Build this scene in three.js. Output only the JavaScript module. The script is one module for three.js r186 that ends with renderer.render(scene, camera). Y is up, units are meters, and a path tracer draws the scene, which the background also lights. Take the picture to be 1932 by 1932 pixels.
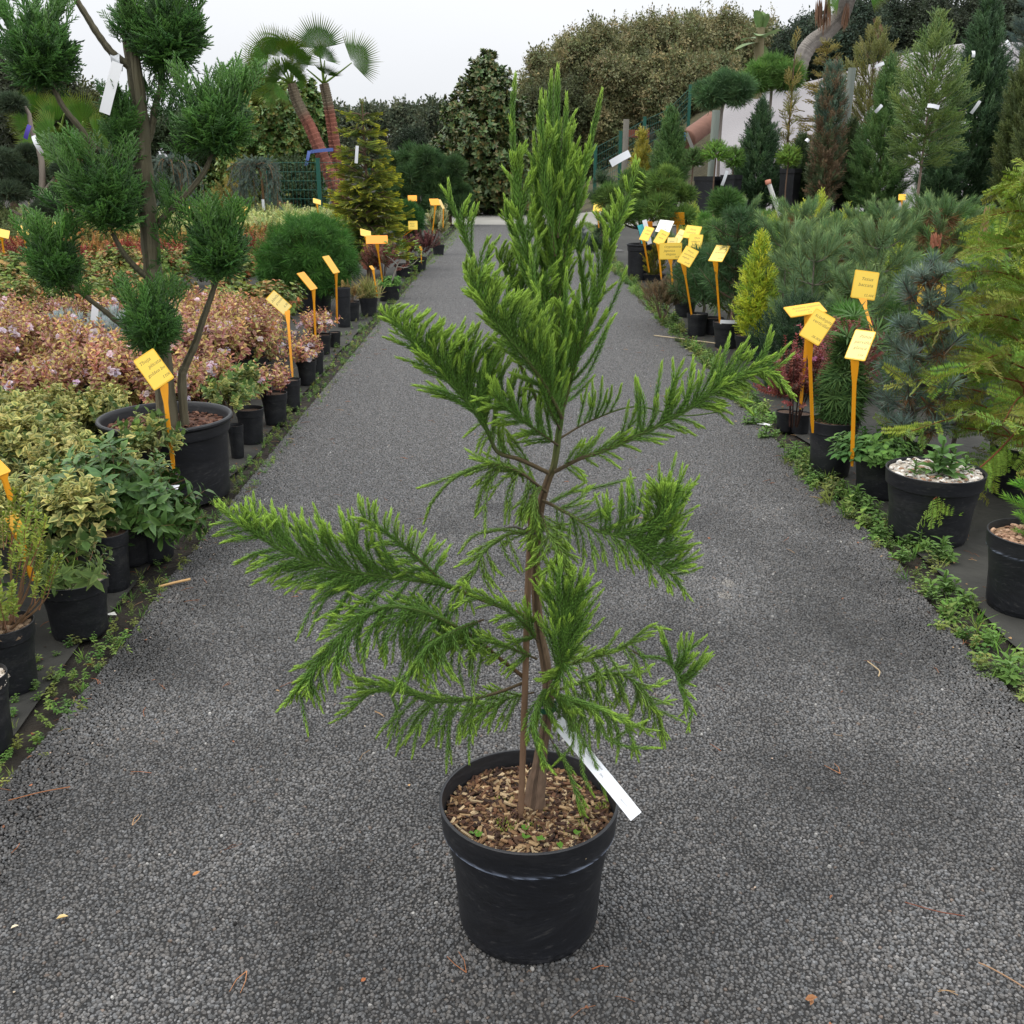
import * as THREE from 'three';
import { mergeGeometries, toCreasedNormals } from 'three/addons/utils/BufferGeometryUtils.js';
import { ImprovedNoise } from 'three/addons/math/ImprovedNoise.js';

// ---------------------------------------------------------------- camera, sky, sun, exposure
const EYE = 1.5, PITCH = -18.9 * Math.PI / 180;
const scene = new THREE.Scene();
const camera = new THREE.PerspectiveCamera(2 * Math.atan(0.5) * 180 / Math.PI, 1, 0.05, 600);
camera.position.set(0, EYE, 0);
camera.rotation.set(PITCH, 0, 0);
const renderer = new THREE.WebGLRenderer({ antialias: true });
renderer.toneMapping = THREE.LinearToneMapping;
renderer.toneMappingExposure = 1.2;
renderer.shadowMap.enabled = true;

const noise3 = new ImprovedNoise(), lerp = (a, b, t) => a + (b - a) * t;
function fbm(x, y, z, o = 4) { let s = 0, a = 0.5, f = 1; for (let i = 0; i < o; i++) { s += a * noise3.noise(x * f, y * f, z * f + 7.3 * i); a *= 0.5; f *= 2.03; } return s; }
const SKY_ZENITH = 1.95, SKY_LOW = 0.71;
{ // an even overcast: brighter overhead than at the horizon, with faint cloud grain
  const W = 512, H = 256, d = new Float32Array(W * H * 4);
  for (let y = 0; y < H; y++) for (let x = 0; x < W; x++) {
    const el = ((y + 0.5) / H - 0.5) * Math.PI, az = (x + 0.5) / W * 2 * Math.PI, i = (y * W + x) * 4;
    const s = Math.max(0, Math.sin(el));
    const n = fbm(Math.cos(az) * Math.cos(el) * 2.2, Math.sin(el) * 5, Math.sin(az) * Math.cos(el) * 2.2, 4);
    let L = lerp(SKY_LOW, SKY_ZENITH, Math.pow(s, 1.15)) * (1 + 0.1 * n);
    if (el < 0) L *= Math.max(0.25, 1 + el * 6);
    d[i] = L * (0.965 + 0.02 * n); d[i + 1] = L * (0.99 + 0.008 * n); d[i + 2] = L * 1.03; d[i + 3] = 1;
  }
  const t = new THREE.DataTexture(d, W, H, THREE.RGBAFormat, THREE.FloatType);
  t.mapping = THREE.EquirectangularReflectionMapping; t.magFilter = THREE.LinearFilter; t.needsUpdate = true;
  scene.background = t; scene.environment = t;
}
const sun = new THREE.DirectionalLight(0xfff3e2, 0.7);
sun.position.set(-14, 30, -6); sun.target.position.set(0, 0, -8);
sun.castShadow = true; sun.shadow.radius = 45; sun.shadow.mapSize.set(2048, 2048);
Object.assign(sun.shadow.camera, { left: -30, right: 30, top: 40, bottom: -20, near: 1, far: 120 });
scene.add(sun, sun.target);

// ---------------------------------------------------------------- helpers
const V = (x, y, z) => new THREE.Vector3(x, y, z);
let seedState = 12345;
function reseed(n) { seedState = n | 0; }
function rnd() { seedState = (seedState + 0x6d2b79f5) | 0; let t = Math.imul(seedState ^ (seedState >>> 15), 1 | seedState); t = (t + Math.imul(t ^ (t >>> 7), 61 | t)) ^ t; return ((t ^ (t >>> 14)) >>> 0) / 4294967296; }
const rr = (a, b) => a + (b - a) * rnd();
const clamp = (x, a = 0, b = 1) => Math.min(b, Math.max(a, x));
const sstep = (a, b, x) => { const t = clamp((x - a) / (b - a)); return t * t * (3 - 2 * t); };
const C = (hex) => { const c = new THREE.Color(hex); return [c.r, c.g, c.b]; };           // sRGB hex -> linear triple
const mul = (c, k) => [c[0] * k, c[1] * k, c[2] * k];
const mixc = (a, b, t) => [lerp(a[0], b[0], t), lerp(a[1], b[1], t), lerp(a[2], b[2], t)];
const S = 1932;                                                                         // the photograph measured 1932 units a side
const cosP = Math.cos(PITCH), sinP = Math.sin(PITCH);
function ray(u, v) { const x = (u - S / 2) / S, y = -(v - S / 2) / S; return V(x, y * cosP + sinP, y * sinP - cosP); }
function at(u, v, d) { const r = ray(u, v), k = d / -r.z; return V(r.x * k, EYE + r.y * k, -d); }   // point of a sight line at distance d ahead
function onGround(u, v, y = 0) { const r = ray(u, v), k = (y - EYE) / r.y; return V(r.x * k, y, r.z * k); }
function foot(u, d) { const depth = d * cosP - EYE * sinP; return V((u - S / 2) / S * depth, 0, -d); }
const span = (px, d) => px / S * (d * cosP - 1 * sinP);

const used = {};
function numbered(n) { const k = used[n] = (used[n] ?? -1) + 1; return k ? `${n}_${String(k).padStart(3, '0')}` : n; }
function tag(o, label, category, group) { o.userData.label = label; o.userData.category = category; if (group) o.userData.group = group; return o; }
function thing(name, label, category, pos, turn = 0, group) {
  const o = new THREE.Group(); o.name = numbered(name); scene.add(o);
  if (pos) o.position.copy(pos); o.rotation.y = turn;
  return tag(o, label, category, group);
}
function part(parent, name, geo, mat, kind, label) {
  const m = new THREE.Mesh(geo, mat); m.name = name; parent.add(m);
  if (kind) m.userData.kind = kind; if (label) m.userData.label = label;
  return m;
}
function struct(name, geo, mat, kind = 'structure') { const m = new THREE.Mesh(geo, mat); m.name = numbered(name); m.userData.kind = kind; scene.add(m); return m; }
function copyOf(o, pos, turn, label, group) {
  const c = o.clone(); c.name = numbered(o.name.replace(/_\d{3}$/, '')); scene.add(c);
  c.position.copy(pos); c.rotation.y = turn; c.userData = { ...o.userData };
  if (label) c.userData.label = label; if (group) c.userData.group = group;
  return c;
}

// collects vertices with colours into one indexed geometry
class MB {
  constructor() { this.p = []; this.c = []; this.i = []; this.t = []; }
  get n() { return this.p.length / 3; }
  v(x, y, z, c, a = 0, b = 0) { this.p.push(x, y, z); this.c.push(c[0], c[1], c[2]); this.t.push(a, b); return this.p.length / 3 - 1; }
  vv(q, c, a, b) { return this.v(q.x, q.y, q.z, c, a, b); }
  f(a, b, c) { this.i.push(a, b, c); }
  q(a, b, c, d) { this.i.push(a, b, c, a, c, d); }
  get tris() { return this.i.length / 3; }
  geo() {
    const g = new THREE.BufferGeometry();
    g.setAttribute('position', new THREE.Float32BufferAttribute(this.p, 3));
    g.setAttribute('color', new THREE.Float32BufferAttribute(this.c, 3));
    g.setAttribute('uv', new THREE.Float32BufferAttribute(this.t, 2));
    g.setIndex(this.i); g.computeVertexNormals(); return g;
  }
  // tube through points (Vector3[]) with radius function of t
  tube(pts, rad, sides = 6, col = [1, 1, 1], cap = true) {
    const colf = typeof col === 'function' ? col : () => col, rf = typeof rad === 'function' ? rad : () => rad;
    const up = V(0, 0, 1), T = V(), N = V(), B = V(); let prev = null, len = 0;
    const rings = [];
    for (let k = 0; k < pts.length; k++) {
      const a = pts[Math.max(0, k - 1)], b = pts[Math.min(pts.length - 1, k + 1)];
      T.subVectors(b, a).normalize();
      if (k === 0) { N.copy(Math.abs(T.dot(up)) > 0.9 ? V(1, 0, 0) : up); } else N.copy(prev);
      N.addScaledVector(T, -N.dot(T)).normalize(); prev = N.clone(); B.crossVectors(T, N);
      if (k) len += pts[k].distanceTo(pts[k - 1]);
      const t = k / (pts.length - 1), ring = [];
      for (let s = 0; s < sides; s++) {
        const w = s / sides * Math.PI * 2, r = rf(t, w);
        const q = pts[k].clone().addScaledVector(N, Math.cos(w) * r).addScaledVector(B, Math.sin(w) * r);
        ring.push(this.vv(q, colf(t, w), s / sides, len));
      }
      rings.push(ring);
    }
    for (let k = 0; k + 1 < rings.length; k++) for (let s = 0; s < sides; s++) { const z = (s + 1) % sides; this.q(rings[k][s], rings[k][z], rings[k + 1][z], rings[k + 1][s]); }
    if (cap) { const e = pts.length - 1, m = this.vv(pts[e], colf(1, 0)); for (let s = 0; s < sides; s++) this.f(rings[e][s], rings[e][(s + 1) % sides], m); const m0 = this.vv(pts[0], colf(0, 0)); for (let s = 0; s < sides; s++) this.f(rings[0][(s + 1) % sides], rings[0][s], m0); }
    return this;
  }
  // thin three-sided spike
  spike(p, d, len, w, c0, c1 = c0) {
    const a = Math.abs(d.y) > 0.8 ? V(1, 0, 0) : V(0, 1, 0), n = V().crossVectors(d, a).normalize(), b = V().crossVectors(d, n);
    const e = [0, 1, 2].map((k) => { const t = k * 2.094; return this.vv(p.clone().addScaledVector(n, Math.cos(t) * w).addScaledVector(b, Math.sin(t) * w), c0); });
    const q = this.vv(p.clone().addScaledVector(d, len), c1);
    this.f(e[0], e[1], q); this.f(e[1], e[2], q); this.f(e[2], e[0], q);
  }
  // narrow blade folded along its middle, bending by `bend` (a vector added at the tip)
  blade(p, d, nrm, len, w, bend, c0, c1) {
    const s = V().crossVectors(d, nrm).normalize(), up = V().crossVectors(s, d).normalize();
    const P = (t) => p.clone().addScaledVector(d, len * t).addScaledVector(bend, t * t);
    const m = P(0.5), a = this.vv(p, c0), l = this.vv(m.clone().addScaledVector(s, w), mixc(c0, c1, 0.5)), r = this.vv(m.clone().addScaledVector(s, -w), mixc(c0, c1, 0.5)), k = this.vv(m.clone().addScaledVector(up, -w * 0.5), mixc(c0, c1, 0.5)), e = this.vv(P(1), c1);
    this.f(a, k, l); this.f(a, r, k); this.f(l, k, e); this.f(k, r, e);
  }
  // a leaf: midrib colour, edge colour, fold and curl
  leaf(p, d, nrm, len, w, cMid, cEdge = cMid, fold = 0.25, curl = 0.25) {
    const s = V().crossVectors(d, nrm).normalize(), up = V().crossVectors(s, d).normalize(), st = [[0.28, 0.88], [0.62, 0.86]];
    const P = (t) => p.clone().addScaledVector(d, len * t).addScaledVector(up, -curl * len * t * t);
    const a = this.vv(p, cMid), row = st.map(([t, k]) => { const c = P(t); return [this.vv(c.clone().addScaledVector(s, w * k).addScaledVector(up, fold * w), cEdge), this.vv(c, cMid), this.vv(c.clone().addScaledVector(s, -w * k).addScaledVector(up, fold * w), cEdge)]; }), e = this.vv(P(1), cEdge);
    this.f(a, row[0][1], row[0][0]); this.f(a, row[0][2], row[0][1]);
    this.q(row[0][0], row[0][1], row[1][1], row[1][0]); this.q(row[0][1], row[0][2], row[1][2], row[1][1]);
    this.f(row[1][0], row[1][1], e); this.f(row[1][1], row[1][2], e);
  }
}
const sphereDir = () => { const z = rr(-1, 1), a = rr(0, 6.2832), r = Math.sqrt(1 - z * z); return V(r * Math.cos(a), z, r * Math.sin(a)); };
const spline = (pts, n) => new THREE.CatmullRomCurve3(pts, false, 'centripetal').getPoints(n);

// copies of one geometry: items are { p, d, s, c, spin }
const UPY = V(0, 1, 0);
function copies(parent, name, geo, mat, items, kind = 'stuff') {
  const im = new THREE.InstancedMesh(geo, mat, items.length), m = new THREE.Matrix4(), q = new THREE.Quaternion(), q2 = new THREE.Quaternion(), col = new THREE.Color();
  items.forEach((e, k) => {
    q.setFromUnitVectors(UPY, e.d ?? UPY); q2.setFromAxisAngle(UPY, e.spin ?? rnd() * 6.2832); q.multiply(q2);
    const s = e.s ?? 1; m.compose(e.p, q, typeof s === 'number' ? V(s, s, s) : s); im.setMatrixAt(k, m);
    if (e.c) im.setColorAt(k, col.setRGB(e.c[0], e.c[1], e.c[2]));
  });
  im.name = name; im.userData.kind = kind; parent.add(im); return im;
}

// ---------------------------------------------------------------- materials and textures
const std = (o) => new THREE.MeshStandardMaterial(o), phy = (o) => new THREE.MeshPhysicalMaterial(o);
function dataTex(n, fn, srgb = false, ch = 4) {
  const d = new Uint8Array(n * n * 4);
  for (let y = 0; y < n; y++) for (let x = 0; x < n; x++) { const c = fn(x / n, y / n), i = (y * n + x) * 4; for (let k = 0; k < 3; k++) d[i + k] = clamp(Array.isArray(c) ? c[k] : c) * 255; d[i + 3] = 255; }
  const t = new THREE.DataTexture(d, n, n); t.magFilter = THREE.LinearFilter; t.wrapS = t.wrapT = THREE.RepeatWrapping; if (srgb) t.colorSpace = THREE.SRGBColorSpace; t.needsUpdate = true; return t;
}
// noise that repeats over the unit square
function tnoise(x, y, f, o = 4, z = 0) {
  let s = 0, a = 0.5; const TAU = 6.28318;
  for (let i = 0; i < o; i++) { const r = f * (1 << i) / TAU; s += a * noise3.noise(Math.cos(x * TAU) * r + z, Math.sin(x * TAU) * r + Math.cos(y * TAU) * r * 0.731 + 3.1, Math.sin(y * TAU) * r + i * 5.7); a *= 0.5; }
  return s;
}
const barkBump = dataTex(256, (x, y) => 0.5 + 0.9 * tnoise(x, y * 0.35, 26, 3));
const grainBump = dataTex(256, (x, y) => 0.5 + 0.9 * tnoise(x, y, 30, 3, 4));
const leafMat = phy({ name: 'leaf', vertexColors: true, roughness: 0.92, transmission: 0.28, thickness: 0, side: THREE.DoubleSide, specularIntensity: 0.6 });
const glossLeafMat = phy({ name: 'glossy_leaf', vertexColors: true, roughness: 0.42, side: THREE.DoubleSide, specularIntensity: 0.8 });
const needleMat = phy({ name: 'needle', vertexColors: true, roughness: 0.9, transmission: 0.2, thickness: 0, side: THREE.DoubleSide, specularIntensity: 0.5 }), shootMat = phy({ name: 'fresh_needle', vertexColors: true, roughness: 0.5, side: THREE.DoubleSide, specularIntensity: 0.6 });
const woodMat = std({ name: 'bark', vertexColors: true, roughness: 0.95, bumpMap: barkBump, bumpScale: 0.004 });
// ---------------------------------------------------------------- ground, path, bank
function bankHeight(x, z) {            // the bank that climbs behind the stock on the right
  const side = x < 1.5 ? 0 : lerp(lerp(0, 1.5, sstep(1.5, 4.5, x)), 1, 0) + lerp(0, 2.1, sstep(4.5, 8, x)) + lerp(0, 1.5, sstep(8, 16, x));
  return side * sstep(29.5, 38, -z);
}
{ // earth: one sheet to the horizon that rises into the bank
  const b = new MB(), xs = [], zs = [];
  for (let x = -300; x <= 300; x += Math.abs(x) < 30 ? 1 : 30) xs.push(x);
  for (let z = 20; z >= -420; z -= z < -90 ? 30 : z < -20 ? 1 : 2.5) zs.push(z);
  const soil = C(0x3b352d), rows = zs.map((z) => xs.map((x) => {
    const n = fbm(x * 0.3, 2, z * 0.3, 3), h = bankHeight(x, z);
    const c = mixc(mul(soil, 0.75 + 0.5 * n), C(0x6d6a48), clamp(h > 0.05 ? 0.5 + n : 0));
    return b.v(x, h - 0.03 + (h > 0.2 ? 0.25 * n : 0), z, c, x, z);
  }));
  for (let r = 0; r + 1 < zs.length; r++) for (let k = 0; k + 1 < xs.length; k++) b.q(rows[r][k], rows[r][k + 1], rows[r + 1][k + 1], rows[r + 1][k]);
  const bump = dataTex(512, (x, y) => 0.5 + 0.8 * tnoise(x, y, 20, 4, 2));
  const map = dataTex(512, (x, y) => { const n = tnoise(x, y, 14, 5, 9), k = 0.78 + 0.7 * n; return [k, k * 0.97, k * 0.93]; });
  struct('ground', b.geo(), std({ vertexColors: true, roughness: 1, bumpMap: bump, bumpScale: 0.02, map }));
}
const PATH_L = -1.29, PATH_R = 1.5, PATH_FAR = -28.4;
// edge of the asphalt wanders a little
const edgeL = (z) => PATH_L + 0.06 * fbm(1, 3, z * 0.9, 3) + 0.12 * sstep(14, 20, -z), edgeR = (z) => PATH_R + 0.09 * fbm(5, 9, z * 0.9, 3) + 0.35 * sstep(14, 26, -z);
{ // bituminous sheet below the stones
  const b = new MB(), rows = [], N = 14; const tar = mul([1, 0.98, 0.96], 0.022);
  for (let z = 3; z >= PATH_FAR; z -= 0.25) { const a = edgeL(z), e = edgeR(z), row = []; for (let k = 0; k <= N; k++) { const x = lerp(a, e, k / N); row.push(b.v(x, k === 0 || k === N ? -0.012 : 0, z, tar, x, z)); } rows.push(row); }
  for (let r = 0; r + 1 < rows.length; r++) for (let k = 0; k < N; k++) b.q(rows[r][k], rows[r][k + 1], rows[r + 1][k + 1], rows[r + 1][k]);
  struct('asphalt_path', b.geo(), std({ vertexColors: true, roughness: 0.9 }));
}
// stones of the asphalt: real chips, singly near the camera, in ready-made patches farther off
const chipGeo = (() => Array.from({ length: 5 }, (_, v) => {
  reseed(900 + v); const b = new MB(), w = [1, 1, 1], n = 6, top = b.v(rr(-0.1, 0.1), 0.46, rr(-0.1, 0.1), w), r1 = [], r2 = [];
  for (let k = 0; k < n; k++) { const a = (k + rr(-0.25, 0.25)) / n * 6.2832, q = rr(0.8, 1.15); r1.push(b.v(Math.cos(a) * 0.36 * q, rr(0.34, 0.46), Math.sin(a) * 0.36 * q, w)); r2.push(b.v(Math.cos(a) * 0.56 * q, rr(-0.06, 0.05), Math.sin(a) * 0.56 * q, w)); }
  for (let k = 0; k < n; k++) { const j = (k + 1) % n; b.f(top, r1[j], r1[k]); b.q(r1[k], r1[j], r2[j], r2[k]); }
  const g = b.geo().toNonIndexed(); g.computeVertexNormals(); return g;
}))();
const chipMat = std({ name: 'stone_chip', vertexColors: true, roughness: 0.42 });
function chipColor() {
  const k = rnd(), g = rr(0.042, 0.118) * (rnd() < 0.1 ? 1.5 : 1);
  if (k < 0.001) return [0.3, 0.29, 0.27]; if (k < 0.008) return [0.12, 0.09, 0.07];
  const w = rr(-1, 1); return [g * (1.035 + 0.05 * w), g, g * (0.96 - 0.05 * w)];
}
const CHIP = 0.0076, NEAR_Z = -4.5;
{
  const holder = scene.getObjectByName('asphalt_path');
  reseed(41);
  const bins = chipGeo.map(() => []), marks = [onGround(768, 880), onGround(760, 895), onGround(1376, 1102), onGround(1368, 1124), onGround(640, 945)];
  for (let z = -1.36; z > NEAR_Z; z -= CHIP) {
    const half = (-z * cosP - EYE * sinP) * 0.53 + 0.08;
    for (let x = Math.max(-half, edgeL(z)); x < Math.min(half, edgeR(z)); x += CHIP) {
      const px = x + rr(-0.5, 0.5) * CHIP * 0.9, pz = z + rr(-0.5, 0.5) * CHIP * 0.9;
      let c = chipColor(); const n = fbm(px * 2.1, 4, pz * 2.1, 5);
      c = mul(c, clamp(1.03 + 1.3 * n, 0.5, 1.6));
      for (let m = 0; m < marks.length; m++) { const e = Math.hypot((px - marks[m].x), (pz - marks[m].z) * 0.6); if (e < 0.022 * (1 + 1.5 * fbm(px * 40, 1, pz * 40, 2)) * (m === 4 ? 0.6 : 1)) c = mixc(c, [0.26, 0.24, 0.21], rr(0.3, 0.9)); }
      const s = CHIP * rr(0.78, 1.42);
      bins[(rnd() * 5) | 0].push({ p: V(px, rr(-0.0012, 0.0006), pz), d: V(rr(-0.32, 0.32), 1, rr(-0.32, 0.32)).normalize(), s: V(s * rr(0.85, 1.25), s * rr(0.6, 1.2), s * rr(0.8, 1.1)), c });
    }
  }
  bins.forEach((e, k) => copies(holder, 'stone_chips', chipGeo[k], chipMat, e));
  // patches of half a metre
  const T = 0.468, pats = [0, 1].map((v) => {
    reseed(70 + v); const gs = [], m = new THREE.Matrix4(), q = new THREE.Quaternion();
    const n = Math.round(T / (CHIP * 1.12)), st = T / n;
    for (let a = 0; a < n; a++) for (let e = 0; e < n; e++) {
      const g = chipGeo[(rnd() * 5) | 0].clone(), s = st * rr(0.8, 1.45), c = chipColor(), px = (a + rr(0.05, 0.95)) * st, pz = (e + rr(0.05, 0.95)) * st;
      const cc = g.attributes.color; for (let k = 0; k < cc.count; k++) cc.setXYZ(k, c[0], c[1], c[2]);
      q.setFromEuler(new THREE.Euler(rr(-0.22, 0.22), rr(0, 6.28), rr(-0.22, 0.22))); m.compose(V(px - T / 2, rr(-0.0012, 0.0006), pz - T / 2), q, V(s, s * rr(0.7, 1.1), s)); g.applyMatrix4(m); g.deleteAttribute('uv'); gs.push(g);
    }
    return mergeGeometries(gs);
  });
  const put = [[], []]; reseed(77);
  for (let z = NEAR_Z - T / 2 + 0.004; z > PATH_FAR; z -= T) for (let x = PATH_L + T / 2 - 0.02; x < edgeR(z) + T / 2 - 0.12; x += T) {
    const k = 1.18;  // lighter tint on far patches, grazing sheen put into the chip colour
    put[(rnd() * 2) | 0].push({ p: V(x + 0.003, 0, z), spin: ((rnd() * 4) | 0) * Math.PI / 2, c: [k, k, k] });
  }
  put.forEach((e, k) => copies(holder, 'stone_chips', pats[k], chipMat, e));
}
{ // pale concrete lane crossing at the far end
  const b = new MB(), rows = []; const c0 = C(0xb4b1a8);
  for (let k = 0; k <= 40; k++) { const x = lerp(-9, 5.2, k / 40), near = -26.6 + 0.05 * (x + 3) ** 2 * 0.25 - (x > 1 ? 0 : 0), row = []; for (let j = 0; j <= 6; j++) { const z = lerp(near, -31.5 - 0.12 * Math.max(0, x), j / 6); row.push(b.v(x, 0.004 + 0.02 * (j / 6) + bankHeight(x, z), z, mul(c0, 0.62 + 0.28 * fbm(x * 0.8, 1, z * 0.8, 3)), x, z)); } rows.push(row); }
  for (let r = 0; r + 1 < rows.length; r++) for (let j = 0; j < 6; j++) b.q(rows[r][j], rows[r + 1][j], rows[r + 1][j + 1], rows[r][j + 1]);
  struct('concrete_lane', b.geo(), std({ vertexColors: true, roughness: 0.95, bumpMap: grainBump, bumpScale: 0.004 }));
}
// woven ground cloth under the stock
const clothMap = dataTex(256, (x, y) => { const k = 0.72 + 0.5 * tnoise(x, y, 9, 4, 3); return [k, k, k * 0.98]; });
function clothStrip(name, x0, x1, z0, z1, y, col, wob) {
  const b = new MB(), rows = [], N = Math.max(6, Math.round(Math.abs(x1 - x0) / 0.35));
  for (let z = z0; z >= z1; z -= 0.3) { const row = []; for (let k = 0; k <= N; k++) { const x = lerp(x0, x1, k / N) + (k === 0 || k === N ? wob * fbm(3, 5, z, 2) : 0); row.push(b.v(x, y + 0.006 * fbm(x * 2, 1, z * 2, 2), z, mul(col, 0.8 + 0.7 * fbm(x * 0.7, 7, z * 0.7, 4)), x, z)); } rows.push(row); }
  for (let r = 0; r + 1 < rows.length; r++) for (let k = 0; k < N; k++) b.q(rows[r][k], rows[r][k + 1], rows[r + 1][k + 1], rows[r + 1][k]);
  return struct(name, b.geo(), std({ vertexColors: true, roughness: 0.9, side: THREE.DoubleSide, map: clothMap, bumpMap: grainBump, bumpScale: 0.003 }));
}
clothStrip('ground_cloth', -12, PATH_L - 0.14, -1, -26, -0.012, C(0x45443f), 0.15);
clothStrip('ground_cloth', PATH_R + 0.16, 14, -1, -27.5, -0.012, C(0x45443f), 0.15);
{ // grey sheet pulled over the bank
  const b = new MB(), rows = [], c0 = C(0x9b9798);
  for (let j = 0; j <= 26; j++) {
    const t = j / 26, z = lerp(-29.2, -38.6, t), row = [];
    for (let k = 0; k <= 60; k++) { const x0 = lerp(5.1, 7.6, t), x = lerp(x0, 34, k / 60); row.push(b.v(x, bankHeight(x, z) + 0.22 + 0.05 * fbm(x * 0.9, 2, z * 0.9, 3), z, mul(c0, 0.92 + 0.3 * fbm(x * 0.5, 3, z * 0.7, 4)), x, z)); }
    rows.push(row);
  }
  for (let r = 0; r + 1 < rows.length; r++) for (let k = 0; k < 60; k++) b.q(rows[r][k], rows[r][k + 1], rows[r + 1][k + 1], rows[r + 1][k]);
  struct('bank_sheet', b.geo(), std({ vertexColors: true, roughness: 0.85, side: THREE.DoubleSide, bumpMap: grainBump, bumpScale: 0.01 }));
}
// ---------------------------------------------------------------- pots
const potMap = (() => { // black plastic: scuffs, splashes of mud and lime
  const n = 512, cv = document.createElement('canvas'); cv.width = cv.height = n; const g = cv.getContext('2d');
  g.fillStyle = '#ffffff'; g.fillRect(0, 0, n, n); reseed(5);
  for (let k = 0; k < 2600; k++) { const v = rr(150, 255) | 0; g.fillStyle = `rgba(${v},${v},${v},${rr(0.05, 0.25)})`; g.fillRect(rr(0, n), rr(0, n), rr(1, 3), rr(1, 3)); }
  return cv;
})();
function potTexture(lime, dusty, seed) {
  const n = 512, d = new Uint8Array(n * n * 4), base = [0.098, 0.104, 0.122]; reseed(seed);
  const sc = Array.from({ length: 16 }, () => [rnd(), rr(0.02, 0.6), rr(-0.03, 0.03), rr(0.01, 0.05), rr(0.0008, 0.002), rnd()]);
  for (let y = 0; y < n; y++) for (let x = 0; x < n; x++) {
    const u = x / n, v = y / n, i = (y * n + x) * 4, f = tnoise(u, v, 16, 4, seed), h = tnoise(u, v, 60, 2, seed + 5), m = tnoise(u, v, 5, 3, seed + 2);
    let k = [...base].map((c) => c * (1 + 0.35 * f + 0.25 * h));
    const dust = dusty * clamp(m * 2.6 + 0.12 + h * 1.2); k = mixc(k, [0.36, 0.35, 0.33], dust * 0.3); if (h > 0.23 && f > 0.05) k = mixc(k, [0.36, 0.34, 0.31], 0.3);
    if (lime) { const e = Math.exp(-(((v - 0.79 - 0.008 * f) / (0.02 + 0.012 * h)) ** 2)) * clamp(0.8 + 2.2 * f + 3 * h); k = mixc(k, [0.56, 0.6, 0.68], clamp(e) * 0.9);
      const e2 = clamp(1 - v / 0.1) * clamp(f * 3 + h * 2 - 0.1); k = mixc(k, [0.36, 0.36, 0.38], e2 * 0.5); }
    for (const s of sc) { const t = (u - s[0] + s[2]) / s[3]; if (t > 0 && t < 1 && Math.abs(v - s[1] - t * s[2] * 2) < s[4]) k = mixc(k, [0.5, 0.5, 0.5], 0.5 * s[5]); }
    d[i] = clamp(k[0]) * 255; d[i + 1] = clamp(k[1]) * 255; d[i + 2] = clamp(k[2]) * 255; d[i + 3] = 255;
  }
  const t = new THREE.DataTexture(d, n, n); t.wrapS = THREE.RepeatWrapping; t.magFilter = THREE.LinearFilter; t.colorSpace = THREE.SRGBColorSpace; t.needsUpdate = true; return t;
}
const potMats = [[1, 0.5, 11], [0, 1, 12], [0, 0.6, 13]].map(([l, d, s]) => std({ name: 'black_plastic', map: potTexture(l, d, s), roughness: 0.5, bumpMap: grainBump, bumpScale: 0.0006 }));
// unit pots: rim radius 1, height 1
function latheGeo(prof, seg = 56) { // [r, y, v]
  const b = new MB(), rows = prof.map(([r, y, v]) => { const row = []; for (let k = 0; k <= seg; k++) { const a = k / seg * 6.28318; row.push(b.v(Math.sin(a) * r, y, Math.cos(a) * r, [1, 1, 1], k / seg, v ?? y)); } return row; });
  for (let r = 0; r + 1 < rows.length; r++) for (let k = 0; k < seg; k++) b.q(rows[r][k], rows[r][k + 1], rows[r + 1][k + 1], rows[r + 1][k]);
  return toCreasedNormals(b.geo(), 0.6);
}
const POT = {
  lip: latheGeo([[0.0, 0.012], [0.72, 0.012], [0.735, 0.0], [0.76, 0.0], [0.775, 0.012], [0.79, 0.06], [0.8, 0.066], [0.872, 0.755], [0.876, 0.772], [0.955, 0.785], [0.97, 0.795], [0.995, 0.985], [1, 0.995], [0.992, 1.0], [0.968, 1.0], [0.962, 0.99], [0.93, 0.8], [0.85, 0.5]]),
  round: latheGeo([[0, 0.015], [0.8, 0.015], [0.83, 0], [0.86, 0.02], [0.875, 0.3], [0.9, 0.79], [0.905, 0.8], [0.94, 0.815], [0.945, 0.83], [0.945, 0.93], [0.98, 0.945], [1.0, 0.965], [1.0, 0.985], [0.985, 1.0], [0.955, 1.0], [0.935, 0.985], [0.92, 0.95], [0.86, 0.6]]),
};
POT.round = (() => { // ribbed lower wall
  const g = POT.round, p = g.attributes.position; for (let i = 0; i < p.count; i++) { const y = p.getY(i), r = Math.hypot(p.getX(i), p.getZ(i)), a = Math.atan2(p.getX(i), p.getZ(i)); if (y > 0.1 && y < 0.5 && r > 0.84) { const k = 1 + 0.006 * Math.sign(Math.sin(a * 12)); p.setX(i, p.getX(i) * k); p.setZ(i, p.getZ(i) * k); } } return toCreasedNormals(g, 0.6);
})();
const soilMats = {}; 
function soilGeo(seed) {
  const b = new MB(), R = 12, N = 40, rows = []; reseed(seed);
  for (let j = 0; j <= R; j++) { const row = []; for (let k = 0; k < N; k++) { const a = k / N * 6.28318, r = j / R, x = Math.cos(a) * r, z = Math.sin(a) * r, n = fbm(x * 6, seed, z * 6, 3), w = clamp(1 + 0.6 * n) ; row.push(b.v(x, 0.05 * n, z, [w, w, w])); } rows.push(row); }
  for (let j = 0; j < R; j++) for (let k = 0; k < N; k++) { const z = (k + 1) % N; b.q(rows[j][k], rows[j][z], rows[j + 1][z], rows[j + 1][k]); }
  return b.geo();
}
const SOIL = soilGeo(3), soilMat = (hex) => soilMats[hex] ??= std({ color: new THREE.Color(hex), vertexColors: true, roughness: 1, bumpMap: grainBump, bumpScale: 0.01 });
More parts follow.
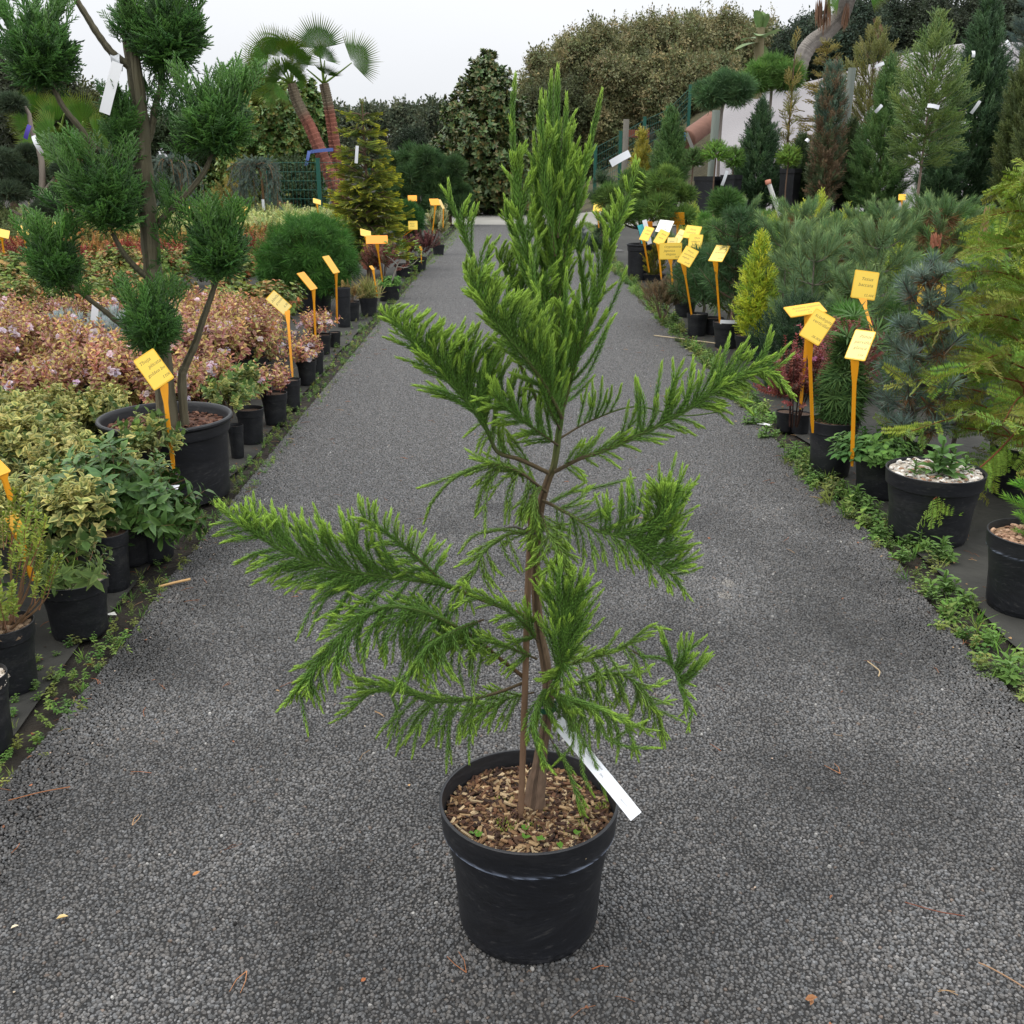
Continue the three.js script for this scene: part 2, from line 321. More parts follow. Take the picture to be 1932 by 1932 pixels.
const BROWN = 0x4a382b, BARK_PALE = 0xb0a698;
function makePot(name, label, pos, r, h, { type = 'lip', mat = 1, soil = BROWN, fill = 0.9, turn, group } = {}) {
  const t = thing(name, label, 'plant pot', pos, turn ?? rnd() * 6.28, group);
  const body = part(t, 'pot_body', POT[type], potMats[mat]); body.scale.set(r, h, r);
  const s = part(t, 'soil', SOIL, soilMat(soil)); s.position.y = h * fill; s.scale.set(r * 0.925, h * 0.9, r * 0.925);
  return t;
}
function chipCover(p, seed, hexes, n = 420) { // loose bark pieces on the soil of a near pot
  reseed(seed); const items = []; for (let k = 0; k < n; k++) { const a = rr(0, 6.283), q = Math.sqrt(rnd()) * p.r * 0.9; items.push({ p: V(Math.cos(a) * q, p.top + rr(0.004, 0.018), Math.sin(a) * q), d: V(rr(-0.5, 0.5), 1, rr(-0.5, 0.5)).normalize(), s: V(rr(0.012, 0.034), rr(0.008, 0.016), rr(0.01, 0.022)), c: mul(C(hexes[k % hexes.length]), rr(0.6, 1.1)) }); }
  copies(p.t, 'bark_pieces', chipGeo[1], std({ vertexColors: true, roughness: 1 }), items);
}
// pot from the photograph: u of its axis, v where its near foot meets the ground, rim width, v of the near rim
function potAt(label, u, vFoot, wPx, vRim, o = {}) {
  const g = onGround(u, vFoot), d0 = -g.z; let r = wPx / 2 / S * (d0 * cosP - EYE * sinP); const d = d0 + r * 0.76; r = wPx / 2 / S * (d * cosP - (EYE - 0.3) * sinP);
  const h = at(u, vRim, d - r).y, pos = foot(u, d); pos.x = at(u, vRim, d).x; pos.y = 0;
  const t = makePot(o.name ?? 'plant_pot', label, V(pos.x, -0.012, pos.z), r, h + 0.012, o);
  t.userData.spot = undefined; delete t.userData.spot;
  return { t, x: pos.x, z: pos.z, d, r, h, top: h * (o.fill ?? 0.9) };
}

// ---------------------------------------------------------------- the potted conifer in the middle of the path
const D0 = 1.757;
const pA = (x, y, dz = 0) => at(703 + x * 0.4304, 95.8 + y * 0.4304, D0 + dz);
const pB = (x, y, dz = 0) => at(383 + x * 0.529, 830.5 + y * 0.529, D0 + dz);
const mainPot = (() => {
  reseed(21);
  const g = onGround(1004, 1782), r = 0.18, h = 0.292;
  const t = makePot('plant_pot', 'large black plastic pot standing in the middle of the asphalt path', V(0.034, 0.002, -D0), r, h, { mat: 0, turn: 0.4, fill: 0.86, soil: 0x2c211a });
  // slots at the foot
  return { t, r, h, x: 0.034, z: -D0 };
})();
{ // bark mulch
  reseed(33); const b = new MB();
  const bark = [C(0x6b4a33), C(0x8a6a4a), C(0xa98c66), C(0x4a3226), C(0x59402f), C(0xc0a883), C(0x3a2a21)];
  for (let k = 0; k < 2300; k++) {
    const a = rr(0, 6.283), q = Math.sqrt(rnd()) * mainPot.r * 0.915, x = Math.cos(a) * q, z = Math.sin(a) * q, y = mainPot.h * 0.86 + 0.012 * fbm(x * 30, 2, z * 30, 3) + rr(0.0, 0.009) + 0.01 * Math.exp(-((x * x + z * z) / 0.004));
    const L = rr(0.004, 0.013) * (rnd() < 0.1 ? 1.6 : 1), W = rr(0.0015, 0.004), H = rr(0.0008, 0.002), d = V(rr(-1, 1), rr(-0.35, 0.35), rr(-1, 1)).normalize(), n = V(rr(-0.5, 0.5), 1, rr(-0.5, 0.5)).normalize(), s = V().crossVectors(d, n).normalize(), up = V().crossVectors(s, d), c = mul(bark[(rnd() * bark.length) | 0], rr(0.7, 1.1)), o = V(x, y, z), id = [];
    for (const e of [-1, 1]) for (const f of [-1, 1]) for (const u of [-1, 1]) id.push(b.vv(o.clone().addScaledVector(d, e * L * (f > 0 ? rr(0.7, 1) : 1)).addScaledVector(s, f * W).addScaledVector(up, u * H), c));
    b.q(id[0], id[1], id[3], id[2]); b.q(id[4], id[6], id[7], id[5]); b.q(id[0], id[4], id[5], id[1]); b.q(id[2], id[3], id[7], id[6]); b.q(id[1], id[5], id[7], id[3]); b.q(id[0], id[2], id[6], id[4]);
  }
  const g = b.geo().toNonIndexed(); g.computeVertexNormals();
  part(mainPot.t, 'bark_mulch', g, std({ vertexColors: true, roughness: 0.95 }), 'stuff');
  const m = new MB(); const mossC = [C(0x7a8a2c), C(0x97a83c)];
  for (const [mx, mz, mr, n] of [[-0.06, 0.03, 0.02, 60], [0.03, -0.0, 0.015, 60], [0.14, 0.045, 0.012, 60], [-0.01, 0.05, 0.012, 30], [-0.03, -0.05, 0.02, 30], [0.06, 0.09, 0.03, 20]]) for (let k = 0; k < n; k++) { const p = V(mx + rr(-1, 1) * mr, mainPot.h * 0.86 + rr(0.006, 0.014), mz + rr(-1, 1) * mr); m.spike(p, V(rr(-0.6, 0.6), 1, rr(-0.6, 0.6)).normalize(), rr(0.004, 0.009), 0.0012, mossC[k % 2]); }
  for (const [x, z] of [[-0.13, 0.03], [-0.126, 0.045], [-0.035, 0.06], [-0.045, 0.085], [0.005, 0.135], [-0.02, 0.1], [0.05, 0.11]]) for (let k = 0; k < 4; k++) { const a = rr(0, 6.28); m.leaf(V(x, mainPot.h * 0.86 + 0.014, z), V(Math.cos(a), 0.8, Math.sin(a)).normalize(), V(0, 1, 0.01), rr(0.007, 0.014), rr(0.003, 0.005), C(0x5f8a2c)); }
  part(mainPot.t, 'moss_and_seedlings', m.geo(), leafMat, 'stuff');
}
const conifer = thing('potted_conifer', 'young bright green crested conifer in the black pot on the path', 'conifer', V(mainPot.x, 0, mainPot.z));
const cOff = V(-mainPot.x, 0, -mainPot.z);
const NEEDLE_DARK = [0.06, 0.15, 0.025], NEEDLE_MID = [0.12, 0.26, 0.036], NEEDLE_TIP = [0.33, 0.52, 0.06], NEEDLE_YEL = [0.33, 0.36, 0.08];
function needle(b, p, d, axis, len, w, c0, c1) { // three-sided, bending in towards the shoot
  const s = V().crossVectors(d, axis).normalize(), up = V().crossVectors(s, d).normalize(), inner = axis.clone().addScaledVector(d, -axis.dot(d));
  const base = b.n, row = [[0, 1], [0.5, 0.95]];
  for (const [t, k] of row) { const q = p.clone().addScaledVector(d, len * t).addScaledVector(inner, len * 0.45 * t * t), c = mixc(c0, c1, t); b.vv(q.clone().addScaledVector(s, w * k), c); b.vv(q.clone().addScaledVector(s, -w * k), c); b.vv(q.clone().addScaledVector(up, w * k * 1.1), c); }
  const e = b.vv(p.clone().addScaledVector(d, len).addScaledVector(inner, len * 0.55), c1);
  for (let k = 0; k < 3; k++) { const j = (k + 1) % 3; b.q(base + k, base + j, base + 3 + j, base + 3 + k); b.f(base + 3 + k, base + 3 + j, e); }
}
// one needle-clad shoot
let needleCount = 0;
function shoot(nb, wb, pts, { len = 0.0125, yel = 0, from = 0, density = 1, spread = 0.95, r = 0.0016, tipLen = 0.018, bright = 1 } = {}) {
  const crv = new THREE.CatmullRomCurve3(pts, false, 'centripetal'), L = crv.getLength(), n = Math.max(8, Math.round(L * 900 * density)), stemC = mixc([0.10, 0.16, 0.03], [0.2, 0.16, 0.05], yel);
  wb.tube(crv.getPoints(Math.max(4, Math.round(L / 0.02))), (t) => r * (1 - 0.6 * t), 5, stemC);
  const p = V(), T = V(), a = V(0.31, 0.2, 0.93), N = V(), B = V();
  for (let k = 0; k < n; k++) {
    const t = from + (1 - from) * (k + rnd()) / n; crv.getPointAt(clamp(t), p); crv.getTangentAt(clamp(t), T);
    N.crossVectors(T, a).normalize(); B.crossVectors(T, N);
    const w = k * 2.39996 + rr(-0.25, 0.25), tipness = sstep(1 - tipLen * 2.6 / L, 1, t), sp = lerp(spread, 0.5, tipness * tipness) * rr(0.85, 1.15);
    const d = V().addScaledVector(T, Math.cos(sp)).addScaledVector(N, Math.sin(sp) * Math.cos(w)).addScaledVector(B, Math.sin(sp) * Math.sin(w)).normalize();
    const l = 0.88 * len * lerp(rr(0.85, 1.12), 0.8, tipness * tipness), base = mixc(mixc(NEEDLE_DARK, NEEDLE_MID, rnd()), NEEDLE_YEL, yel * rr(0.2, 0.75)), c0 = mul(mixc(base, NEEDLE_TIP, tipness * 0.75), bright), c1 = mul(mixc(mixc(base, NEEDLE_MID, 0.5), NEEDLE_TIP, Math.max(tipness, 0.12)), bright);
    needle(nb, p, d, T, l, 0.00092, c0, c1); needleCount++;
  }
}
const coniferWood = std({ name: 'conifer_bark', vertexColors: true, roughness: 0.95, bumpMap: barkBump, bumpScale: 0.003 });
// a branch with its shoots: m maps zoomed pixels to points, pts = [x, y, dz], fans = rows of shoots, ends = single shoots
function branch(m, pts, o = {}) {
  const wb = new MB(), nb = new MB(), P = pts.map((q) => m(...q).add(cOff)), crv = new THREE.CatmullRomCurve3(P, false, 'centripetal'), wood = o.wood ?? [0.14, 0.1, 0.05];
  const low = m === pB, r0 = 0.68 * (o.r0 ?? 0.004), r1 = 0.7 * (o.r1 ?? 0.0018);
  wb.tube(crv.getPoints(24), (t) => lerp(r0, r1, t), 7, (t) => mixc(wood, [0.1, 0.17, 0.03], sstep(0.12, 0.5, t)));
  if (o.needles !== false) shoot(nb, wb, P.length > 1 ? crv.getPoints(14).slice(Math.floor((o.from ?? 0.25) * 14)) : P, { yel: o.yel ?? 0, density: o.density ?? 1.1, len: o.len ?? 0.0125, r: r1, bright: o.bright ?? 1, spread: o.spread ?? 0.95 });
  const px = m(1000, 1000).distanceTo(m(1001, 1000));
  for (const f0 of o.fans ?? []) { const f = { ...f0, n: Math.max(1, Math.round(f0.n * (f0.n > 22 ? 1.4 : low ? 1.1 : 1.0))) }; for (let k = 0; k < f.n; k++) {
    const t = f.n === 1 ? f.t0 : lerp(f.t0, f.t1, clamp((k + rr(-0.8, 0.8)) / (f.n - 1))), s = f.n === 1 ? 0 : k / (f.n - 1), b0 = crv.getPointAt(clamp(t)), T = crv.getTangentAt(clamp(t));
    const dir = V(lerp(f.a[0], f.b[0], s), -lerp(f.a[1], f.b[1], s), 0).multiplyScalar(px * rr(0.9, 1.35)); const L = dir.length();
    dir.z += rr(-1, 1) * (f.deep ?? 0.35) * L; dir.x += rr(-0.17, 0.17) * L; dir.y += rr(-0.12, 0.12) * L; dir.setLength(L);
    const bend = f.bend ?? 0.12, mid = b0.clone().addScaledVector(dir, 0.5).addScaledVector(T, L * bend * 0.55); mid.y -= (f.sag ?? 0) * L; const end = b0.clone().add(dir); end.y -= (f.droop ?? 0) * L;
    mid.x += rr(-0.06, 0.06) * L; mid.z += rr(-0.08, 0.08) * L;
    const opt = { yel: f.yel ?? o.yel ?? 0, len: (f.len ?? o.len ?? 0.0118) * (low ? 1.1 : 1), density: (f.density ?? 0.95) * (low ? 0.8 : 1), bright: (f.bright ?? o.bright ?? 1) * rr(0.85, 1.12), spread: f.spread ?? 0.95, r: 0.0013 };
    shoot(nb, wb, [b0, mid, end], opt);
    if (L > 0.04) for (let z = 0, m2 = (rnd() * (low ? 3 : 2.4)) | 0; z < m2; z++) { // side shoots of the shoot
      const q = rr(0.3, 0.72), o0 = q < 0.5 ? b0.clone().lerp(mid, q * 2) : mid.clone().lerp(end, q * 2 - 1), ax = dir.clone().normalize(), sd = V().crossVectors(ax, sphereDir()).normalize(), l2 = L * rr(0.25, 0.5) * (1.15 - q);
      const d2 = ax.clone().multiplyScalar(0.85).addScaledVector(sd, 0.55).normalize();
      shoot(nb, wb, [o0, o0.clone().addScaledVector(d2, l2 * 0.5), o0.clone().addScaledVector(d2, l2 * 0.95).addScaledVector(ax, l2 * 0.18)], { ...opt, r: 0.001 });
    } }
  }
  for (const e of o.ends ?? []) { // [t, [x,y,dz]...]
    const b0 = crv.getPointAt(e[0]); shoot(nb, wb, [b0, ...e.slice(1).map((q) => m(...q).add(cOff))], { yel: o.yel ?? 0, len: o.len ?? 0.0118, bright: o.bright ?? 1, r: 0.0013 });
  }
  const w = part(conifer, 'branch', wb.geo(), coniferWood);
  const g = part(w, 'foliage', nb.geo(), shootMat, 'stuff');
  return w;
}
reseed(101);
{ // trunk
  const b = new MB(), P = [pB(1180, 1325, 0.01), pB(1190, 1230, 0.012), pB(1205, 1120, 0.016), pB(1232, 950, 0.02), pB(1222, 800, 0.02), pB(1200, 680, 0.02), pB(1187, 520, 0.02), pB(1190, 380, 0.02), pB(1206, 230, 0.02), pB(1235, 130, 0.015), pA(792, 1830, 0.01), pA(815, 1680, 0.01), pA(828, 1580, 0.01), pA(815, 1350, 0.01), pA(806, 1150, 0.01)].map((p) => p.add(cOff));
  P[0].y = mainPot.h * 0.84;
  const flake = (t, w) => 1 + 0.1 * Math.sin(w * 5 + t * 60) * (1 - t) + 0.12 * fbm(Math.cos(w) * 2, t * 40, Math.sin(w) * 2, 3);
  b.tube(spline(P, 90), (t, w) => (t < 0.22 ? lerp(0.022, 0.0105, sstep(0, 0.2, t)) : lerp(0.0105, 0.004, (t - 0.22) / 0.78)) * flake(t, w), 14, (t) => mul(mixc(C(0x7a6452), mixc(C(0x76604a), [0.1, 0.17, 0.03], sstep(0.6, 0.85, t)), sstep(0.1, 0.4, t)), rr(0.75, 1.15)));
  part(conifer, 'trunk', b.geo(), coniferWood);
}
// leader and its tall side shoots
branch(pA, [[806, 1180, 0.01], [803, 900, 0.01], [812, 600, 0.01], [806, 350, 0.0], [812, 75, 0]], { r0: 0.005, r1: 0.003, from: 0, len: 0.0145, density: 1.9, fans: [
  { t0: 0.12, t1: 0.5, n: 8, a: [-55, -190], b: [-60, -215], bend: 0.25 }, { t0: 0.1, t1: 0.55, n: 8, a: [60, -190], b: [55, -190], bend: 0.25 },
  { t0: 0.5, t1: 0.72, n: 4, a: [-30, -150], b: [-24, -110], bend: 0.3, deep: 0.15 }, { t0: 0.5, t1: 0.7, n: 3, a: [30, -150], b: [24, -100], bend: 0.3, deep: 0.15 },
  { t0: 0.05, t1: 0.3, n: 6, a: [-30, -260], b: [40, -240], bend: 0.2, deep: 0.5 }] });
branch(pA, [[800, 900, -0.02], [762, 640, -0.03], [742, 400, -0.03], [738, 182, -0.03]], { r0: 0.003, from: 0.05, len: 0.0128, density: 1.5, fans: [{ t0: 0.1, t1: 0.62, n: 7, a: [-40, -170], b: [-26, -130] }, { t0: 0.15, t1: 0.6, n: 5, a: [22, -160], b: [24, -130] }] });
branch(pA, [[806, 820, 0.03], [788, 500, 0.03], [778, 280, 0.02], [783, 98, 0.02]], { r0: 0.003, from: 0.05, len: 0.0128, density: 1.5, fans: [{ t0: 0.2, t1: 0.7, n: 6, a: [-30, -140], b: [-20, -110] }] });
branch(pA, [[812, 820, -0.02], [836, 560, -0.02], [846, 380, -0.02], [850, 192, -0.02]], { r0: 0.003, from: 0.05, len: 0.0125, density: 1.5, fans: [{ t0: 0.05, t1: 0.7, n: 8, a: [45, -150], b: [24, -130] }, { t0: 0.1, t1: 0.4, n: 4, a: [60, -190], b: [40, -170] }] });
branch(pA, [[790, 1000, 0.02], [735, 760, 0.0], [720, 560, -0.01], [706, 368, -0.02]], { r0: 0.003, from: 0.05, density: 1.4, fans: [{ t0: 0.1, t1: 0.75, n: 8, a: [-38, -150], b: [-26, -90] }, { t0: 0.1, t1: 0.75, n: 7, a: [34, -170], b: [22, -110] }] });
// left tall stem
branch(pA, [[770, 1240, 0.0], [700, 980, -0.02], [655, 760, -0.02], [622, 480, -0.02], [612, 280, -0.02], [626, 110, -0.02]], { r0: 0.0045, r1: 0.0026, from: 0.04, len: 0.013, density: 1.6, fans: [
  { t0: 0.05, t1: 0.55, n: 12, a: [-85, -190], b: [-40, -150], bend: 0.25 }, { t0: 0.05, t1: 0.6, n: 12, a: [45, -190], b: [36, -150], bend: 0.25 }, { t0: 0.55, t1: 0.8, n: 4, a: [-26, -120], b: [-18, -80] }, { t0: 0.55, t1: 0.68, n: 3, a: [34, -130], b: [18, -80] }] });
branch(pA, [[760, 1180, 0.05], [650, 900, 0.05], [600, 760, 0.04], [578, 640, 0.03]], { r0: 0.003, from: 0.05, density: 1.4, fans: [{ t0: 0.1, t1: 0.85, n: 10, a: [-70, -150], b: [-20, -80] }, { t0: 0.1, t1: 0.85, n: 9, a: [40, -170], b: [30, -90] }] });
// right tall stem
branch(pA, [[812, 1100, 0.01], [852, 850, 0.0], [905, 620, -0.02], [955, 400, -0.02], [1005, 178, -0.03]], { r0: 0.0042, r1: 0.0024, from: 0.06, len: 0.0128, density: 1.5, fans: [
  { t0: 0.1, t1: 0.62, n: 10, a: [-8, -200], b: [-18, -130], bend: 0.2 }, { t0: 0.12, t1: 0.6, n: 9, a: [70, -150], b: [38, -120], bend: 0.2 }, { t0: 0.6, t1: 0.82, n: 4, a: [22, -100], b: [18, -70] }] });
// second right stem with its crest
branch(pA, [[838, 1560, 0.0], [905, 1310, -0.01], [975, 1090, -0.02], [1045, 850, -0.03], [1120, 640, -0.03], [1165, 490, -0.03]], { r0: 0.005, r1: 0.003, from: 0.04, len: 0.0125, density: 1.6, fans: [
  { t0: 0.1, t1: 0.72, n: 15, a: [-14, -250], b: [-26, -140], bend: 0.25 }, { t0: 0.14, t1: 0.7, n: 13, a: [85, -190], b: [56, -120], bend: 0.25, deep: 0.4 }, { t0: 0.7, t1: 0.97, n: 12, a: [-26, -80], b: [-4, -40], bend: 0.1, deep: 0.25 }, { t0: 0.7, t1: 0.97, n: 12, a: [36, -50], b: [22, 20], bend: 0.1, deep: 0.25 }],
  ends: [[0.1, [950, 1360, -0.04], [1030, 1210, -0.05], [1062, 1160, -0.05]], [0.22, [960, 1270, 0.02], [1050, 1110, 0.02], [1112, 955, 0.02]], [0.06, [930, 1440, 0.03], [1000, 1300, 0.04], [1040, 1180, 0.04]], [0.02, [890, 1510, 0.03], [950, 1450, 0.03], [968, 1430, 0.03]]] });
branch(pA, [[828, 1600, 0.04], [880, 1350, 0.06], [930, 1080, 0.06], [905, 880, 0.06], [912, 760, 0.05]], { r0: 0.003, from: 0.05, density: 1.3, fans: [{ t0: 0.1, t1: 0.85, n: 11, a: [-36, -190], b: [-24, -100] }, { t0: 0.1, t1: 0.85, n: 11, a: [60, -170], b: [28, -90] }] });
// big crested branch in front, up to the left
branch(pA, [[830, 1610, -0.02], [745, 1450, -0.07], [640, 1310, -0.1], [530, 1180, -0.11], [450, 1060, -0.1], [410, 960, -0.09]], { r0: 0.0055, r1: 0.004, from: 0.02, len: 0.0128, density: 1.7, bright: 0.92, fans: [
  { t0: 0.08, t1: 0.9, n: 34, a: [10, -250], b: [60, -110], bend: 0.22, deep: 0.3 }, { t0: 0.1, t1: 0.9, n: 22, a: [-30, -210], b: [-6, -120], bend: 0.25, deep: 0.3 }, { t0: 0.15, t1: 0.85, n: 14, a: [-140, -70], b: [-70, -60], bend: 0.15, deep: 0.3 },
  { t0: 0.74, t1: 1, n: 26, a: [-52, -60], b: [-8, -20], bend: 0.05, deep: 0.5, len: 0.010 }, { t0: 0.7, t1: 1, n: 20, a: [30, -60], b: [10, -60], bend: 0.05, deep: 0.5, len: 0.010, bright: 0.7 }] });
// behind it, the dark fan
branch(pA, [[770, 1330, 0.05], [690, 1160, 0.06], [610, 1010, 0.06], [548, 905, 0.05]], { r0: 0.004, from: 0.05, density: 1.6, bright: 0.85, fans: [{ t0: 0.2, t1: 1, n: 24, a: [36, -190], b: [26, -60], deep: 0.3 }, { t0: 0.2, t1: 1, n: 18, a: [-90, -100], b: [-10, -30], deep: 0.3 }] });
// left upright plume
branch(pA, [[735, 1560, 0.03], [600, 1280, 0.05], [480, 1010, 0.04], [395, 790, 0.03], [345, 660, 0.03], [332, 570, 0.03]], { r0: 0.0045, r1: 0.0026, from: 0.04, density: 1.4, len: 0.0125, fans: [
  { t0: 0.3, t1: 0.85, n: 12, a: [62, -220], b: [34, -130], bend: 0.2 }, { t0: 0.25, t1: 0.9, n: 10, a: [-110, -120], b: [-30, -90], bend: 0.2 }] });
// long left branch with the broad crest
branch(pA, [[770, 1850, 0.0], [640, 1790, -0.02], [548, 1760, -0.03], [500, 1660, -0.04], [390, 1510, -0.05], [240, 1350, -0.06], [120, 1215, -0.07], [38, 1140, -0.07]], { r0: 0.006, r1: 0.0035, from: 0.36, density: 1.8, len: 0.0128, fans: [
  { t0: 0.4, t1: 0.97, n: 34, a: [90, -300], b: [46, -40], bend: 0.18, deep: 0.3 }, { t0: 0.38, t1: 0.98, n: 26, a: [20, -250], b: [-10, -30], bend: 0.2, deep: 0.35 }, { t0: 0.42, t1: 0.93, n: 12, a: [-210, -90], b: [-60, -34], bend: 0.1, deep: 0.2 },
  { t0: 0.6, t1: 0.75, n: 24, a: [-40, -60], b: [-60, -60], bend: 0.05, deep: 0.7, len: 0.0095, bright: 1.1 }, { t0: 0.8, t1: 1, n: 16, a: [30, -60], b: [-6, -12], deep: 0.4, len: 0.01 }, { t0: 0.1, t1: 0.4, n: 10, a: [-90, -120], b: [60, -170], deep: 0.5, yel: 0.25 }, { t0: 0.12, t1: 0.4, n: 8, a: [40, 90], b: [-60, 60], deep: 0.5, yel: 0.35 }] });
branch(pA, [[700, 1650, 0.03], [610, 1560, 0.04], [510, 1460, 0.05], [420, 1380, 0.05]], { r0: 0.003, from: 0.05, density: 1.2, fans: [{ t0: 0.1, t1: 0.9, n: 14, a: [30, -150], b: [50, -120] }, { t0: 0.1, t1: 0.9, n: 10, a: [-120, -20], b: [-80, -30] }] });
// right comb branch
branch(pA, [[800, 1845, 0.0], [900, 1792, -0.02], [1020, 1750, -0.03], [1240, 1650, -0.05], [1400, 1560, -0.06], [1560, 1455, -0.07], [1690, 1400, -0.08], [1770, 1430, -0.08], [1805, 1478, -0.08]], { r0: 0.0055, r1: 0.004, from: 0.2, density: 1.5, len: 0.0128, yel: 0.12, fans: [
  { t0: 0.22, t1: 0.3, n: 2, a: [30, -190], b: [40, -230], bend: 0.08, deep: 0.1 }, { t0: 0.34, t1: 0.88, n: 20, a: [-12, -250], b: [90, -130], bend: 0.06, deep: 0.18, yel: 0 }, { t0: 0.4, t1: 0.9, n: 16, a: [60, -160], b: [90, -60], bend: 0.1, deep: 0.35, yel: 0 },
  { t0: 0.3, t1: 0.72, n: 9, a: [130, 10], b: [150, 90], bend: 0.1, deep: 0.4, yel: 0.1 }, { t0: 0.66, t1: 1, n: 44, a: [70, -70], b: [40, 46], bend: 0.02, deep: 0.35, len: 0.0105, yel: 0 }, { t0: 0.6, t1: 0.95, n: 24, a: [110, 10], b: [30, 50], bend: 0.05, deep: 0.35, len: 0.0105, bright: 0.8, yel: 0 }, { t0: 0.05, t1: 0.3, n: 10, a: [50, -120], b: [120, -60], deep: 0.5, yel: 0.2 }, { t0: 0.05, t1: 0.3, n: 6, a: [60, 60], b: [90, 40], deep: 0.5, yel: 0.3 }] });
branch(pA, [[820, 1700, 0.03], [960, 1620, 0.08], [1150, 1560, 0.12], [1360, 1600, 0.14], [1540, 1580, 0.14]], { r0: 0.003, from: 0.15, density: 1.1, needles: false, fans: [{ t0: 0.12, t1: 0.36, n: 7, a: [30, -150], b: [40, -150] }] });
// upright stems filling the middle
for (const [x0, y0, x1, y1, dz] of [[815, 1500, 690, 860, -0.05], [820, 1520, 850, 960, -0.05], [800, 1400, 640, 1040, 0.03], [830, 1500, 880, 1100, 0.06], [815, 1300, 690, 570, 0.05], [812, 1250, 880, 420, 0.03]])
  branch(pA, [[x0, y0, dz * 0.2], [lerp(x0, x1, 0.45), lerp(y0, y1, 0.4), dz * 0.8], [lerp(x0, x1, 0.85), lerp(y0, y1, 0.75), dz], [x1, y1, dz]], { r0: 0.003, from: 0.05, len: 0.0125, density: 1.4, fans: [{ t0: 0.1, t1: 0.7, n: 7, a: [-60, -190], b: [-24, -90], bend: 0.25 }, { t0: 0.1, t1: 0.7, n: 7, a: [50, -190], b: [24, -90], bend: 0.25 }] });
// inner short growth round the fork
branch(pA, [[812, 1730, 0.0], [700, 1650, -0.05], [590, 1570, -0.07], [520, 1500, -0.08]], { r0: 0.0035, from: 0.1, density: 1.3, fans: [{ t0: 0.1, t1: 0.95, n: 16, a: [-10, -160], b: [-50, -110] }, { t0: 0.1, t1: 0.95, n: 12, a: [-120, 20], b: [-90, 10] }] });
branch(pA, [[822, 1660, 0.0], [770, 1560, -0.05], [740, 1450, -0.07], [720, 1350, -0.07]], { r0: 0.003, from: 0.1, density: 1.4, fans: [{ t0: 0.1, t1: 0.95, n: 12, a: [-40, -170], b: [-40, -130] }, { t0: 0.1, t1: 0.95, n: 12, a: [50, -170], b: [40, -130] }] });
// drooping yellowish branch at mid height, left
branch(pB, [[1225, 185, 0.0], [1110, 105, -0.04], [1000, 90, -0.06], [890, 140, -0.08], [815, 225, -0.09], [790, 290, -0.09]], { r0: 0.0042, r1: 0.002, from: 0.16, yel: 0.45, density: 1.1, spread: 0.75, fans: [{ t0: 0.1, t1: 0.6, n: 7, a: [-40, 110], b: [-120, 30], deep: 0.4 }, { t0: 0.05, t1: 0.45, n: 8, a: [10, 140], b: [-70, 140], deep: 0.3, droop: 0.2 }, { t0: 0.1, t1: 0.4, n: 6, a: [-110, -60], b: [-110, -30], deep: 0.5 }] });
branch(pB, [[1215, 160, -0.02], [1190, 190, -0.06], [1178, 250, -0.08], [1168, 310, -0.08]], { r0: 0.003, from: 0.1, yel: 0.5, spread: 0.8, fans: [{ t0: 0.1, t1: 0.8, n: 9, a: [-50, 80], b: [40, 90], deep: 0.5, droop: 0.15 }] });
// right branch with plume
branch(pB, [[1212, 215, 0.0], [1300, 260, -0.04], [1400, 320, -0.06], [1500, 350, -0.07], [1600, 430, -0.07], [1705, 500, -0.07]], { r0: 0.0048, r1: 0.0025, from: 0.1, yel: 0.25, density: 1.2, spread: 0.7, fans: [
  { t0: 0.42, t1: 0.78, n: 18, a: [-10, -120], b: [60, -230], bend: 0.15, deep: 0.3, yel: 0 }, { t0: 0.6, t1: 0.9, n: 14, a: [130, -250], b: [60, -80], bend: 0.12, deep: 0.3, yel: 0 }, { t0: 0.5, t1: 0.95, n: 14, a: [190, -60], b: [80, -40], bend: 0.1, deep: 0.3, yel: 0 }, { t0: 0.5, t1: 0.95, n: 9, a: [60, 110], b: [40, 60], deep: 0.3, yel: 0 }, { t0: 0.1, t1: 0.5, n: 9, a: [-20, 130], b: [60, 90], deep: 0.5, droop: 0.1 }, { t0: 0.05, t1: 0.5, n: 9, a: [90, -50], b: [90, -50], deep: 0.4 }], ends: [[0.05, [1300, 190, 0.02], [1420, 165, 0.03], [1535, 135, 0.04]], [0.62, [1640, 240, -0.06], [1655, 150, -0.06], [1665, 115, -0.06]]] });
branch(pB, [[1600, 330, -0.07], [1625, 250, -0.07], [1645, 190, -0.07], [1672, 160, -0.07], [1690, 185, -0.07]], { r0: 0.003, from: 0, density: 1.6, len: 0.0105, fans: [{ t0: 0.5, t1: 1, n: 26, a: [-20, -50], b: [30, 22], bend: 0.02, deep: 0.4, len: 0.0095 }, { t0: 0.1, t1: 0.6, n: 10, a: [60, -50], b: [50, -40] }, { t0: 0.1, t1: 0.6, n: 8, a: [-50, -60], b: [-30, -60] }] });
branch(pB, [[1208, 260, -0.03], [1230, 330, -0.08], [1260, 400, -0.1], [1250, 450, -0.1]], { r0: 0.003, from: 0.1, yel: 0.5, spread: 0.8, fans: [{ t0: 0.05, t1: 0.9, n: 12, a: [90, 60], b: [50, 90], deep: 0.5 }, { t0: 0.05, t1: 0.9, n: 9, a: [-60, 90], b: [-60, 80], deep: 0.5 }] });
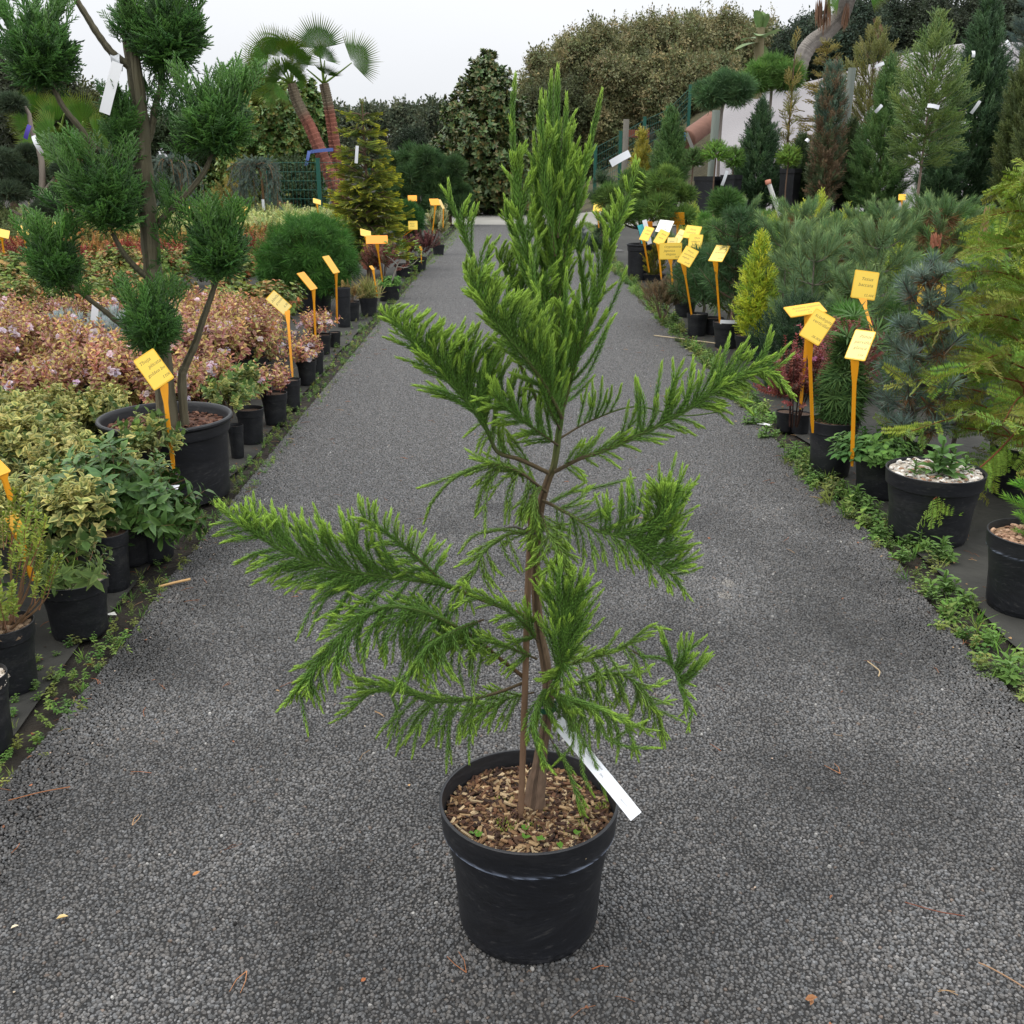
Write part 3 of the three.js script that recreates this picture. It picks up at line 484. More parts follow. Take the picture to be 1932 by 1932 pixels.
// left light branch at stake height
branch(pB, [[1188, 330, -0.02], [1090, 335, -0.05], [1000, 400, -0.07], [960, 480, -0.08], [880, 540, -0.08]], { r0: 0.003, from: 0.12, yel: 0.45, spread: 0.75, density: 1.2, fans: [{ t0: 0.1, t1: 0.9, n: 9, a: [-90, 30], b: [-40, 80], deep: 0.3 }, { t0: 0.1, t1: 0.8, n: 6, a: [40, 90], b: [30, 110], deep: 0.3 }], ends: [[0.1, [1040, 320, -0.06], [960, 345, -0.07], [915, 400, -0.07]]] });
// big left plume
branch(pB, [[1190, 640, 0.0], [1080, 600, -0.02], [970, 560, -0.04], [850, 515, -0.06], [680, 490, -0.08], [480, 460, -0.1], [300, 400, -0.11], [150, 310, -0.12], [52, 240, -0.12]], { r0: 0.0062, r1: 0.003, from: 0.3, density: 1.3, len: 0.012, wood: [0.16, 0.1, 0.04], fans: [
  { t0: 0.44, t1: 0.9, n: 24, a: [-60, -180], b: [-26, -90], bend: 0.16, deep: 0.45 }, { t0: 0.5, t1: 0.95, n: 18, a: [-110, -200], b: [-40, -60], bend: 0.18, deep: 0.5 }, { t0: 0.5, t1: 0.95, n: 16, a: [-210, 40], b: [-70, 20], bend: 0.1, deep: 0.35 }, { t0: 0.44, t1: 0.8, n: 14, a: [-150, 60], b: [-140, 50], bend: 0.1, deep: 0.6 }, { t0: 0.85, t1: 1, n: 12, a: [30, -50], b: [-6, -16], deep: 0.4, len: 0.01 }, { t0: 0.25, t1: 0.5, n: 10, a: [-100, -60], b: [-110, -90], bend: 0.1, deep: 0.6 }, { t0: 0.25, t1: 0.6, n: 16, a: [-60, 130], b: [-130, 140], bend: 0.1, deep: 0.45, droop: 0.1 }] });
branch(pB, [[850, 500, -0.05], [740, 400, -0.09], [640, 320, -0.11], [570, 280, -0.12]], { r0: 0.003, from: 0.05, density: 1.5, fans: [{ t0: 0.1, t1: 1, n: 16, a: [40, -70], b: [-10, -60], deep: 0.4 }, { t0: 0.1, t1: 1, n: 14, a: [-110, 20], b: [-40, -10], deep: 0.4 }] });
// drooping left branches
branch(pB, [[1150, 850, 0.0], [1060, 780, -0.03], [960, 700, -0.06], [780, 610, -0.1], [620, 600, -0.13], [500, 690, -0.15], [400, 800, -0.16], [310, 920, -0.16]], { r0: 0.006, r1: 0.0024, from: 0.34, density: 1.3, wood: [0.18, 0.11, 0.05], fans: [
  { t0: 0.4, t1: 0.95, n: 16, a: [-40, 170], b: [20, 110], deep: 0.4, droop: 0.1, bend: 0.15 }, { t0: 0.35, t1: 0.9, n: 18, a: [-90, 230], b: [-60, 110], deep: 0.4, bend: 0.2 }, { t0: 0.45, t1: 0.95, n: 14, a: [-130, 30], b: [-60, 60], deep: 0.5, bend: 0.1 }, { t0: 0.3, t1: 0.7, n: 10, a: [-120, -70], b: [-110, -20], deep: 0.5 }, { t0: 0.2, t1: 0.5, n: 10, a: [-20, 150], b: [-70, 190], deep: 0.5, droop: 0.1, yel: 0.2 }, { t0: 0.9, t1: 1, n: 8, a: [-30, 20], b: [-10, 30], deep: 0.5 }] });
branch(pB, [[1000, 640, -0.04], [900, 680, -0.12], [800, 740, -0.16], [730, 830, -0.18]], { r0: 0.003, from: 0.1, density: 1.3, bright: 0.9, fans: [{ t0: 0.1, t1: 0.95, n: 15, a: [-90, 90], b: [-40, 90], deep: 0.5 }, { t0: 0.1, t1: 0.95, n: 12, a: [40, 120], b: [50, 90], deep: 0.5 }] });
branch(pB, [[1155, 860, 0.0], [1050, 900, -0.03], [940, 925, -0.05], [820, 930, -0.08], [700, 890, -0.1], [600, 900, -0.11], [510, 980, -0.12]], { r0: 0.0048, r1: 0.002, from: 0.22, yel: 0.2, density: 1.1, fans: [
  { t0: 0.25, t1: 0.65, n: 9, a: [-40, 170], b: [-90, 130], deep: 0.3, droop: 0.15 }, { t0: 0.5, t1: 0.98, n: 12, a: [-120, -60], b: [-50, 30], deep: 0.4, yel: 0 }, { t0: 0.3, t1: 0.8, n: 8, a: [-110, -40], b: [-130, -60], deep: 0.4 }, { t0: 0.1, t1: 0.4, n: 6, a: [-70, 130], b: [-60, 130], deep: 0.4 }], ends: [[0.42, [880, 1000, -0.06], [872, 1090, -0.07], [868, 1180, -0.07]], [0.55, [830, 980, -0.08], [820, 1040, -0.09], [785, 1090, -0.09]], [0.5, [770, 985, -0.06], [735, 1050, -0.06], [705, 1092, -0.06]], [0.75, [690, 970, -0.1], [640, 1030, -0.1], [620, 1058, -0.1]]] });
branch(pB, [[1180, 900, 0.0], [1090, 920, 0.05], [1000, 960, 0.08], [930, 970, 0.1]], { r0: 0.003, yel: 0.25, from: 0.15, fans: [{ t0: 0.2, t1: 0.95, n: 9, a: [-60, 110], b: [-40, 90], deep: 0.3 }, { t0: 0.2, t1: 0.95, n: 7, a: [-80, -40], b: [-60, -10], deep: 0.4 }] });
branch(pB, [[1190, 780, 0.0], [1090, 740, -0.06], [990, 715, -0.09], [880, 722, -0.1]], { r0: 0.0035, yel: 0.25, from: 0.1, density: 1.3, fans: [{ t0: 0.15, t1: 0.95, n: 10, a: [-60, 70], b: [-70, 30], deep: 0.5 }, { t0: 0.15, t1: 0.95, n: 9, a: [-60, -60], b: [-60, -30], deep: 0.5 }] });
branch(pB, [[1195, 720, 0.0], [1140, 650, -0.07], [1060, 590, -0.1], [955, 550, -0.12]], { r0: 0.0032, yel: 0.15, from: 0.1, density: 1.3, fans: [{ t0: 0.1, t1: 0.95, n: 11, a: [-30, -110], b: [-60, -50], deep: 0.4 }, { t0: 0.1, t1: 0.95, n: 9, a: [-90, 30], b: [-60, 30], deep: 0.4 }] });
// crest in front of the trunk
branch(pB, [[1215, 830, 0.0], [1255, 870, -0.07], [1280, 790, -0.1], [1290, 680, -0.11], [1300, 560, -0.11], [1310, 440, -0.1]], { r0: 0.004, r1: 0.003, from: 0.25, density: 1.9, len: 0.0115, bright: 1.0, fans: [
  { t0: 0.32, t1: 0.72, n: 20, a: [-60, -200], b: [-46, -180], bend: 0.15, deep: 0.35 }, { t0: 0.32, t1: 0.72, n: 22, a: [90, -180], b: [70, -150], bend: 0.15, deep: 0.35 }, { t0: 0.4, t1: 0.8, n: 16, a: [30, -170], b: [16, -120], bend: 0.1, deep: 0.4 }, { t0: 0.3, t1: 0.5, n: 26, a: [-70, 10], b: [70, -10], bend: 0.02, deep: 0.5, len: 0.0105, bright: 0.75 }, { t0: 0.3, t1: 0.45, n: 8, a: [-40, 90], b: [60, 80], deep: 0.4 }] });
// right lower branches
branch(pB, [[1225, 850, 0.0], [1330, 790, -0.02], [1420, 765, -0.03], [1500, 735, -0.05], [1590, 665, -0.06], [1612, 655, -0.06]], { r0: 0.0045, r1: 0.002, yel: 0.4, from: 0.15, spread: 0.75, density: 1.2, fans: [{ t0: 0.2, t1: 0.8, n: 8, a: [50, 130], b: [60, 100], deep: 0.4 }, { t0: 0.3, t1: 0.95, n: 7, a: [60, -40], b: [60, 10], deep: 0.4 }, { t0: 0.1, t1: 0.5, n: 5, a: [90, -50], b: [60, -60], deep: 0.5 }] });
branch(pB, [[1500, 735, -0.04], [1570, 770, -0.06], [1640, 780, -0.07], [1685, 820, -0.08], [1710, 900, -0.08], [1755, 972, -0.08]], { r0: 0.0024, from: 0.2, density: 1.4, fans: [{ t0: 0.45, t1: 0.7, n: 8, a: [-50, -110], b: [110, -110], deep: 0.3 }, { t0: 0.6, t1: 0.95, n: 7, a: [50, 30], b: [-20, 60], deep: 0.4 }, { t0: 0.5, t1: 0.7, n: 5, a: [70, -60], b: [80, -80], deep: 0.3 }], ends: [[0.5, [1650, 740, -0.07], [1640, 720, -0.07], [1632, 700, -0.07]], [0.56, [1710, 770, -0.07], [1750, 735, -0.07], [1792, 700, -0.07]]] });
branch(pB, [[1235, 900, 0.0], [1330, 870, 0.03], [1440, 830, 0.05], [1540, 860, 0.06], [1620, 970, 0.07], [1640, 1030, 0.07]], { r0: 0.004, yel: 0.3, from: 0.1, density: 1.3, fans: [{ t0: 0.1, t1: 0.95, n: 16, a: [60, 120], b: [20, 90], deep: 0.5 }, { t0: 0.2, t1: 0.9, n: 10, a: [90, -40], b: [90, 20], deep: 0.5 }, { t0: 0.2, t1: 0.8, n: 9, a: [-20, 160], b: [-40, 130], deep: 0.5 }] });
branch(pB, [[1232, 885, 0.0], [1300, 930, -0.06], [1400, 955, -0.09], [1480, 990, -0.11], [1540, 1040, -0.11]], { r0: 0.0038, yel: 0.25, from: 0.12, density: 1.3, fans: [{ t0: 0.15, t1: 0.9, n: 14, a: [20, 170], b: [30, 110], deep: 0.35, droop: 0.1 }, { t0: 0.2, t1: 0.9, n: 8, a: [100, 30], b: [80, 30], deep: 0.4 }], ends: [[0.4, [1330, 1020, -0.1], [1390, 1130, -0.11], [1440, 1280, -0.11]], [0.3, [1320, 1080, -0.09], [1290, 1120, -0.1], [1250, 1160, -0.1]], [0.6, [1430, 1050, -0.11], [1500, 1090, -0.12], [1630, 1098, -0.12]], [0.6, [1450, 1070, -0.11], [1520, 1030, -0.12], [1580, 1000, -0.12]], [0.35, [1340, 1060, -0.12], [1360, 1200, -0.12], [1395, 1270, -0.12]]] });
branch(pB, [[1222, 890, -0.01], [1200, 930, -0.09], [1180, 1000, -0.12], [1205, 1140, -0.13]], { r0: 0.003, yel: 0.12, from: 0.05, density: 1.7, len: 0.0135, fans: [{ t0: 0.05, t1: 0.85, n: 9, a: [50, 130], b: [40, 90], deep: 0.3 }, { t0: 0.05, t1: 0.6, n: 5, a: [-50, 120], b: [-20, 100], deep: 0.3 }] });
branch(pB, [[1240, 890, 0.0], [1270, 910, -0.1], [1340, 930, -0.13], [1470, 975, -0.14]], { r0: 0.003, from: 0.1, density: 1.7, len: 0.013, yel: 0.1, fans: [{ t0: 0.1, t1: 0.9, n: 9, a: [60, 60], b: [60, 50], deep: 0.3 }] });
branch(pB, [[1235, 1060, 0.03], [1290, 1150, 0.0], [1330, 1260, -0.04], [1345, 1330, -0.05]], { r0: 0.002, from: 0.1, yel: 0.2, fans: [{ t0: 0.2, t1: 0.95, n: 6, a: [40, 70], b: [30, 50], deep: 0.3 }] });

{ // bamboo cane, tie wire, paper label
  const cane = thing('bamboo_cane', 'thin brown cane tied upright beside the trunk of the potted conifer', 'cane', V(mainPot.x, 0, mainPot.z)), b = new MB();
  const P = [pB(1132, 1258, -0.02), pB(1148, 900, -0.012), pB(1160, 500, -0.008), pB(1176, 195, -0.005)].map((p) => p.add(cOff)); P[0].y = mainPot.h * 0.8;
  b.tube(spline(P, 60), (t) => 0.0062 * (1 + (Math.abs((t * 7) % 1 - 0.5) > 0.47 ? 0.12 : 0)), 9, (t, w) => mul(C(0x866850), 0.85 + 0.3 * fbm(w, t * 30, 0, 3)));
  part(cane, 'cane_rod', b.geo(), std({ vertexColors: true, roughness: 0.7 }));
  const w = new MB(), q = pB(1160, 322, -0.012).add(cOff), ring = []; for (let k = 0; k <= 16; k++) { const a = k / 16 * 6.283; ring.push(V(q.x + 0.008 + Math.cos(a) * 0.016, q.y + 0.002 * Math.sin(a), q.z + 0.018 + Math.sin(a) * 0.024 - 0.018)); }
  w.tube(ring, 0.0014, 6, C(0x3a3532)); w.tube(spline([pB(1148, 322, -0.025), pB(1110, 310, -0.03), pB(1060, 318, -0.035), pB(1012, 330, -0.04)].map((p) => p.add(cOff)), 14), 0.0022, 7, C(0x4c4541));
  const tw = thing('tie_wire', 'dark wire tie looped round cane and trunk, one end sticking out left', 'wire tie', V(mainPot.x, 0, mainPot.z)); part(tw, 'wire_loop', w.geo(), std({ vertexColors: true, roughness: 0.6 }));
  const gt = thing('green_tie', 'small dark green plastic band round the conifer trunk above the pot', 'plant tie', V(mainPot.x, 0, mainPot.z)), gb = new MB(), gq = pB(1236, 952, 0.02).add(cOff), gr = [];
  for (let k = 0; k <= 20; k++) { const a = k / 20 * 6.283; gr.push(V(gq.x - 0.004 + Math.cos(a) * 0.0185, gq.y + 0.003 * Math.cos(a), gq.z + Math.sin(a) * 0.0175)); }
  const rows = gr.map((p) => [gb.v(p.x, p.y - 0.006, p.z, C(0x14523e)), gb.v(p.x, p.y + 0.006, p.z, C(0x14523e))]); for (let k = 0; k < 20; k++) gb.q(rows[k][0], rows[k + 1][0], rows[k + 1][1], rows[k][1]);
  part(gt, 'tie_band', gb.geo(), phy({ vertexColors: true, roughness: 0.35, side: THREE.DoubleSide }));
}
function labelTex(lines, bg, w, h, ink, font, o = {}) {
  const cv = document.createElement('canvas'); cv.width = w; cv.height = h; const g = cv.getContext('2d'); g.fillStyle = bg; g.fillRect(0, 0, w, h); g.fillStyle = ink; g.textBaseline = 'alphabetic';
  for (const l of lines) { g.save(); g.translate(l[1] * w, l[2] * h); if (o.slant) g.transform(1, 0, -o.slant, 1, 0, 0); g.rotate((l[4] ?? 0)); g.font = `${Math.round(l[3] * h)}px ${font}`; g.fillText(l[0], 0, 0); g.restore(); }
  const t = new THREE.CanvasTexture(cv); t.colorSpace = THREE.SRGBColorSpace; return t;
}
function ribbonStrip(parent, name, a, e, w, nrm, mat, curl = 0.01, n = 10) { // paper strip from a to e
  const b = new MB(), d = e.clone().sub(a), s = V().crossVectors(d, nrm).normalize(), up = V().crossVectors(s, d).normalize(), rows = [[], []];
  for (let side = 0; side < 2; side++) for (let k = 0; k <= n; k++) { const t = k / n, q = a.clone().addScaledVector(d, t).addScaledVector(up, curl * 4 * t * (1 - t) - side * 0.0005); rows[side].push([b.vv(q.clone().addScaledVector(s, w / 2), [1, 1, 1], t, 0), b.vv(q.clone().addScaledVector(s, -w / 2), [1, 1, 1], t, 1)]); }
  for (let k = 0; k < n; k++) { const [f, r] = rows; b.q(f[k][0], f[k + 1][0], f[k + 1][1], f[k][1]); b.q(r[k][0], r[k][1], r[k + 1][1], r[k + 1][0]); for (const z of [0, 1]) z ? b.q(f[k][1], f[k + 1][1], r[k + 1][1], r[k][1]) : b.q(f[k][0], r[k][0], r[k + 1][0], f[k + 1][0]); }
  const e0 = rows[0], e1 = rows[1]; b.q(e0[0][0], e0[0][1], e1[0][1], e1[0][0]); b.q(e0[n][0], e1[n][0], e1[n][1], e0[n][1]);
  return part(parent, name, b.geo(), mat);
}
const paperMat = std({ name: 'white_label', color: 0xe9ebee, roughness: 0.6, side: THREE.DoubleSide });
{
  const lb = thing('plant_label', 'long white paper label hanging from the potted conifer over the pot rim', 'label', V(mainPot.x, 0, mainPot.z));
  const a = pB(1262, 1000, -0.045).add(cOff), e = pB(1545, 1342, -0.17).add(cOff);
  const tex = labelTex([['TR B', 0.07, 0.6, 0.34], ['pousses', 0.32, 0.42, 0.26], ['jaune', 0.32, 0.75, 0.24], ['ique', 0.5, 0.36, 0.24], ['des', 0.56, 0.66, 0.24], ['Japonica', 0.82, 0.62, 0.18]], '#eceef2', 1024, 110, '#5b6066', 'sans-serif');
  ribbonStrip(lb, 'label_strip', a, e, 0.0275, V(0.15, 0.8, 0.6).normalize(), std({ map: tex, roughness: 0.55, side: THREE.DoubleSide }), 0.003);
}
// ---------------------------------------------------------------- sprays: small pieces of growth that the plants are made of (about one unit long, up +Y)
const SPRAY = {};
function tint(c, k = 0.18) { const g = rr(1 - k, 1 + k); return [c[0] * g * rr(0.94, 1.06), c[1] * g, c[2] * g * rr(0.9, 1.1)]; }
const ONE = [1, 1, 1];
function makeSpray(fn, seed) { reseed(seed); const b = new MB(); fn(b); return b.geo(); }
// pine: needles bursting from a bud
const pineTuft = (n, spread, w) => (b) => { for (let k = 0; k < n; k++) { const a = rr(0, 6.283), e = Math.pow(rnd(), 0.7) * spread, d = V(Math.sin(e) * Math.cos(a), Math.cos(e), Math.sin(e) * Math.sin(a)); const y = rr(-0.25, 0.1); b.blade(V(0, y, 0), d, sphereDir(), rr(0.75, 1.05), w, V(0, -0.04, 0).addScaledVector(sphereDir(), 0.06), tint([0.8, 0.85, 0.8]), tint([1.1, 1.1, 1])); } b.tube([V(0, -0.9, 0), V(0, -0.1, 0)], 0.03, 4, [1.2, 0.7, 0.5]); };
SPRAY.pine = makeSpray(pineTuft(46, 1.5, 0.016), 1);
SPRAY.pineFat = makeSpray(pineTuft(34, 1.35, 0.026), 2);
SPRAY.umbrella = makeSpray((b) => { for (let k = 0; k < 22; k++) { const a = k * 2.4, e = rr(0.75, 1.5), d = V(Math.sin(e) * Math.cos(a), Math.cos(e), Math.sin(e) * Math.sin(a)); b.blade(V(0, 0, 0), d, V(0, 1, 0.01), rr(0.85, 1.05), 0.035, V(0, -0.15, 0), tint([0.9, 0.9, 0.9]), tint(ONE)); } }, 3);
// pine shoot: bottle brush
const brush = (n, len, w, ang) => (b) => { b.tube([V(0, 0, 0), V(0.03, 0.5, 0), V(0, 1, 0)], (t) => 0.022 * (1 - 0.6 * t), 4, [1.1, 0.75, 0.5]); for (let k = 0; k < n; k++) { const y = k / n, a = k * 2.4 + rr(-0.3, 0.3), e = ang * rr(0.8, 1.2) * (1 - 0.45 * y), d = V(Math.sin(e) * Math.cos(a), Math.cos(e), Math.sin(e) * Math.sin(a)), tip = sstep(0.75, 1, y); b.blade(V(0, y, 0), d, V(0, 1, 0).addScaledVector(sphereDir(), 0.3).normalize(), len * rr(0.8, 1.1), w, V(0, len * 0.08, 0), tint(mixc([0.85, 0.88, 0.85], ONE, y)), tint(mixc(ONE, [1.5, 1.35, 1.0], tip))); } };
SPRAY.brush = makeSpray(brush(70, 0.34, 0.016, 0.9), 4);
SPRAY.fir = makeSpray((b) => { b.tube([V(0, 0, 0), V(0, 1, 0)], 0.022, 4, [0.8, 0.6, 0.4]); for (let k = 0; k < 60; k++) { const y = k / 60, s = k % 2 ? 1 : -1, e = rr(1.0, 1.35), d = V(s * Math.sin(e), Math.cos(e), rr(-0.15, 0.55)).normalize(), tip = sstep(0.55, 1, y); b.blade(V(0, y, 0), d, V(0, 0, 1), 0.2 * rr(0.8, 1.1) * (1 - 0.3 * y), 0.018, V(0, 0.03, 0), tint(mixc(ONE, [2.6, 2.0, 0.9], tip)), tint(mixc(ONE, [3.0, 2.2, 0.9], tip))); } }, 5);
// cypress: flat branching frond of scale shoots
const frond = (n, side, w, flat, tipk = 1.25) => (b) => {
  const seg = (p, d, l, r, lev) => {
    const steps = lev === 0 ? n : lev === 1 ? 5 : 0, e = p.clone().addScaledVector(d, l);
    b.spike(p, d, l, r, tint(mixc([0.85, 0.85, 0.85], ONE, lev / 2)), tint([tipk, tipk, 1]));
    for (let k = 1; k <= steps; k++) { const t = 0.12 + 0.8 * k / (steps + 1), s = k % 2 ? 1 : -1, nz = flat ? rr(-0.18, 0.18) : rr(-0.9, 0.9), sd = V().crossVectors(d, V(0, 0, 1)); if (sd.lengthSq() < 0.01) sd.set(1, 0, 0); sd.normalize(); const d2 = d.clone().multiplyScalar(0.8).addScaledVector(sd, s * side * rr(0.6, 0.85)).add(V(0, 0.04, nz)).normalize(); seg(p.clone().addScaledVector(d, l * t), d2, l * (lev === 0 ? 0.5 : 0.42) * (1 - 0.55 * t) * rr(0.85, 1.2), r * 0.8, lev + 1); }
  };
  seg(V(0, 0, 0), V(0, 1, 0), 1, w, 0);
};
SPRAY.frond = makeSpray(frond(8, 0.75, 0.034, true, 1.5), 6);
SPRAY.frondLite = makeSpray(frond(6, 0.75, 0.034, true), 7);
SPRAY.plume = makeSpray(frond(9, 0.6, 0.03, false), 8);
SPRAY.plumeThin = makeSpray(frond(6, 0.5, 0.03, false, 1.5), 9);
SPRAY.feather = makeSpray((b) => { // swamp cypress: pinnate twig
  const rib = (p, d, l, lev) => { lev = 1; b.tube([p, p.clone().addScaledVector(d, l)], 0.008, 3, lev ? [1.1, 0.8, 0.4] : [1.0, 0.5, 0.3]); const n = 20; for (let k = 1; k <= n; k++) { const t = k / (n + 0.5), q = p.clone().addScaledVector(d, l * t); for (const s of [-1, 1]) { const sd = V().crossVectors(d, V(0, 0, 1)).normalize(), d2 = d.clone().multiplyScalar(lev ? 0.45 : 0.75).addScaledVector(sd, s).add(V(0, -0.1, rr(-0.4, 0.4))).normalize(); if (!lev) rib(q, d2, 0.42 * (1.1 - 0.6 * t) * rr(0.8, 1.2), 1); else b.blade(q, d2, V(0, 0, 1), l * 0.19 * (1.15 - 0.9 * Math.abs(t - 0.45)), 0.021, V(0, -0.01, 0), tint(ONE), tint([1.15, 1.1, 1])); } } };
  rib(V(0, 0, 0), V(0, 1, 0), 1, 0);
}, 10);
// leafy twigs: pairs of leaves along a stem
const twig = ({ n = 5, len = 0.32, w = 0.09, mid = ONE, edge = ONE, ang = 1.0, whorl = 2, curl = 0.3, fold = 0.25, stem = [0.8, 0.6, 0.4], top = 1, vary = 0.18, mixTo = null }) => (b) => {
  b.tube([V(0, 0, 0), V(0.03, 0.55, 0.02), V(0, 1, 0)], (t) => 0.013 * (1 - 0.6 * t), 4, stem);
  for (let k = 0; k < n; k++) { const y = 0.22 + 0.76 * k / Math.max(1, n - 1), a0 = k * 1.57 + rr(-0.3, 0.3); for (let j = 0; j < whorl; j++) { const a = a0 + j * 6.283 / whorl + rr(-0.25, 0.25), e = ang * rr(0.75, 1.2) * (1 - 0.35 * y * top), d = V(Math.sin(e) * Math.cos(a), Math.cos(e), Math.sin(e) * Math.sin(a)), s = rr(0.75, 1.15) * (1.1 - 0.35 * y), m = mixTo && rnd() < mixTo[1] ? mixTo[0] : null; b.leaf(V(0, y, 0), d, V(-Math.cos(a) * 0.6, 1, -Math.sin(a) * 0.6).normalize(), len * s, w * s, tint(m ?? mid, vary), tint(m ?? edge, vary), fold, curl * rr(0.5, 1.4)); } }
};
SPRAY.abelia = makeSpray(twig({ n: 6, len: 0.3, w: 0.085, mid: [0.36, 0.12, 0.10], edge: [0.60, 0.34, 0.27], ang: 1.1, stem: [0.3, 0.08, 0.06], vary: 0.34, mixTo: [[0.62, 0.48, 0.17], 0.26] }), 20);
SPRAY.abeliaGreen = makeSpray(twig({ n: 6, len: 0.3, w: 0.085, mid: [0.13, 0.18, 0.035], edge: [0.42, 0.36, 0.14], ang: 1.1, stem: [0.35, 0.1, 0.07], vary: 0.25, mixTo: [[0.46, 0.2, 0.17], 0.4] }), 21);
SPRAY.flower = makeSpray((b) => { for (let k = 0; k < 4; k++) { const d = V(rr(-1, 1), rr(0.1, 1), rr(-1, 1)).normalize(), p = V(rr(-0.3, 0.3), rr(0, 0.3), rr(-0.3, 0.3)), a = V().crossVectors(d, V(0.3, 0.2, 0.9)).normalize(), c = V().crossVectors(d, a), rows = [[0, 0.04], [0.5, 0.09], [0.8, 0.28]].map(([t, r]) => Array.from({ length: 5 }, (_, j) => b.vv(p.clone().addScaledVector(d, t * 0.7).addScaledVector(a, Math.cos(j * 1.257) * r).addScaledVector(c, Math.sin(j * 1.257) * r), [0.85, 0.74, 0.8]))); for (let r = 0; r < 2; r++) for (let j = 0; j < 5; j++) b.q(rows[r][j], rows[r][(j + 1) % 5], rows[r + 1][(j + 1) % 5], rows[r + 1][j]); } }, 22);
SPRAY.varieg = makeSpray(twig({ n: 5, len: 0.42, w: 0.15, mid: [0.10, 0.16, 0.04], edge: [0.62, 0.58, 0.18], ang: 1.05, stem: [0.3, 0.3, 0.12], vary: 0.2, mixTo: [[0.56, 0.52, 0.2], 0.3] }), 23);
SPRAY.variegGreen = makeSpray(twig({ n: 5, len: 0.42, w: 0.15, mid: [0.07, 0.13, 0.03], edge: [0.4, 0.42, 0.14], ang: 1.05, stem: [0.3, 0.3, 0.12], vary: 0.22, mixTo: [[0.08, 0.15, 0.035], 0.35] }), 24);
SPRAY.lance = makeSpray(twig({ n: 6, len: 0.5, w: 0.11, mid: [0.05, 0.11, 0.025], edge: [0.075, 0.15, 0.035], ang: 1.35, curl: 0.55, stem: [0.2, 0.12, 0.06] }), 25);
SPRAY.heart = makeSpray(twig({ n: 4, len: 0.4, w: 0.16, mid: ONE, edge: ONE, ang: 1.3, curl: 0.4, stem: [1.3, 0.7, 0.5], vary: 0.3 }), 26);
SPRAY.box = makeSpray(twig({ n: 11, len: 0.17, w: 0.045, mid: [0.13, 0.20, 0.025], edge: [0.22, 0.3, 0.04], ang: 0.95, stem: [0.3, 0.14, 0.08], whorl: 3, mixTo: [[0.3, 0.38, 0.06], 0.25] }), 27);
SPRAY.small = makeSpray(twig({ n: 8, len: 0.2, w: 0.06, ang: 1.0, stem: [1.2, 0.6, 0.5], whorl: 3, vary: 0.3 }), 28);
SPRAY.magnolia = makeSpray((b) => { b.tube([V(0, 0, 0), V(0, 0.5, 0)], 0.03, 4, [0.7, 0.5, 0.35]); for (let k = 0; k < 9; k++) { const a = k * 2.4, e = rr(0.3, 1.5), d = V(Math.sin(e) * Math.cos(a), Math.cos(e), Math.sin(e) * Math.sin(a)), br = rnd() < 0.07; b.leaf(V(0, 0.2 + 0.035 * k, 0), d, V(-d.x, 1, -d.z).normalize(), rr(0.55, 0.8), rr(0.15, 0.2), tint(br ? [1.7, 1.0, 0.8] : ONE, 0.3), tint(br ? [1.6, 0.95, 0.8] : [1.15, 1.15, 1.1], 0.3), 0.25, 0.15); } }, 29);
SPRAY.oak = makeSpray((b) => { for (let k = 0; k < 22; k++) { const p = sphereDir().multiplyScalar(rr(0.15, 0.62)); p.y += 0.3; b.leaf(p, sphereDir(), V(rr(-0.7, 0.7), 1, rr(-0.7, 0.7)).normalize(), rr(0.14, 0.26), rr(0.05, 0.09), tint(ONE, 0.35), tint(ONE, 0.35), 0.3, 0.2); } for (let k = 0; k < 3; k++) b.spike(V(0, 0, 0), V(rr(-0.6, 0.6), 1, rr(-0.6, 0.6)).normalize(), 0.9, 0.012, [0.9, 0.7, 0.55]); }, 30);
SPRAY.grass = makeSpray((b) => { for (let k = 0; k < 12; k++) { const a = rr(0, 6.28), e = rr(0.1, 0.7), d = V(Math.sin(e) * Math.cos(a), Math.cos(e), Math.sin(e) * Math.sin(a)); b.blade(V(rr(-0.12, 0.12), 0, rr(-0.12, 0.12)), d, V(-d.x, 0.4, -d.z).normalize(), rr(0.5, 1.1), 0.022, V(d.x * 0.2, -0.15, d.z * 0.2), tint([0.9, 1, 0.9]), tint([1.15, 1.1, 1])); } }, 31);
SPRAY.weed = makeSpray((b) => { for (let s = 0; s < 4; s++) { const a0 = rr(0, 6.28), tip = V(Math.cos(a0) * rr(0.15, 0.6), rr(0.3, 0.95), Math.sin(a0) * rr(0.15, 0.6)); b.tube([V(0, 0, 0), tip.clone().multiplyScalar(0.55).add(V(0, 0.08, 0)), tip], 0.016, 4, [1, 0.9, 0.7]); for (let k = 0; k < 7; k++) { const t = 0.25 + 0.75 * k / 6, a = k * 2.4, d = V(Math.cos(a), rr(0.1, 0.7), Math.sin(a)).normalize(); b.leaf(tip.clone().multiplyScalar(t), d, V(-d.x * 0.4, 1, -d.z * 0.4).normalize(), rr(0.24, 0.4), rr(0.07, 0.12), tint(ONE, 0.22), tint(ONE, 0.22), 0.25, 0.3); } } }, 32);
SPRAY.weedLong = makeSpray((b) => { for (let k = 0; k < 14; k++) { const a = k * 2.4, y = k / 14, d = V(Math.cos(a), 0.55 + 0.3 * y, Math.sin(a)).normalize(); b.leaf(V(0, y * 0.75, 0), d, V(-d.x * 0.4, 1, -d.z * 0.4).normalize(), rr(0.45, 0.65) * (1 - 0.4 * y), rr(0.1, 0.14) * (1 - 0.3 * y), tint(ONE, 0.2), tint([1.15, 1.1, 1], 0.2), 0.3, 0.4); } b.tube([V(0, 0, 0), V(0, 0.85, 0)], 0.03, 5, [1, 0.9, 0.8]); }, 33);
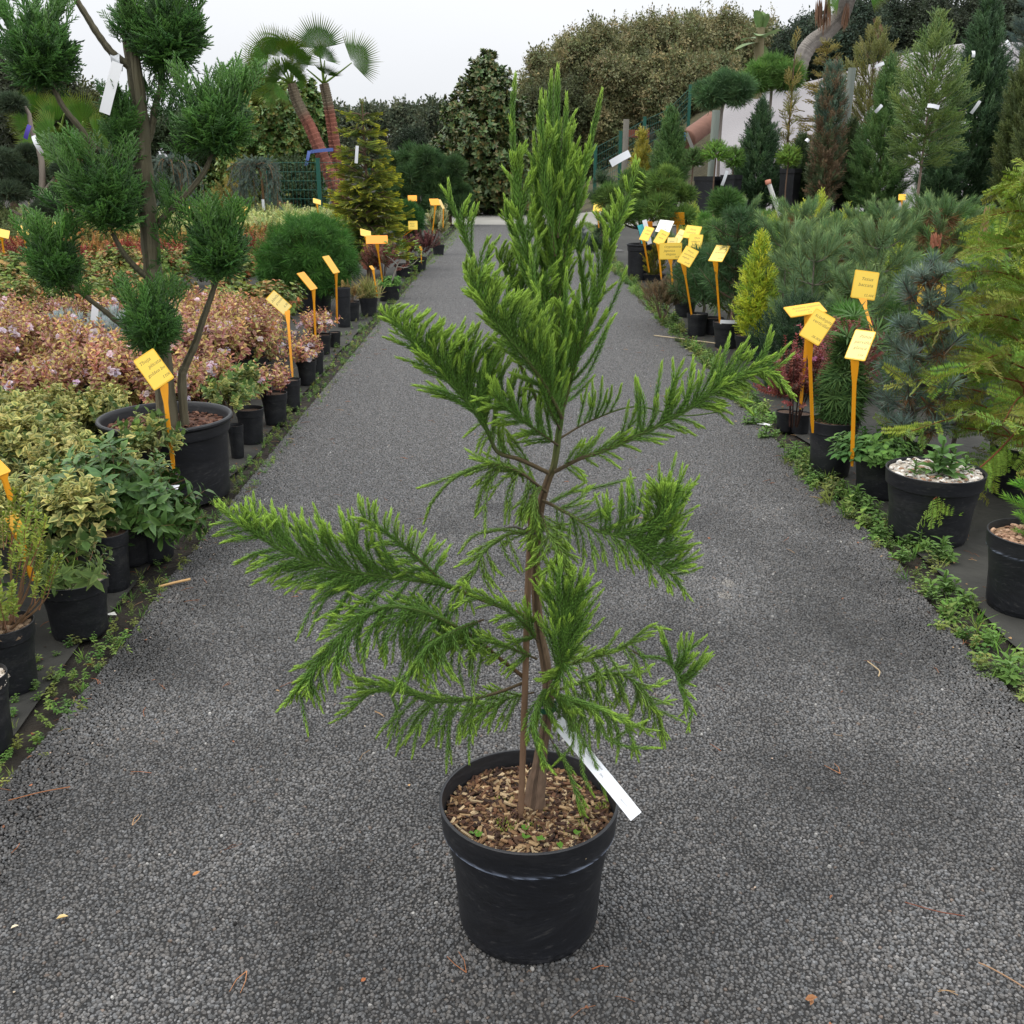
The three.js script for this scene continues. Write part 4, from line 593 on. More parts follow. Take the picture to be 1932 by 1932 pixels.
SPRAY.silver = makeSpray((b) => { for (let k = 0; k < 26; k++) { const a = k * 2.4, e = rr(0.1, 1.1), d = V(Math.sin(e) * Math.cos(a), Math.cos(e), Math.sin(e) * Math.sin(a)); b.blade(V(0, rr(0, 0.4), 0), d, sphereDir(), rr(0.4, 0.6), 0.035, V(0, 0, 0), tint(ONE, 0.12), tint(ONE, 0.12)); } }, 34);

// ---------------------------------------------------------------- plants
const jit = (c, k = 0.2) => { const g = rr(1 - k, 1 + k); return [c[0] * g * rr(0.92, 1.08), c[1] * g, c[2] * g * rr(0.88, 1.12)]; };
const pick = (a) => a[(rnd() * a.length) | 0];
// crown round an upright axis: R(t) gives the radius at the share t of the height
function axisCrown({ y0 = 0.05, y1, R, n, s0, s1, el0 = 0.2, el1 = 1.1, cols, deep = 0.35, rough = 0.2, vary = 0.2, seed = 1, lean = [0, 0] }) {
  const out = [];
  for (let k = 0; k < n; k++) {
    let t = rnd(); for (let z = 0; z < 3 && rnd() > (R(t) + 0.06) / (R(0.3) + 0.1); z++) t = rnd();
    const a = rr(0, 6.283), lump = 1 + rough * 2.2 * fbm(Math.cos(a) * 1.3 + seed, t * 5, Math.sin(a) * 1.3, 3), q = Math.sqrt(lerp(deep * deep, 1, rnd())), r = R(t) * q * lump, y = lerp(y0, y1, t);
    const el = lerp(el0, el1, t) + rr(-0.25, 0.25), d = V(Math.cos(a) * Math.cos(el), Math.sin(el), Math.sin(a) * Math.cos(el)), s = lerp(s0, s1, t) * rr(0.75, 1.25);
    out.push({ p: V(Math.cos(a) * r + lean[0] * t, y, Math.sin(a) * r + lean[1] * t).addScaledVector(d, -s * 0.55), d, s, c: jit(pick(cols), vary) });
  }
  return out;
}
// crown made of overlapping lobes [x, y, z, radius, flattening]
function lobeCrown({ lobes, n, s, cols, up = 0.35, deep = 0.6, vary = 0.2, rough = 0.25, seed = 1, under = -1 }) {
  const out = [], w = lobes.map((l) => l[3] ** 2), tot = w.reduce((a, b) => a + b, 0);
  for (let k = 0; k < n; k++) {
    let q = rnd() * tot, i = 0; while (q > w[i] && i < lobes.length - 1) q -= w[i++];
    const l = lobes[i]; let d = sphereDir(); if (d.y < under) d.y = Math.abs(d.y);
    const r = l[3] * Math.cbrt(lerp(deep ** 3, 1, rnd())) * (1 + rough * 2 * fbm(d.x * 2 + seed + i, d.y * 2, d.z * 2, 3)), f = l[4] ?? 1;
    const p = V(l[0] + d.x * r, l[1] + d.y * r * f, l[2] + d.z * r), dd = d.clone().add(V(0, up, 0)).addScaledVector(sphereDir(), 0.25).normalize(), sc = s * rr(0.75, 1.25);
    out.push({ p: p.addScaledVector(dd, -sc * 0.6), d: dd, s: sc, c: jit(l[5] ? pick(l[5]) : pick(cols), vary) });
  }
  return out;
}
function stemsGeo(paths, col) { // paths: [points, r0, r1]
  const b = new MB(); for (const [pts, r0, r1, sides] of paths) b.tube(pts.length > 2 ? spline(pts, 12) : pts, (t) => lerp(r0, r1, t), sides ?? 6, () => mul(col, rr(0.8, 1.2))); return b.geo();
}
const WOOD = C(0x6b5646), GREYWOOD = C(0x8a8074), REDWOOD = C(0x7a4a35);
// low domed shrub: foliage + stems
function shrubParts(t, { r, h, y = 0, n, spray, s, cols = [ONE], mat = leafMat, up = 0.9, deep = 0.55, wood = WOOD, extra, vary = 0.2, rough = 0.3, flat }) {
  const sd = rr(0, 90), lobes = [[0, y + h * 0.42, 0, r * 0.8, h * 0.6 / r]]; for (let k = 0; k < 4; k++) { const a = rr(0, 6.28); lobes.push([Math.cos(a) * r * 0.45, y + h * rr(0.4, 0.62), Math.sin(a) * r * 0.45, r * rr(0.42, 0.6), Math.min(1.2, h * 0.55 / r)]); }
  const items = lobeCrown({ lobes, n, s, cols, up, deep, vary, rough, seed: sd, under: -0.35 });
  copies(t, 'foliage', spray, mat, items);
  const ps = []; for (let k = 0; k < 7; k++) { const a = rr(0, 6.28), q = rr(0.2, 0.7) * r; ps.push([[V(Math.cos(a) * 0.02, y - 0.02, Math.sin(a) * 0.02), V(Math.cos(a) * q * 0.5, y + h * 0.3, Math.sin(a) * q * 0.5), V(Math.cos(a) * q, y + h * 0.75, Math.sin(a) * q)], 0.005, 0.002, 5]); }
  part(t, 'stem', stemsGeo(ps, wood), woodMat);
  if (extra) copies(t, extra.name, extra.spray, extra.mat ?? leafMat, lobeCrown({ lobes, n: extra.n, s: extra.s, cols: extra.cols ?? [ONE], up: 0.7, deep: 0.9, vary: 0.1, rough, seed: sd, under: -0.2 }));
  return t;
}
// conifer on a single stem
function coniferParts(t, { h, y = 0, base = 0.06, R, n, spray, s0, s1, el0, el1, cols, mat = needleMat, trunk = 0.02, wood = WOOD, deep = 0.3, rough = 0.25, vary = 0.22, lean = [0, 0], limbs = 0 }) {
  const sd = rr(0, 90);
  const tr = part(t, 'trunk', stemsGeo([[[V(0, y - 0.03, 0), V(lean[0] * 0.3, y + h * 0.4, lean[1] * 0.3), V(lean[0] * 0.9, y + h * 0.92, lean[1] * 0.9)], trunk, trunk * 0.2, 8]], wood), woodMat);
  if (limbs) { const ps = []; for (let k = 0; k < limbs; k++) { const tt = 0.1 + 0.8 * k / limbs, a = k * 2.4, e = lerp(el0, el1, tt), q = R(tt) * 0.85, yy = lerp(y + h * base, y + h, tt) - Math.tan(Math.min(e, 1)) * q * 0.6; ps.push([[V(lean[0] * tt, yy, lean[1] * tt), V(Math.cos(a) * q * 0.5, yy + q * 0.3 * Math.tan(Math.min(e, 1)), Math.sin(a) * q * 0.5), V(Math.cos(a) * q, yy + q * 0.65 * Math.tan(Math.min(e, 1)), Math.sin(a) * q)], trunk * 0.4, trunk * 0.12, 5]); } part(tr, 'limb', stemsGeo(ps, wood), woodMat); }
  copies(t, 'foliage', spray, mat, axisCrown({ y0: y + h * base, y1: y + h, R, n, s0, s1, el0, el1, cols, deep, rough, vary, seed: sd, lean }));
  return t;
}
const CONE = (r, p = 1) => (t) => r * Math.pow(1 - t, p) + 0.012, COLUMN = (r) => (t) => r * Math.pow(Math.sin(Math.PI * (0.12 + 0.86 * t)), 0.55), SPINDLE = (r, m = 0.35) => (t) => r * (t < m ? lerp(0.6, 1, t / m) : Math.pow((1 - t) / (1 - m), 0.75));
// young pine: leader with whorls of branches, needle brushes along them
function pineParts(t, { h, y = 0, r, whorls = 5, per = 5, cols, spray = SPRAY.brush, s = 0.16, trunk = 0.012, wood = GREYWOOD, dense = 3, dead = null, rise = 0.5, bare = 0.1, mat = needleMat }) {
  const wood_ = [], items = [], brown = [];
  wood_.push([[V(0, y - 0.02, 0), V(rr(-0.02, 0.02), y + h * 0.5, rr(-0.02, 0.02)), V(rr(-0.02, 0.02), y + h * 0.96, 0)], trunk, trunk * 0.4, 8]);
  for (let w = 0; w < whorls; w++) {
    const tt = lerp(bare + 0.05, 0.86, w / Math.max(1, whorls - 1)), yy = y + h * tt, L = r * (1.05 - 0.75 * tt) * rr(0.8, 1.15);
    for (let k = 0; k < per; k++) {
      const a = k / per * 6.283 + w * 1.1 + rr(-0.3, 0.3), l = L * rr(0.75, 1.2), up = rise * rr(0.6, 1.3), e = V(Math.cos(a) * l, yy + l * up, Math.sin(a) * l), o = V(0, yy, 0), m = V(e.x * 0.5, lerp(o.y, e.y, 0.35), e.z * 0.5);
      wood_.push([[o, m, e], trunk * 0.45, trunk * 0.2, 5]);
      const cv = new THREE.CatmullRomCurve3([o, m, e]);
      for (let q = 0; q < dense; q++) { const z = lerp(0.35, 0.98, (q + rnd() * 0.5) / dense), p = cv.getPointAt(Math.min(1, z)), d = cv.getTangentAt(Math.min(1, z)).add(V(rr(-0.5, 0.5), rr(0.1, 0.8), rr(-0.5, 0.5))).normalize(); items.push({ p, d, s: s * rr(0.75, 1.2), c: jit(pick(cols)) }); if (dead && z < 0.65 && rnd() < 0.7) brown.push({ p, d: V(d.x, -0.4, d.z).normalize(), s: s * 0.8, c: jit(dead) }); }
    }
    for (let q = 0; q < 2; q++) items.push({ p: V(0, yy + h * 0.06 * q, 0), d: V(rr(-0.2, 0.2), 1, rr(-0.2, 0.2)).normalize(), s: s * 0.9, c: jit(pick(cols)) });
  }
  for (let q = 0; q < 4; q++) items.push({ p: V(0, y + h * (0.9 + 0.03 * q) - s * 0.5, 0), d: V(rr(-0.3, 0.3), 1, rr(-0.3, 0.3)).normalize(), s: s * rr(0.8, 1.05), c: jit(pick(cols)) });
  part(t, 'trunk', stemsGeo(wood_, wood), woodMat);
  copies(t, 'foliage', spray, mat, items);
  if (brown.length) { const m = copies(t, 'dead_needles', SPRAY.pine, mat, brown); m.userData.label = 'dead brown needles'; }
  return t;
}
// ball or dome of needles
function ballItems({ x = 0, y, z = 0, r, f = 1, n, s, cols, up = 0.5, deep = 0.75, rough = 0.12 }) { return lobeCrown({ lobes: [[x, y, z, r, f]], n, s, cols, up, deep, rough, seed: rr(0, 50), under: -0.75 }); }

// broad tree: trunk and limbs, lobed crown
function treeParts(t, { h, y = 0, crown, trunk, n, s, cols, spray = SPRAY.oak, mat = leafMat, wood = WOOD, up = 0.3, deep = 0.55, rough = 0.3, vary = 0.25 }) {
  const ps = [[[V(0, y - 0.3, 0), V(0.05 * h, y + h * 0.2, 0), V(0, y + h * 0.62, 0)], trunk, trunk * 0.35, 9]];
  for (const l of crown) ps.push([[V(0.03 * h, y + h * rr(0.18, 0.4), 0), V(l[0] * 0.5, lerp(y + h * 0.35, l[1], 0.55), l[2] * 0.5), V(l[0], l[1], l[2])], trunk * 0.4, trunk * 0.1, 6]);
  part(t, 'trunk', stemsGeo(ps, wood), woodMat);
  copies(t, 'crown', spray, mat, lobeCrown({ lobes: crown, n, s, cols, up, deep, rough, vary, seed: rr(0, 70) }));
  return t;
}
// fan leaf of a palm
function fanLeafGeo({ stalk, r, droop = 0.1, col, n = 34, open = 2.7, lift = 0.6 }) {
  const b = new MB(), tipc = mixc(col, C(0xb0a038), 0.5);
  b.tube(spline([V(0, 0, 0), V(0, stalk * 0.5, stalk * 0.1), V(0, stalk * 0.95, stalk * 0.3)], 8), (t) => lerp(0.03, 0.014, t), 5, mixc(col, C(0x8a9a4a), 0.5));
  const o = V(0, stalk * 0.95, stalk * 0.3);
  for (let k = 0; k < n; k++) {
    const a = (k / (n - 1) - 0.5) * open, da = open / n * 0.5, L = r * (1 - 0.12 * Math.abs(a) / open * 2) * rr(0.9, 1.06), sh = k % 2 ? 0.82 : 1.18, P = (ang, q, z) => V(Math.sin(ang) * q, Math.cos(ang) * q * Math.cos(lift * 0.4), Math.cos(ang) * q * Math.sin(lift * 0.4) + z - droop * q * q / r).add(o);
    const c = mul(tint(col, 0.15), sh), m = b.vv(P(a, 0.03, 0), c), l1 = b.vv(P(a - da, L * 0.56, 0), c), c1 = b.vv(P(a, L * 0.58, 0.035 * r), tint(col, 0.15)), r1 = b.vv(P(a + da, L * 0.56, 0), c), e = b.vv(P(a, L, -droop * 0.5 * rnd()), tipc);
    b.f(m, c1, l1); b.f(m, r1, c1); b.f(l1, c1, e); b.f(c1, r1, e);
  }
  return b.geo();
}
function palmTrunkGeo(pts, r0, r1, cols, ringGap = 0.11) {
  const b = new MB(), P = spline(pts, 300); let L = 0; for (let k = 1; k < P.length; k++) L += P[k].distanceTo(P[k - 1]);
  b.tube(P, (t, w) => lerp(r0, r1, Math.pow(t, 0.8)) * (1 + 0.16 * sstep(0.06, 0, t) + 0.11 * (((t * L / ringGap) % 1) - 0.5) * (t > 0.62 ? 1.6 : 1) + 0.05 * fbm(w * 0.8, t * L * 2, 1, 2)), 16, (t, w) => mul(t < 0.62 ? cols[0] : mixc(cols[0], cols[1], sstep(0.62, 0.75, t)), 0.75 + 0.5 * (0.5 + fbm(Math.cos(w) * 2, t * L * 3, Math.sin(w) * 2, 4))));
  return b.geo();
}

// ---------------------------------------------------------------- price tags on stakes
const TAG_Y = C(0xf2c230), tagMats = {};
function plate(w, h, th = 0.004, rad = 0.008) { const s = new THREE.Shape(), x = w / 2, y = h / 2; s.moveTo(-x + rad, -y); s.lineTo(x - rad, -y); s.quadraticCurveTo(x, -y, x, -y + rad); s.lineTo(x, y - rad); s.quadraticCurveTo(x, y, x - rad, y); s.lineTo(-x + rad, y); s.quadraticCurveTo(-x, y, -x, y - rad); s.lineTo(-x, -y + rad); s.quadraticCurveTo(-x, -y, -x + rad, -y); const g = new THREE.ExtrudeGeometry(s, { depth: th, bevelEnabled: true, bevelThickness: 0.0008, bevelSize: 0.0008, bevelSegments: 1 }); g.translate(0, 0, -th); return g; }
const plastic = (hex, rough = 0.45) => tagMats[hex] ??= phy({ name: 'tag_plastic', color: new THREE.Color(hex), roughness: rough, transmission: 0.0, side: THREE.DoubleSide });
function sign(label, u, v, d, w, h, yaw, pitch, foot_, { hex = 0xf3bf2c, stakeHex = 0xf0a012, face = '#f7d24f', lines = [], roll = 0, group, name = 'price_tag' } = {}) {
  const c = at(u, v, d), t = thing(name, label, 'price tag', c, 0, group), head = new THREE.Group(); 
  const q = new THREE.Quaternion().setFromEuler(new THREE.Euler(-pitch, yaw, roll, 'YXZ'));
  const pl = part(t, 'tag_plate', plate(w, h), plastic(hex)); pl.quaternion.copy(q);
  if (lines.length) { const W = 256, H = Math.round(256 * h / w); const f = part(pl, 'tag_face', new THREE.PlaneGeometry(w * 0.94, h * 0.94), std({ map: labelTex(lines, face, W, H, '#3b3420', 'serif', { slant: 0.25 }), roughness: 0.5 })); f.position.z = 0.0016; }
  // stake: flared neck below the plate, tapering shaft to the soil
  const low = V(0, -h / 2 + 0.006, -0.003).applyQuaternion(q), end = foot_.clone().sub(c), b = new MB(), n = 9, rows = [];
  for (let k = 0; k <= n; k++) { const s = k / n, p = low.clone().lerp(end, s); p.y -= 0; const ww = lerp(0.019 + (w > 0.12 ? 0.004 : 0), 0.0085, sstep(0, 0.26, s)) * (s > 0.9 ? lerp(1, 0.6, (s - 0.9) * 10) : 1), dd = 0.004, ax = V(1, 0, 0).applyEuler(new THREE.Euler(0, yaw * 0.9, 0)), az = V(0, 0, 1).applyEuler(new THREE.Euler(0, yaw * 0.9, 0)); rows.push([[-1, -1], [1, -1], [1, 1], [-1, 1]].map(([i, j]) => b.vv(p.clone().addScaledVector(ax, ww * i).addScaledVector(az, dd * j), ONE))); }
  for (let k = 0; k < n; k++) for (let s = 0; s < 4; s++) b.q(rows[k][s], rows[k + 1][s], rows[k + 1][(s + 1) % 4], rows[k][(s + 1) % 4]);
  b.q(rows[n][0], rows[n][3], rows[n][2], rows[n][1]);
  part(t, 'tag_stake', toCreasedNormals(b.geo(), 0.6), plastic(stakeHex));
  return t;
}
// ---------------------------------------------------------------- the stock: left side
const top = (v, d) => at(966, v, d).y;                      // height that a pixel row has at a distance
const xAt = (u, v, d) => at(u, v, d).x;
reseed(500);
// --- near pots along the left edge
const L1 = potAt('black pot cut off at the left edge, lowest of the left row', -38, 1428, 104, 1298, { soil: BARK_PALE });
const L2 = potAt('black pot holding the yellow green box-leaved shrub at left edge', 6, 1312, 118, 1200);
const L3 = potAt('wide black pot with sparse weedy growth, left row near the camera', 141, 1207, 128, 1114, { soil: 0x8a7f68, mat: 2, fill: 0.93 });
const L4 = potAt('black pot half hidden behind the wide weedy pot on the left', 202, 1114, 80, 1016, { fill: 0.93 });
const L5 = potAt('black pot under the dark green drooping shrub, left row', 281, 1058, 92, 962, { soil: 0x9a948a });
const L6 = potAt('slim black pot between the drooping shrub and the huge pot', 302, 996, 76, 903, { fill: 0.93 });
const LBIG = potAt('huge black tub with thick rounded rim holding the pompom tree', 315, 956, 246, 815, { type: 'round', mat: 2, fill: 0.86, soil: 0x5a3f33 });
const G_ROW = 'small black pots along the left path edge';
const leftRow = [[444, 862, 30, 805, 'narrow black pot just behind the huge tub'], [471, 836, 52, 776, 'black pot with variegated sprigs right behind the huge tub'], [517, 800, 50, 746, 'black pot at the near corner of the pink abelia bed'], [548, 770, 38, 719, 'dark pot second from the corner of the pink abelia bed'], [578, 725, 38, 683, 'black pot under the pink flowering tips at bed edge'], [596, 704, 30, 666, 'slim black pot behind the pink flowering tips'], [604, 667, 42, 634, 'black pot under the foremost tall amber stake, bed edge'], [631, 653, 24, 628, 'little pot beside the edge-on amber tag stake'], [661, 604, 36, 571, 'black pot of dry yellowed growth under the pine dome'], [695, 595, 36, 563, 'black pot of wispy dry grass beside the pine dome'], [734, 567, 46, 541, 'black pot at the foot of the broad orange tag'], [762, 522, 36, 500, 'pot behind the bare-stemmed shrub on the left edge'], [789, 511, 34, 487, 'pot of the small dark red shrub, left edge'], [827, 482, 24, 463, 'farthest black pot on the left edge, by pale shrub']].map(([u, f, w, r, l], i) => potAt(l, u, f, w, r, { name: 'plant_pot', mat: 1 + i % 2, fill: i < 2 ? 0.9 : 0.92 }));
{ const t = potAt('tall slim dark tub under the pine dome on the left', 646, 616, 30, 545, { mat: 2 }); }

chipCover(LBIG, 10, [0x6f4a3a, 0x54382c, 0x8a6450], 700); chipCover(L1, 11, [0xc8beb0, 0xa89a88]); chipCover(L2, 12, [0x6a5442, 0x8a745c], 300); chipCover(L3, 13, [0x9a8f78, 0x7a6a54, 0xb8ae98, 0x5f6a38], 500); chipCover(L5, 14, [0xb4aea4, 0x8f877a], 300);
// --- pompom conifer in the huge tub
reseed(520);
{
  const d = LBIG.d, t = thing('pompom_tree', 'tall dark green pompom-pruned conifer in the huge black tub', 'topiary tree', V(LBIG.x, 0, LBIG.z)), o = V(-LBIG.x, 0, -LBIG.z), Q = (u, v, dz = 0) => at(u, v, d + dz).add(o);
  const base = LBIG.top - 0.03, bark = [C(0x6b6248), C(0x85806a)];
  const trunkGeo = (pts, r0, r1, sides = 10) => { const b = new MB(), P = spline(pts, 60); b.tube(P, (s, w) => lerp(r0, r1, s) * (1 + 0.13 * fbm(Math.cos(w) * 1.5, s * 14, Math.sin(w) * 1.5, 3) + 0.05 * Math.sin(s * 70)), sides, (s, w) => mul(mixc(bark[0], bark[1], clamp(0.5 + fbm(Math.cos(w) * 2, s * 20, Math.sin(w) * 2 + 4, 3))), 0.75)); return b.geo(); };
  const mt = std({ name: 'topiary_bark', vertexColors: true, roughness: 0.95, bumpMap: barkBump, bumpScale: 0.006 });
  const st = Q(312, 745); st.y = base;
  const trunk = part(t, 'trunk', trunkGeo([st, Q(306, 690), Q(296, 600), Q(289, 520), Q(283, 450), Q(276, 370), Q(271, 300), Q(262, 200), Q(250, 110), Q(241, 40), Q(236, -40)], 0.047, 0.028, 14), mt);
  const st2 = Q(342, 745, 0.02); st2.y = base;
  const limb = (pts, r0, r1) => part(trunk, 'limb', trunkGeo(pts, r0, r1, 9), mt);
  limb([st2, Q(344, 708), Q(350, 690), Q(368, 650), Q(384, 600), Q(400, 555), Q(410, 520)], 0.022, 0.011);
  limb([Q(268, 285, 0), Q(283, 255, 0.02), Q(292, 205, 0.03), Q(304, 160, 0.03), Q(310, 110, 0.02)], 0.018, 0.01);
  limb([Q(252, 130), Q(235, 118, -0.02), Q(212, 100, -0.05), Q(185, 65, -0.06), Q(160, 25, -0.06), Q(135, -15, -0.06)], 0.018, 0.012);
  limb([Q(283, 440), Q(310, 410, -0.05), Q(345, 375, -0.08), Q(385, 325, -0.1), Q(400, 290, -0.1)], 0.017, 0.009);
  limb([Q(276, 360), Q(240, 370, -0.06), Q(205, 380, -0.1)], 0.015, 0.009);
  limb([Q(290, 530), Q(262, 510, -0.04), Q(235, 480, -0.08), Q(212, 440, -0.1)], 0.016, 0.01);
  limb([Q(300, 640), Q(240, 620, -0.03), Q(195, 585, -0.06), Q(150, 550, -0.09), Q(112, 515, -0.1)], 0.014, 0.009);
  limb([Q(275, 330), Q(215, 300, 0.0), Q(180, 280, -0.06), Q(150, 240, -0.08), Q(118, 200, -0.1), Q(95, 150, -0.1)], 0.017, 0.01);
  limb([Q(300, 650), Q(294, 630, -0.06), Q(290, 610, -0.1)], 0.018, 0.01);
  const px = span(1, d), dark = [0.032, 0.09, 0.02], mid = [0.05, 0.14, 0.026], brightGreen = [0.08, 0.2, 0.034];  // three frond greens mixed at random; upright top fronds take the brightest
  for (const [u, v, dz, ru, rv, n] of [[72, 98, -0.1, 72, 84, 420], [318, 62, 0.02, 74, 78, 420], [414, 228, -0.1, 72, 78, 360], [190, 362, -0.12, 84, 80, 460], [416, 468, -0.02, 68, 70, 360], [288, 610, -0.14, 60, 56, 300], [103, 492, -0.1, 50, 58, 230]]) {
    const c = Q(u, v + 4, dz), r = ru * px * 0.84, items = lobeCrown({ lobes: [[c.x, c.y, c.z, r * 0.82, rv / ru * 0.92], [c.x + rr(-0.3, 0.3) * r, c.y + 0.2 * r, c.z, r * 0.62, rv / ru * 0.9], [c.x + rr(-0.4, 0.4) * r, c.y - 0.25 * r, c.z, r * 0.6, 1]], n, s: 0.145, cols: [dark, mid, mid, brightGreen, brightGreen], up: 0.75, deep: 0.35, rough: 0.25, seed: u });
    for (let k = 0; k < 30; k++) { const a = rr(0, 6.28), q = rr(0.2, 0.85), p = V(c.x + Math.cos(a) * r * q, c.y + r * rv / ru * (0.75 - q * 0.35), c.z + Math.sin(a) * r * q); items.push({ p, d: V(Math.cos(a) * 0.5, 1.1, Math.sin(a) * 0.5).normalize(), s: rr(0.12, 0.19), c: jit(brightGreen) }); }
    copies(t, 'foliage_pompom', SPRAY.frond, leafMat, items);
  }
  { // loose growth on the stems
    const it = []; const add = (u, v, dz, n, sp, s) => { for (let k = 0; k < n; k++) { const p = Q(u + rr(-sp, sp), v + rr(-sp, sp) * 1.4, dz); it.push({ p, d: V(rr(-0.7, 0.7), rr(0.4, 1.1), rr(-0.5, 0.7)).normalize(), s: s * rr(0.7, 1.2), c: jit(pick([mid, brightGreen])) }); } };
    add(225, 250, -0.05, 60, 26, 0.12); add(222, 200, -0.05, 16, 14, 0.11); add(300, 200, 0.04, 26, 24, 0.11); add(238, 60, -0.03, 40, 16, 0.1); add(318, 400, -0.04, 22, 22, 0.1); add(250, 30, -0.03, 26, 18, 0.11); add(345, 285, -0.06, 22, 22, 0.09); add(330, 440, -0.03, 16, 24, 0.1); add(290, 500, -0.02, 8, 14, 0.08); add(116, 395, -0.1, 8, 6, 0.13); add(140, 540, -0.09, 18, 18, 0.09); add(345, 210, 0, 8, 10, 0.12);
    copies(t, 'foliage', SPRAY.frond, leafMat, it);
  }
  // white label on the upper limb
  const lb = thing('plant_label', 'long white label looped over an upper limb of the pompom tree', 'label', V(LBIG.x, 0, LBIG.z));
  ribbonStrip(lb, 'label_strip', Q(222, 118, -0.1), Q(197, 214, -0.13), 0.044, V(0.1, 0.1, 1), std({ color: 0xf2f2f2, roughness: 0.5, side: THREE.DoubleSide }), 0.004);
  const b = new MB(), c = Q(227, 113, -0.03), ring = []; for (let k = 0; k <= 14; k++) { const a = k / 14 * 6.283; ring.push([V(c.x - 0.018 + Math.cos(a) * 0.006, c.y + Math.sin(a) * 0.034 , c.z + Math.cos(a) * 0.034), 0]); }
  const rows = ring.map(([p]) => [b.vv(p.clone().add(V(-0.016, 0.012, 0)), ONE), b.vv(p.clone().add(V(0.02, -0.012, 0)), ONE)]); for (let k = 0; k < 14; k++) b.q(rows[k][0], rows[k + 1][0], rows[k + 1][1], rows[k][1]);
  part(lb, 'label_loop', b.geo(), paperMat);
}
// --- shrubs in the near left pots
reseed(540);
{
  let t = thing('box_shrub', 'yellow green small-leaved shrub cut off by the left edge', 'shrub', V(L2.x, 0, L2.z));
  { const items = [], px = span(1, L2.d), ps = []; for (let k = 0; k < 60; k++) { const a = rr(0, 6.28), q = Math.sqrt(rnd()) * 0.13, y = L2.top + 0.03 + rr(0, 0.3) * (1 - q * 3), p = V(0.02 + Math.cos(a) * q, y, Math.sin(a) * q), dd = V(Math.cos(a) * 0.45, 1, Math.sin(a) * 0.45).normalize(); items.push({ p, d: dd, s: rr(0.1, 0.17), c: jit([1.15, 1.1, 0.9]) }); if (k < 16) ps.push([[V(0.0, L2.top - 0.02, 0), p.clone().multiplyScalar(0.7).setY(lerp(L2.top, y, 0.5)), p], 0.005, 0.002, 5]); }
    copies(t, 'foliage', SPRAY.box, leafMat, items); part(t, 'stem', stemsGeo([...ps, [[V(-0.02, L2.top - 0.03, 0.05), V(0.02, L2.top + 0.0, 0.14), V(0.01, L2.top - 0.1, 0.15), V(-0.02, L2.top - 0.16, 0.14)], 0.009, 0.005, 6]], C(0x8a6a4a)), woodMat); }
  t = thing('weedy_plant', 'sparse weedy plant with drooping oval leaves in the wide left pot', 'shrub', V(L3.x, 0, L3.z));
  copies(t, 'foliage', SPRAY.lance, leafMat, Array.from({ length: 26 }, () => { const a = rr(0, 6.28), q = rr(0, 0.8) * L3.r; return { p: V(Math.cos(a) * q, L3.top, Math.sin(a) * q - 0.02), d: V(Math.cos(a) * 0.9, rr(0.5, 1), Math.sin(a) * 0.9).normalize(), s: rr(0.06, 0.13), c: jit([1.35, 1.05, 1.0], 0.3) }; }));
  copies(t, 'stem', SPRAY.grass, leafMat, Array.from({ length: 10 }, () => { const a = rr(0, 6.28), q = rr(0, 0.8) * L3.r; return { p: V(Math.cos(a) * q, L3.top, Math.sin(a) * q), s: rr(0.05, 0.12), c: jit([0.16, 0.24, 0.05]) }; }));
  t = thing('drooping_shrub', 'dark green shrub with drooping pointed leaves over the left pots', 'shrub', V(lerp(L4.x, L5.x, 0.6), 0, lerp(L4.z, L5.z, 0.6)));
  { const y = L5.top, it = lobeCrown({ lobes: [[-0.05, y + 0.12, 0, 0.2, 0.75], [0.1, y + 0.06, -0.02, 0.15, 0.8], [-0.2, y + 0.1, 0.02, 0.15, 0.8], [0.17, y + 0.02, 0.04, 0.1, 0.9]], n: 170, s: 0.13, cols: [[1, 1, 1], [1.25, 1.2, 1.1], [0.85, 0.95, 0.85]], up: 0.5, deep: 0.3, seed: 3 }); copies(t, 'foliage', SPRAY.lance, glossLeafMat, it);
    const sp = []; for (let k = 0; k < 9; k++) { const a = rr(0, 6.28); sp.push([[V(0.05, y - 0.05, 0), V(Math.cos(a) * 0.08, y + 0.08, Math.sin(a) * 0.08), V(Math.cos(a) * 0.22, y + 0.14, Math.sin(a) * 0.16)], 0.004, 0.002, 5]); } part(t, 'stem', stemsGeo(sp, C(0x6a4a34)), woodMat); }
  const lb = thing('plant_label', 'white plastic label lying on the rim of a left pot', 'label', V(L6.x, 0, L6.z)); { const o = V(-L6.x, 0, -L6.z); ribbonStrip(lb, 'label_strip', at(276, 926, L5.d - 0.08).add(o), at(337, 919, L5.d - 0.12).add(o), 0.022, V(0, 1, 0.6).normalize(), paperMat, 0.004); }
}
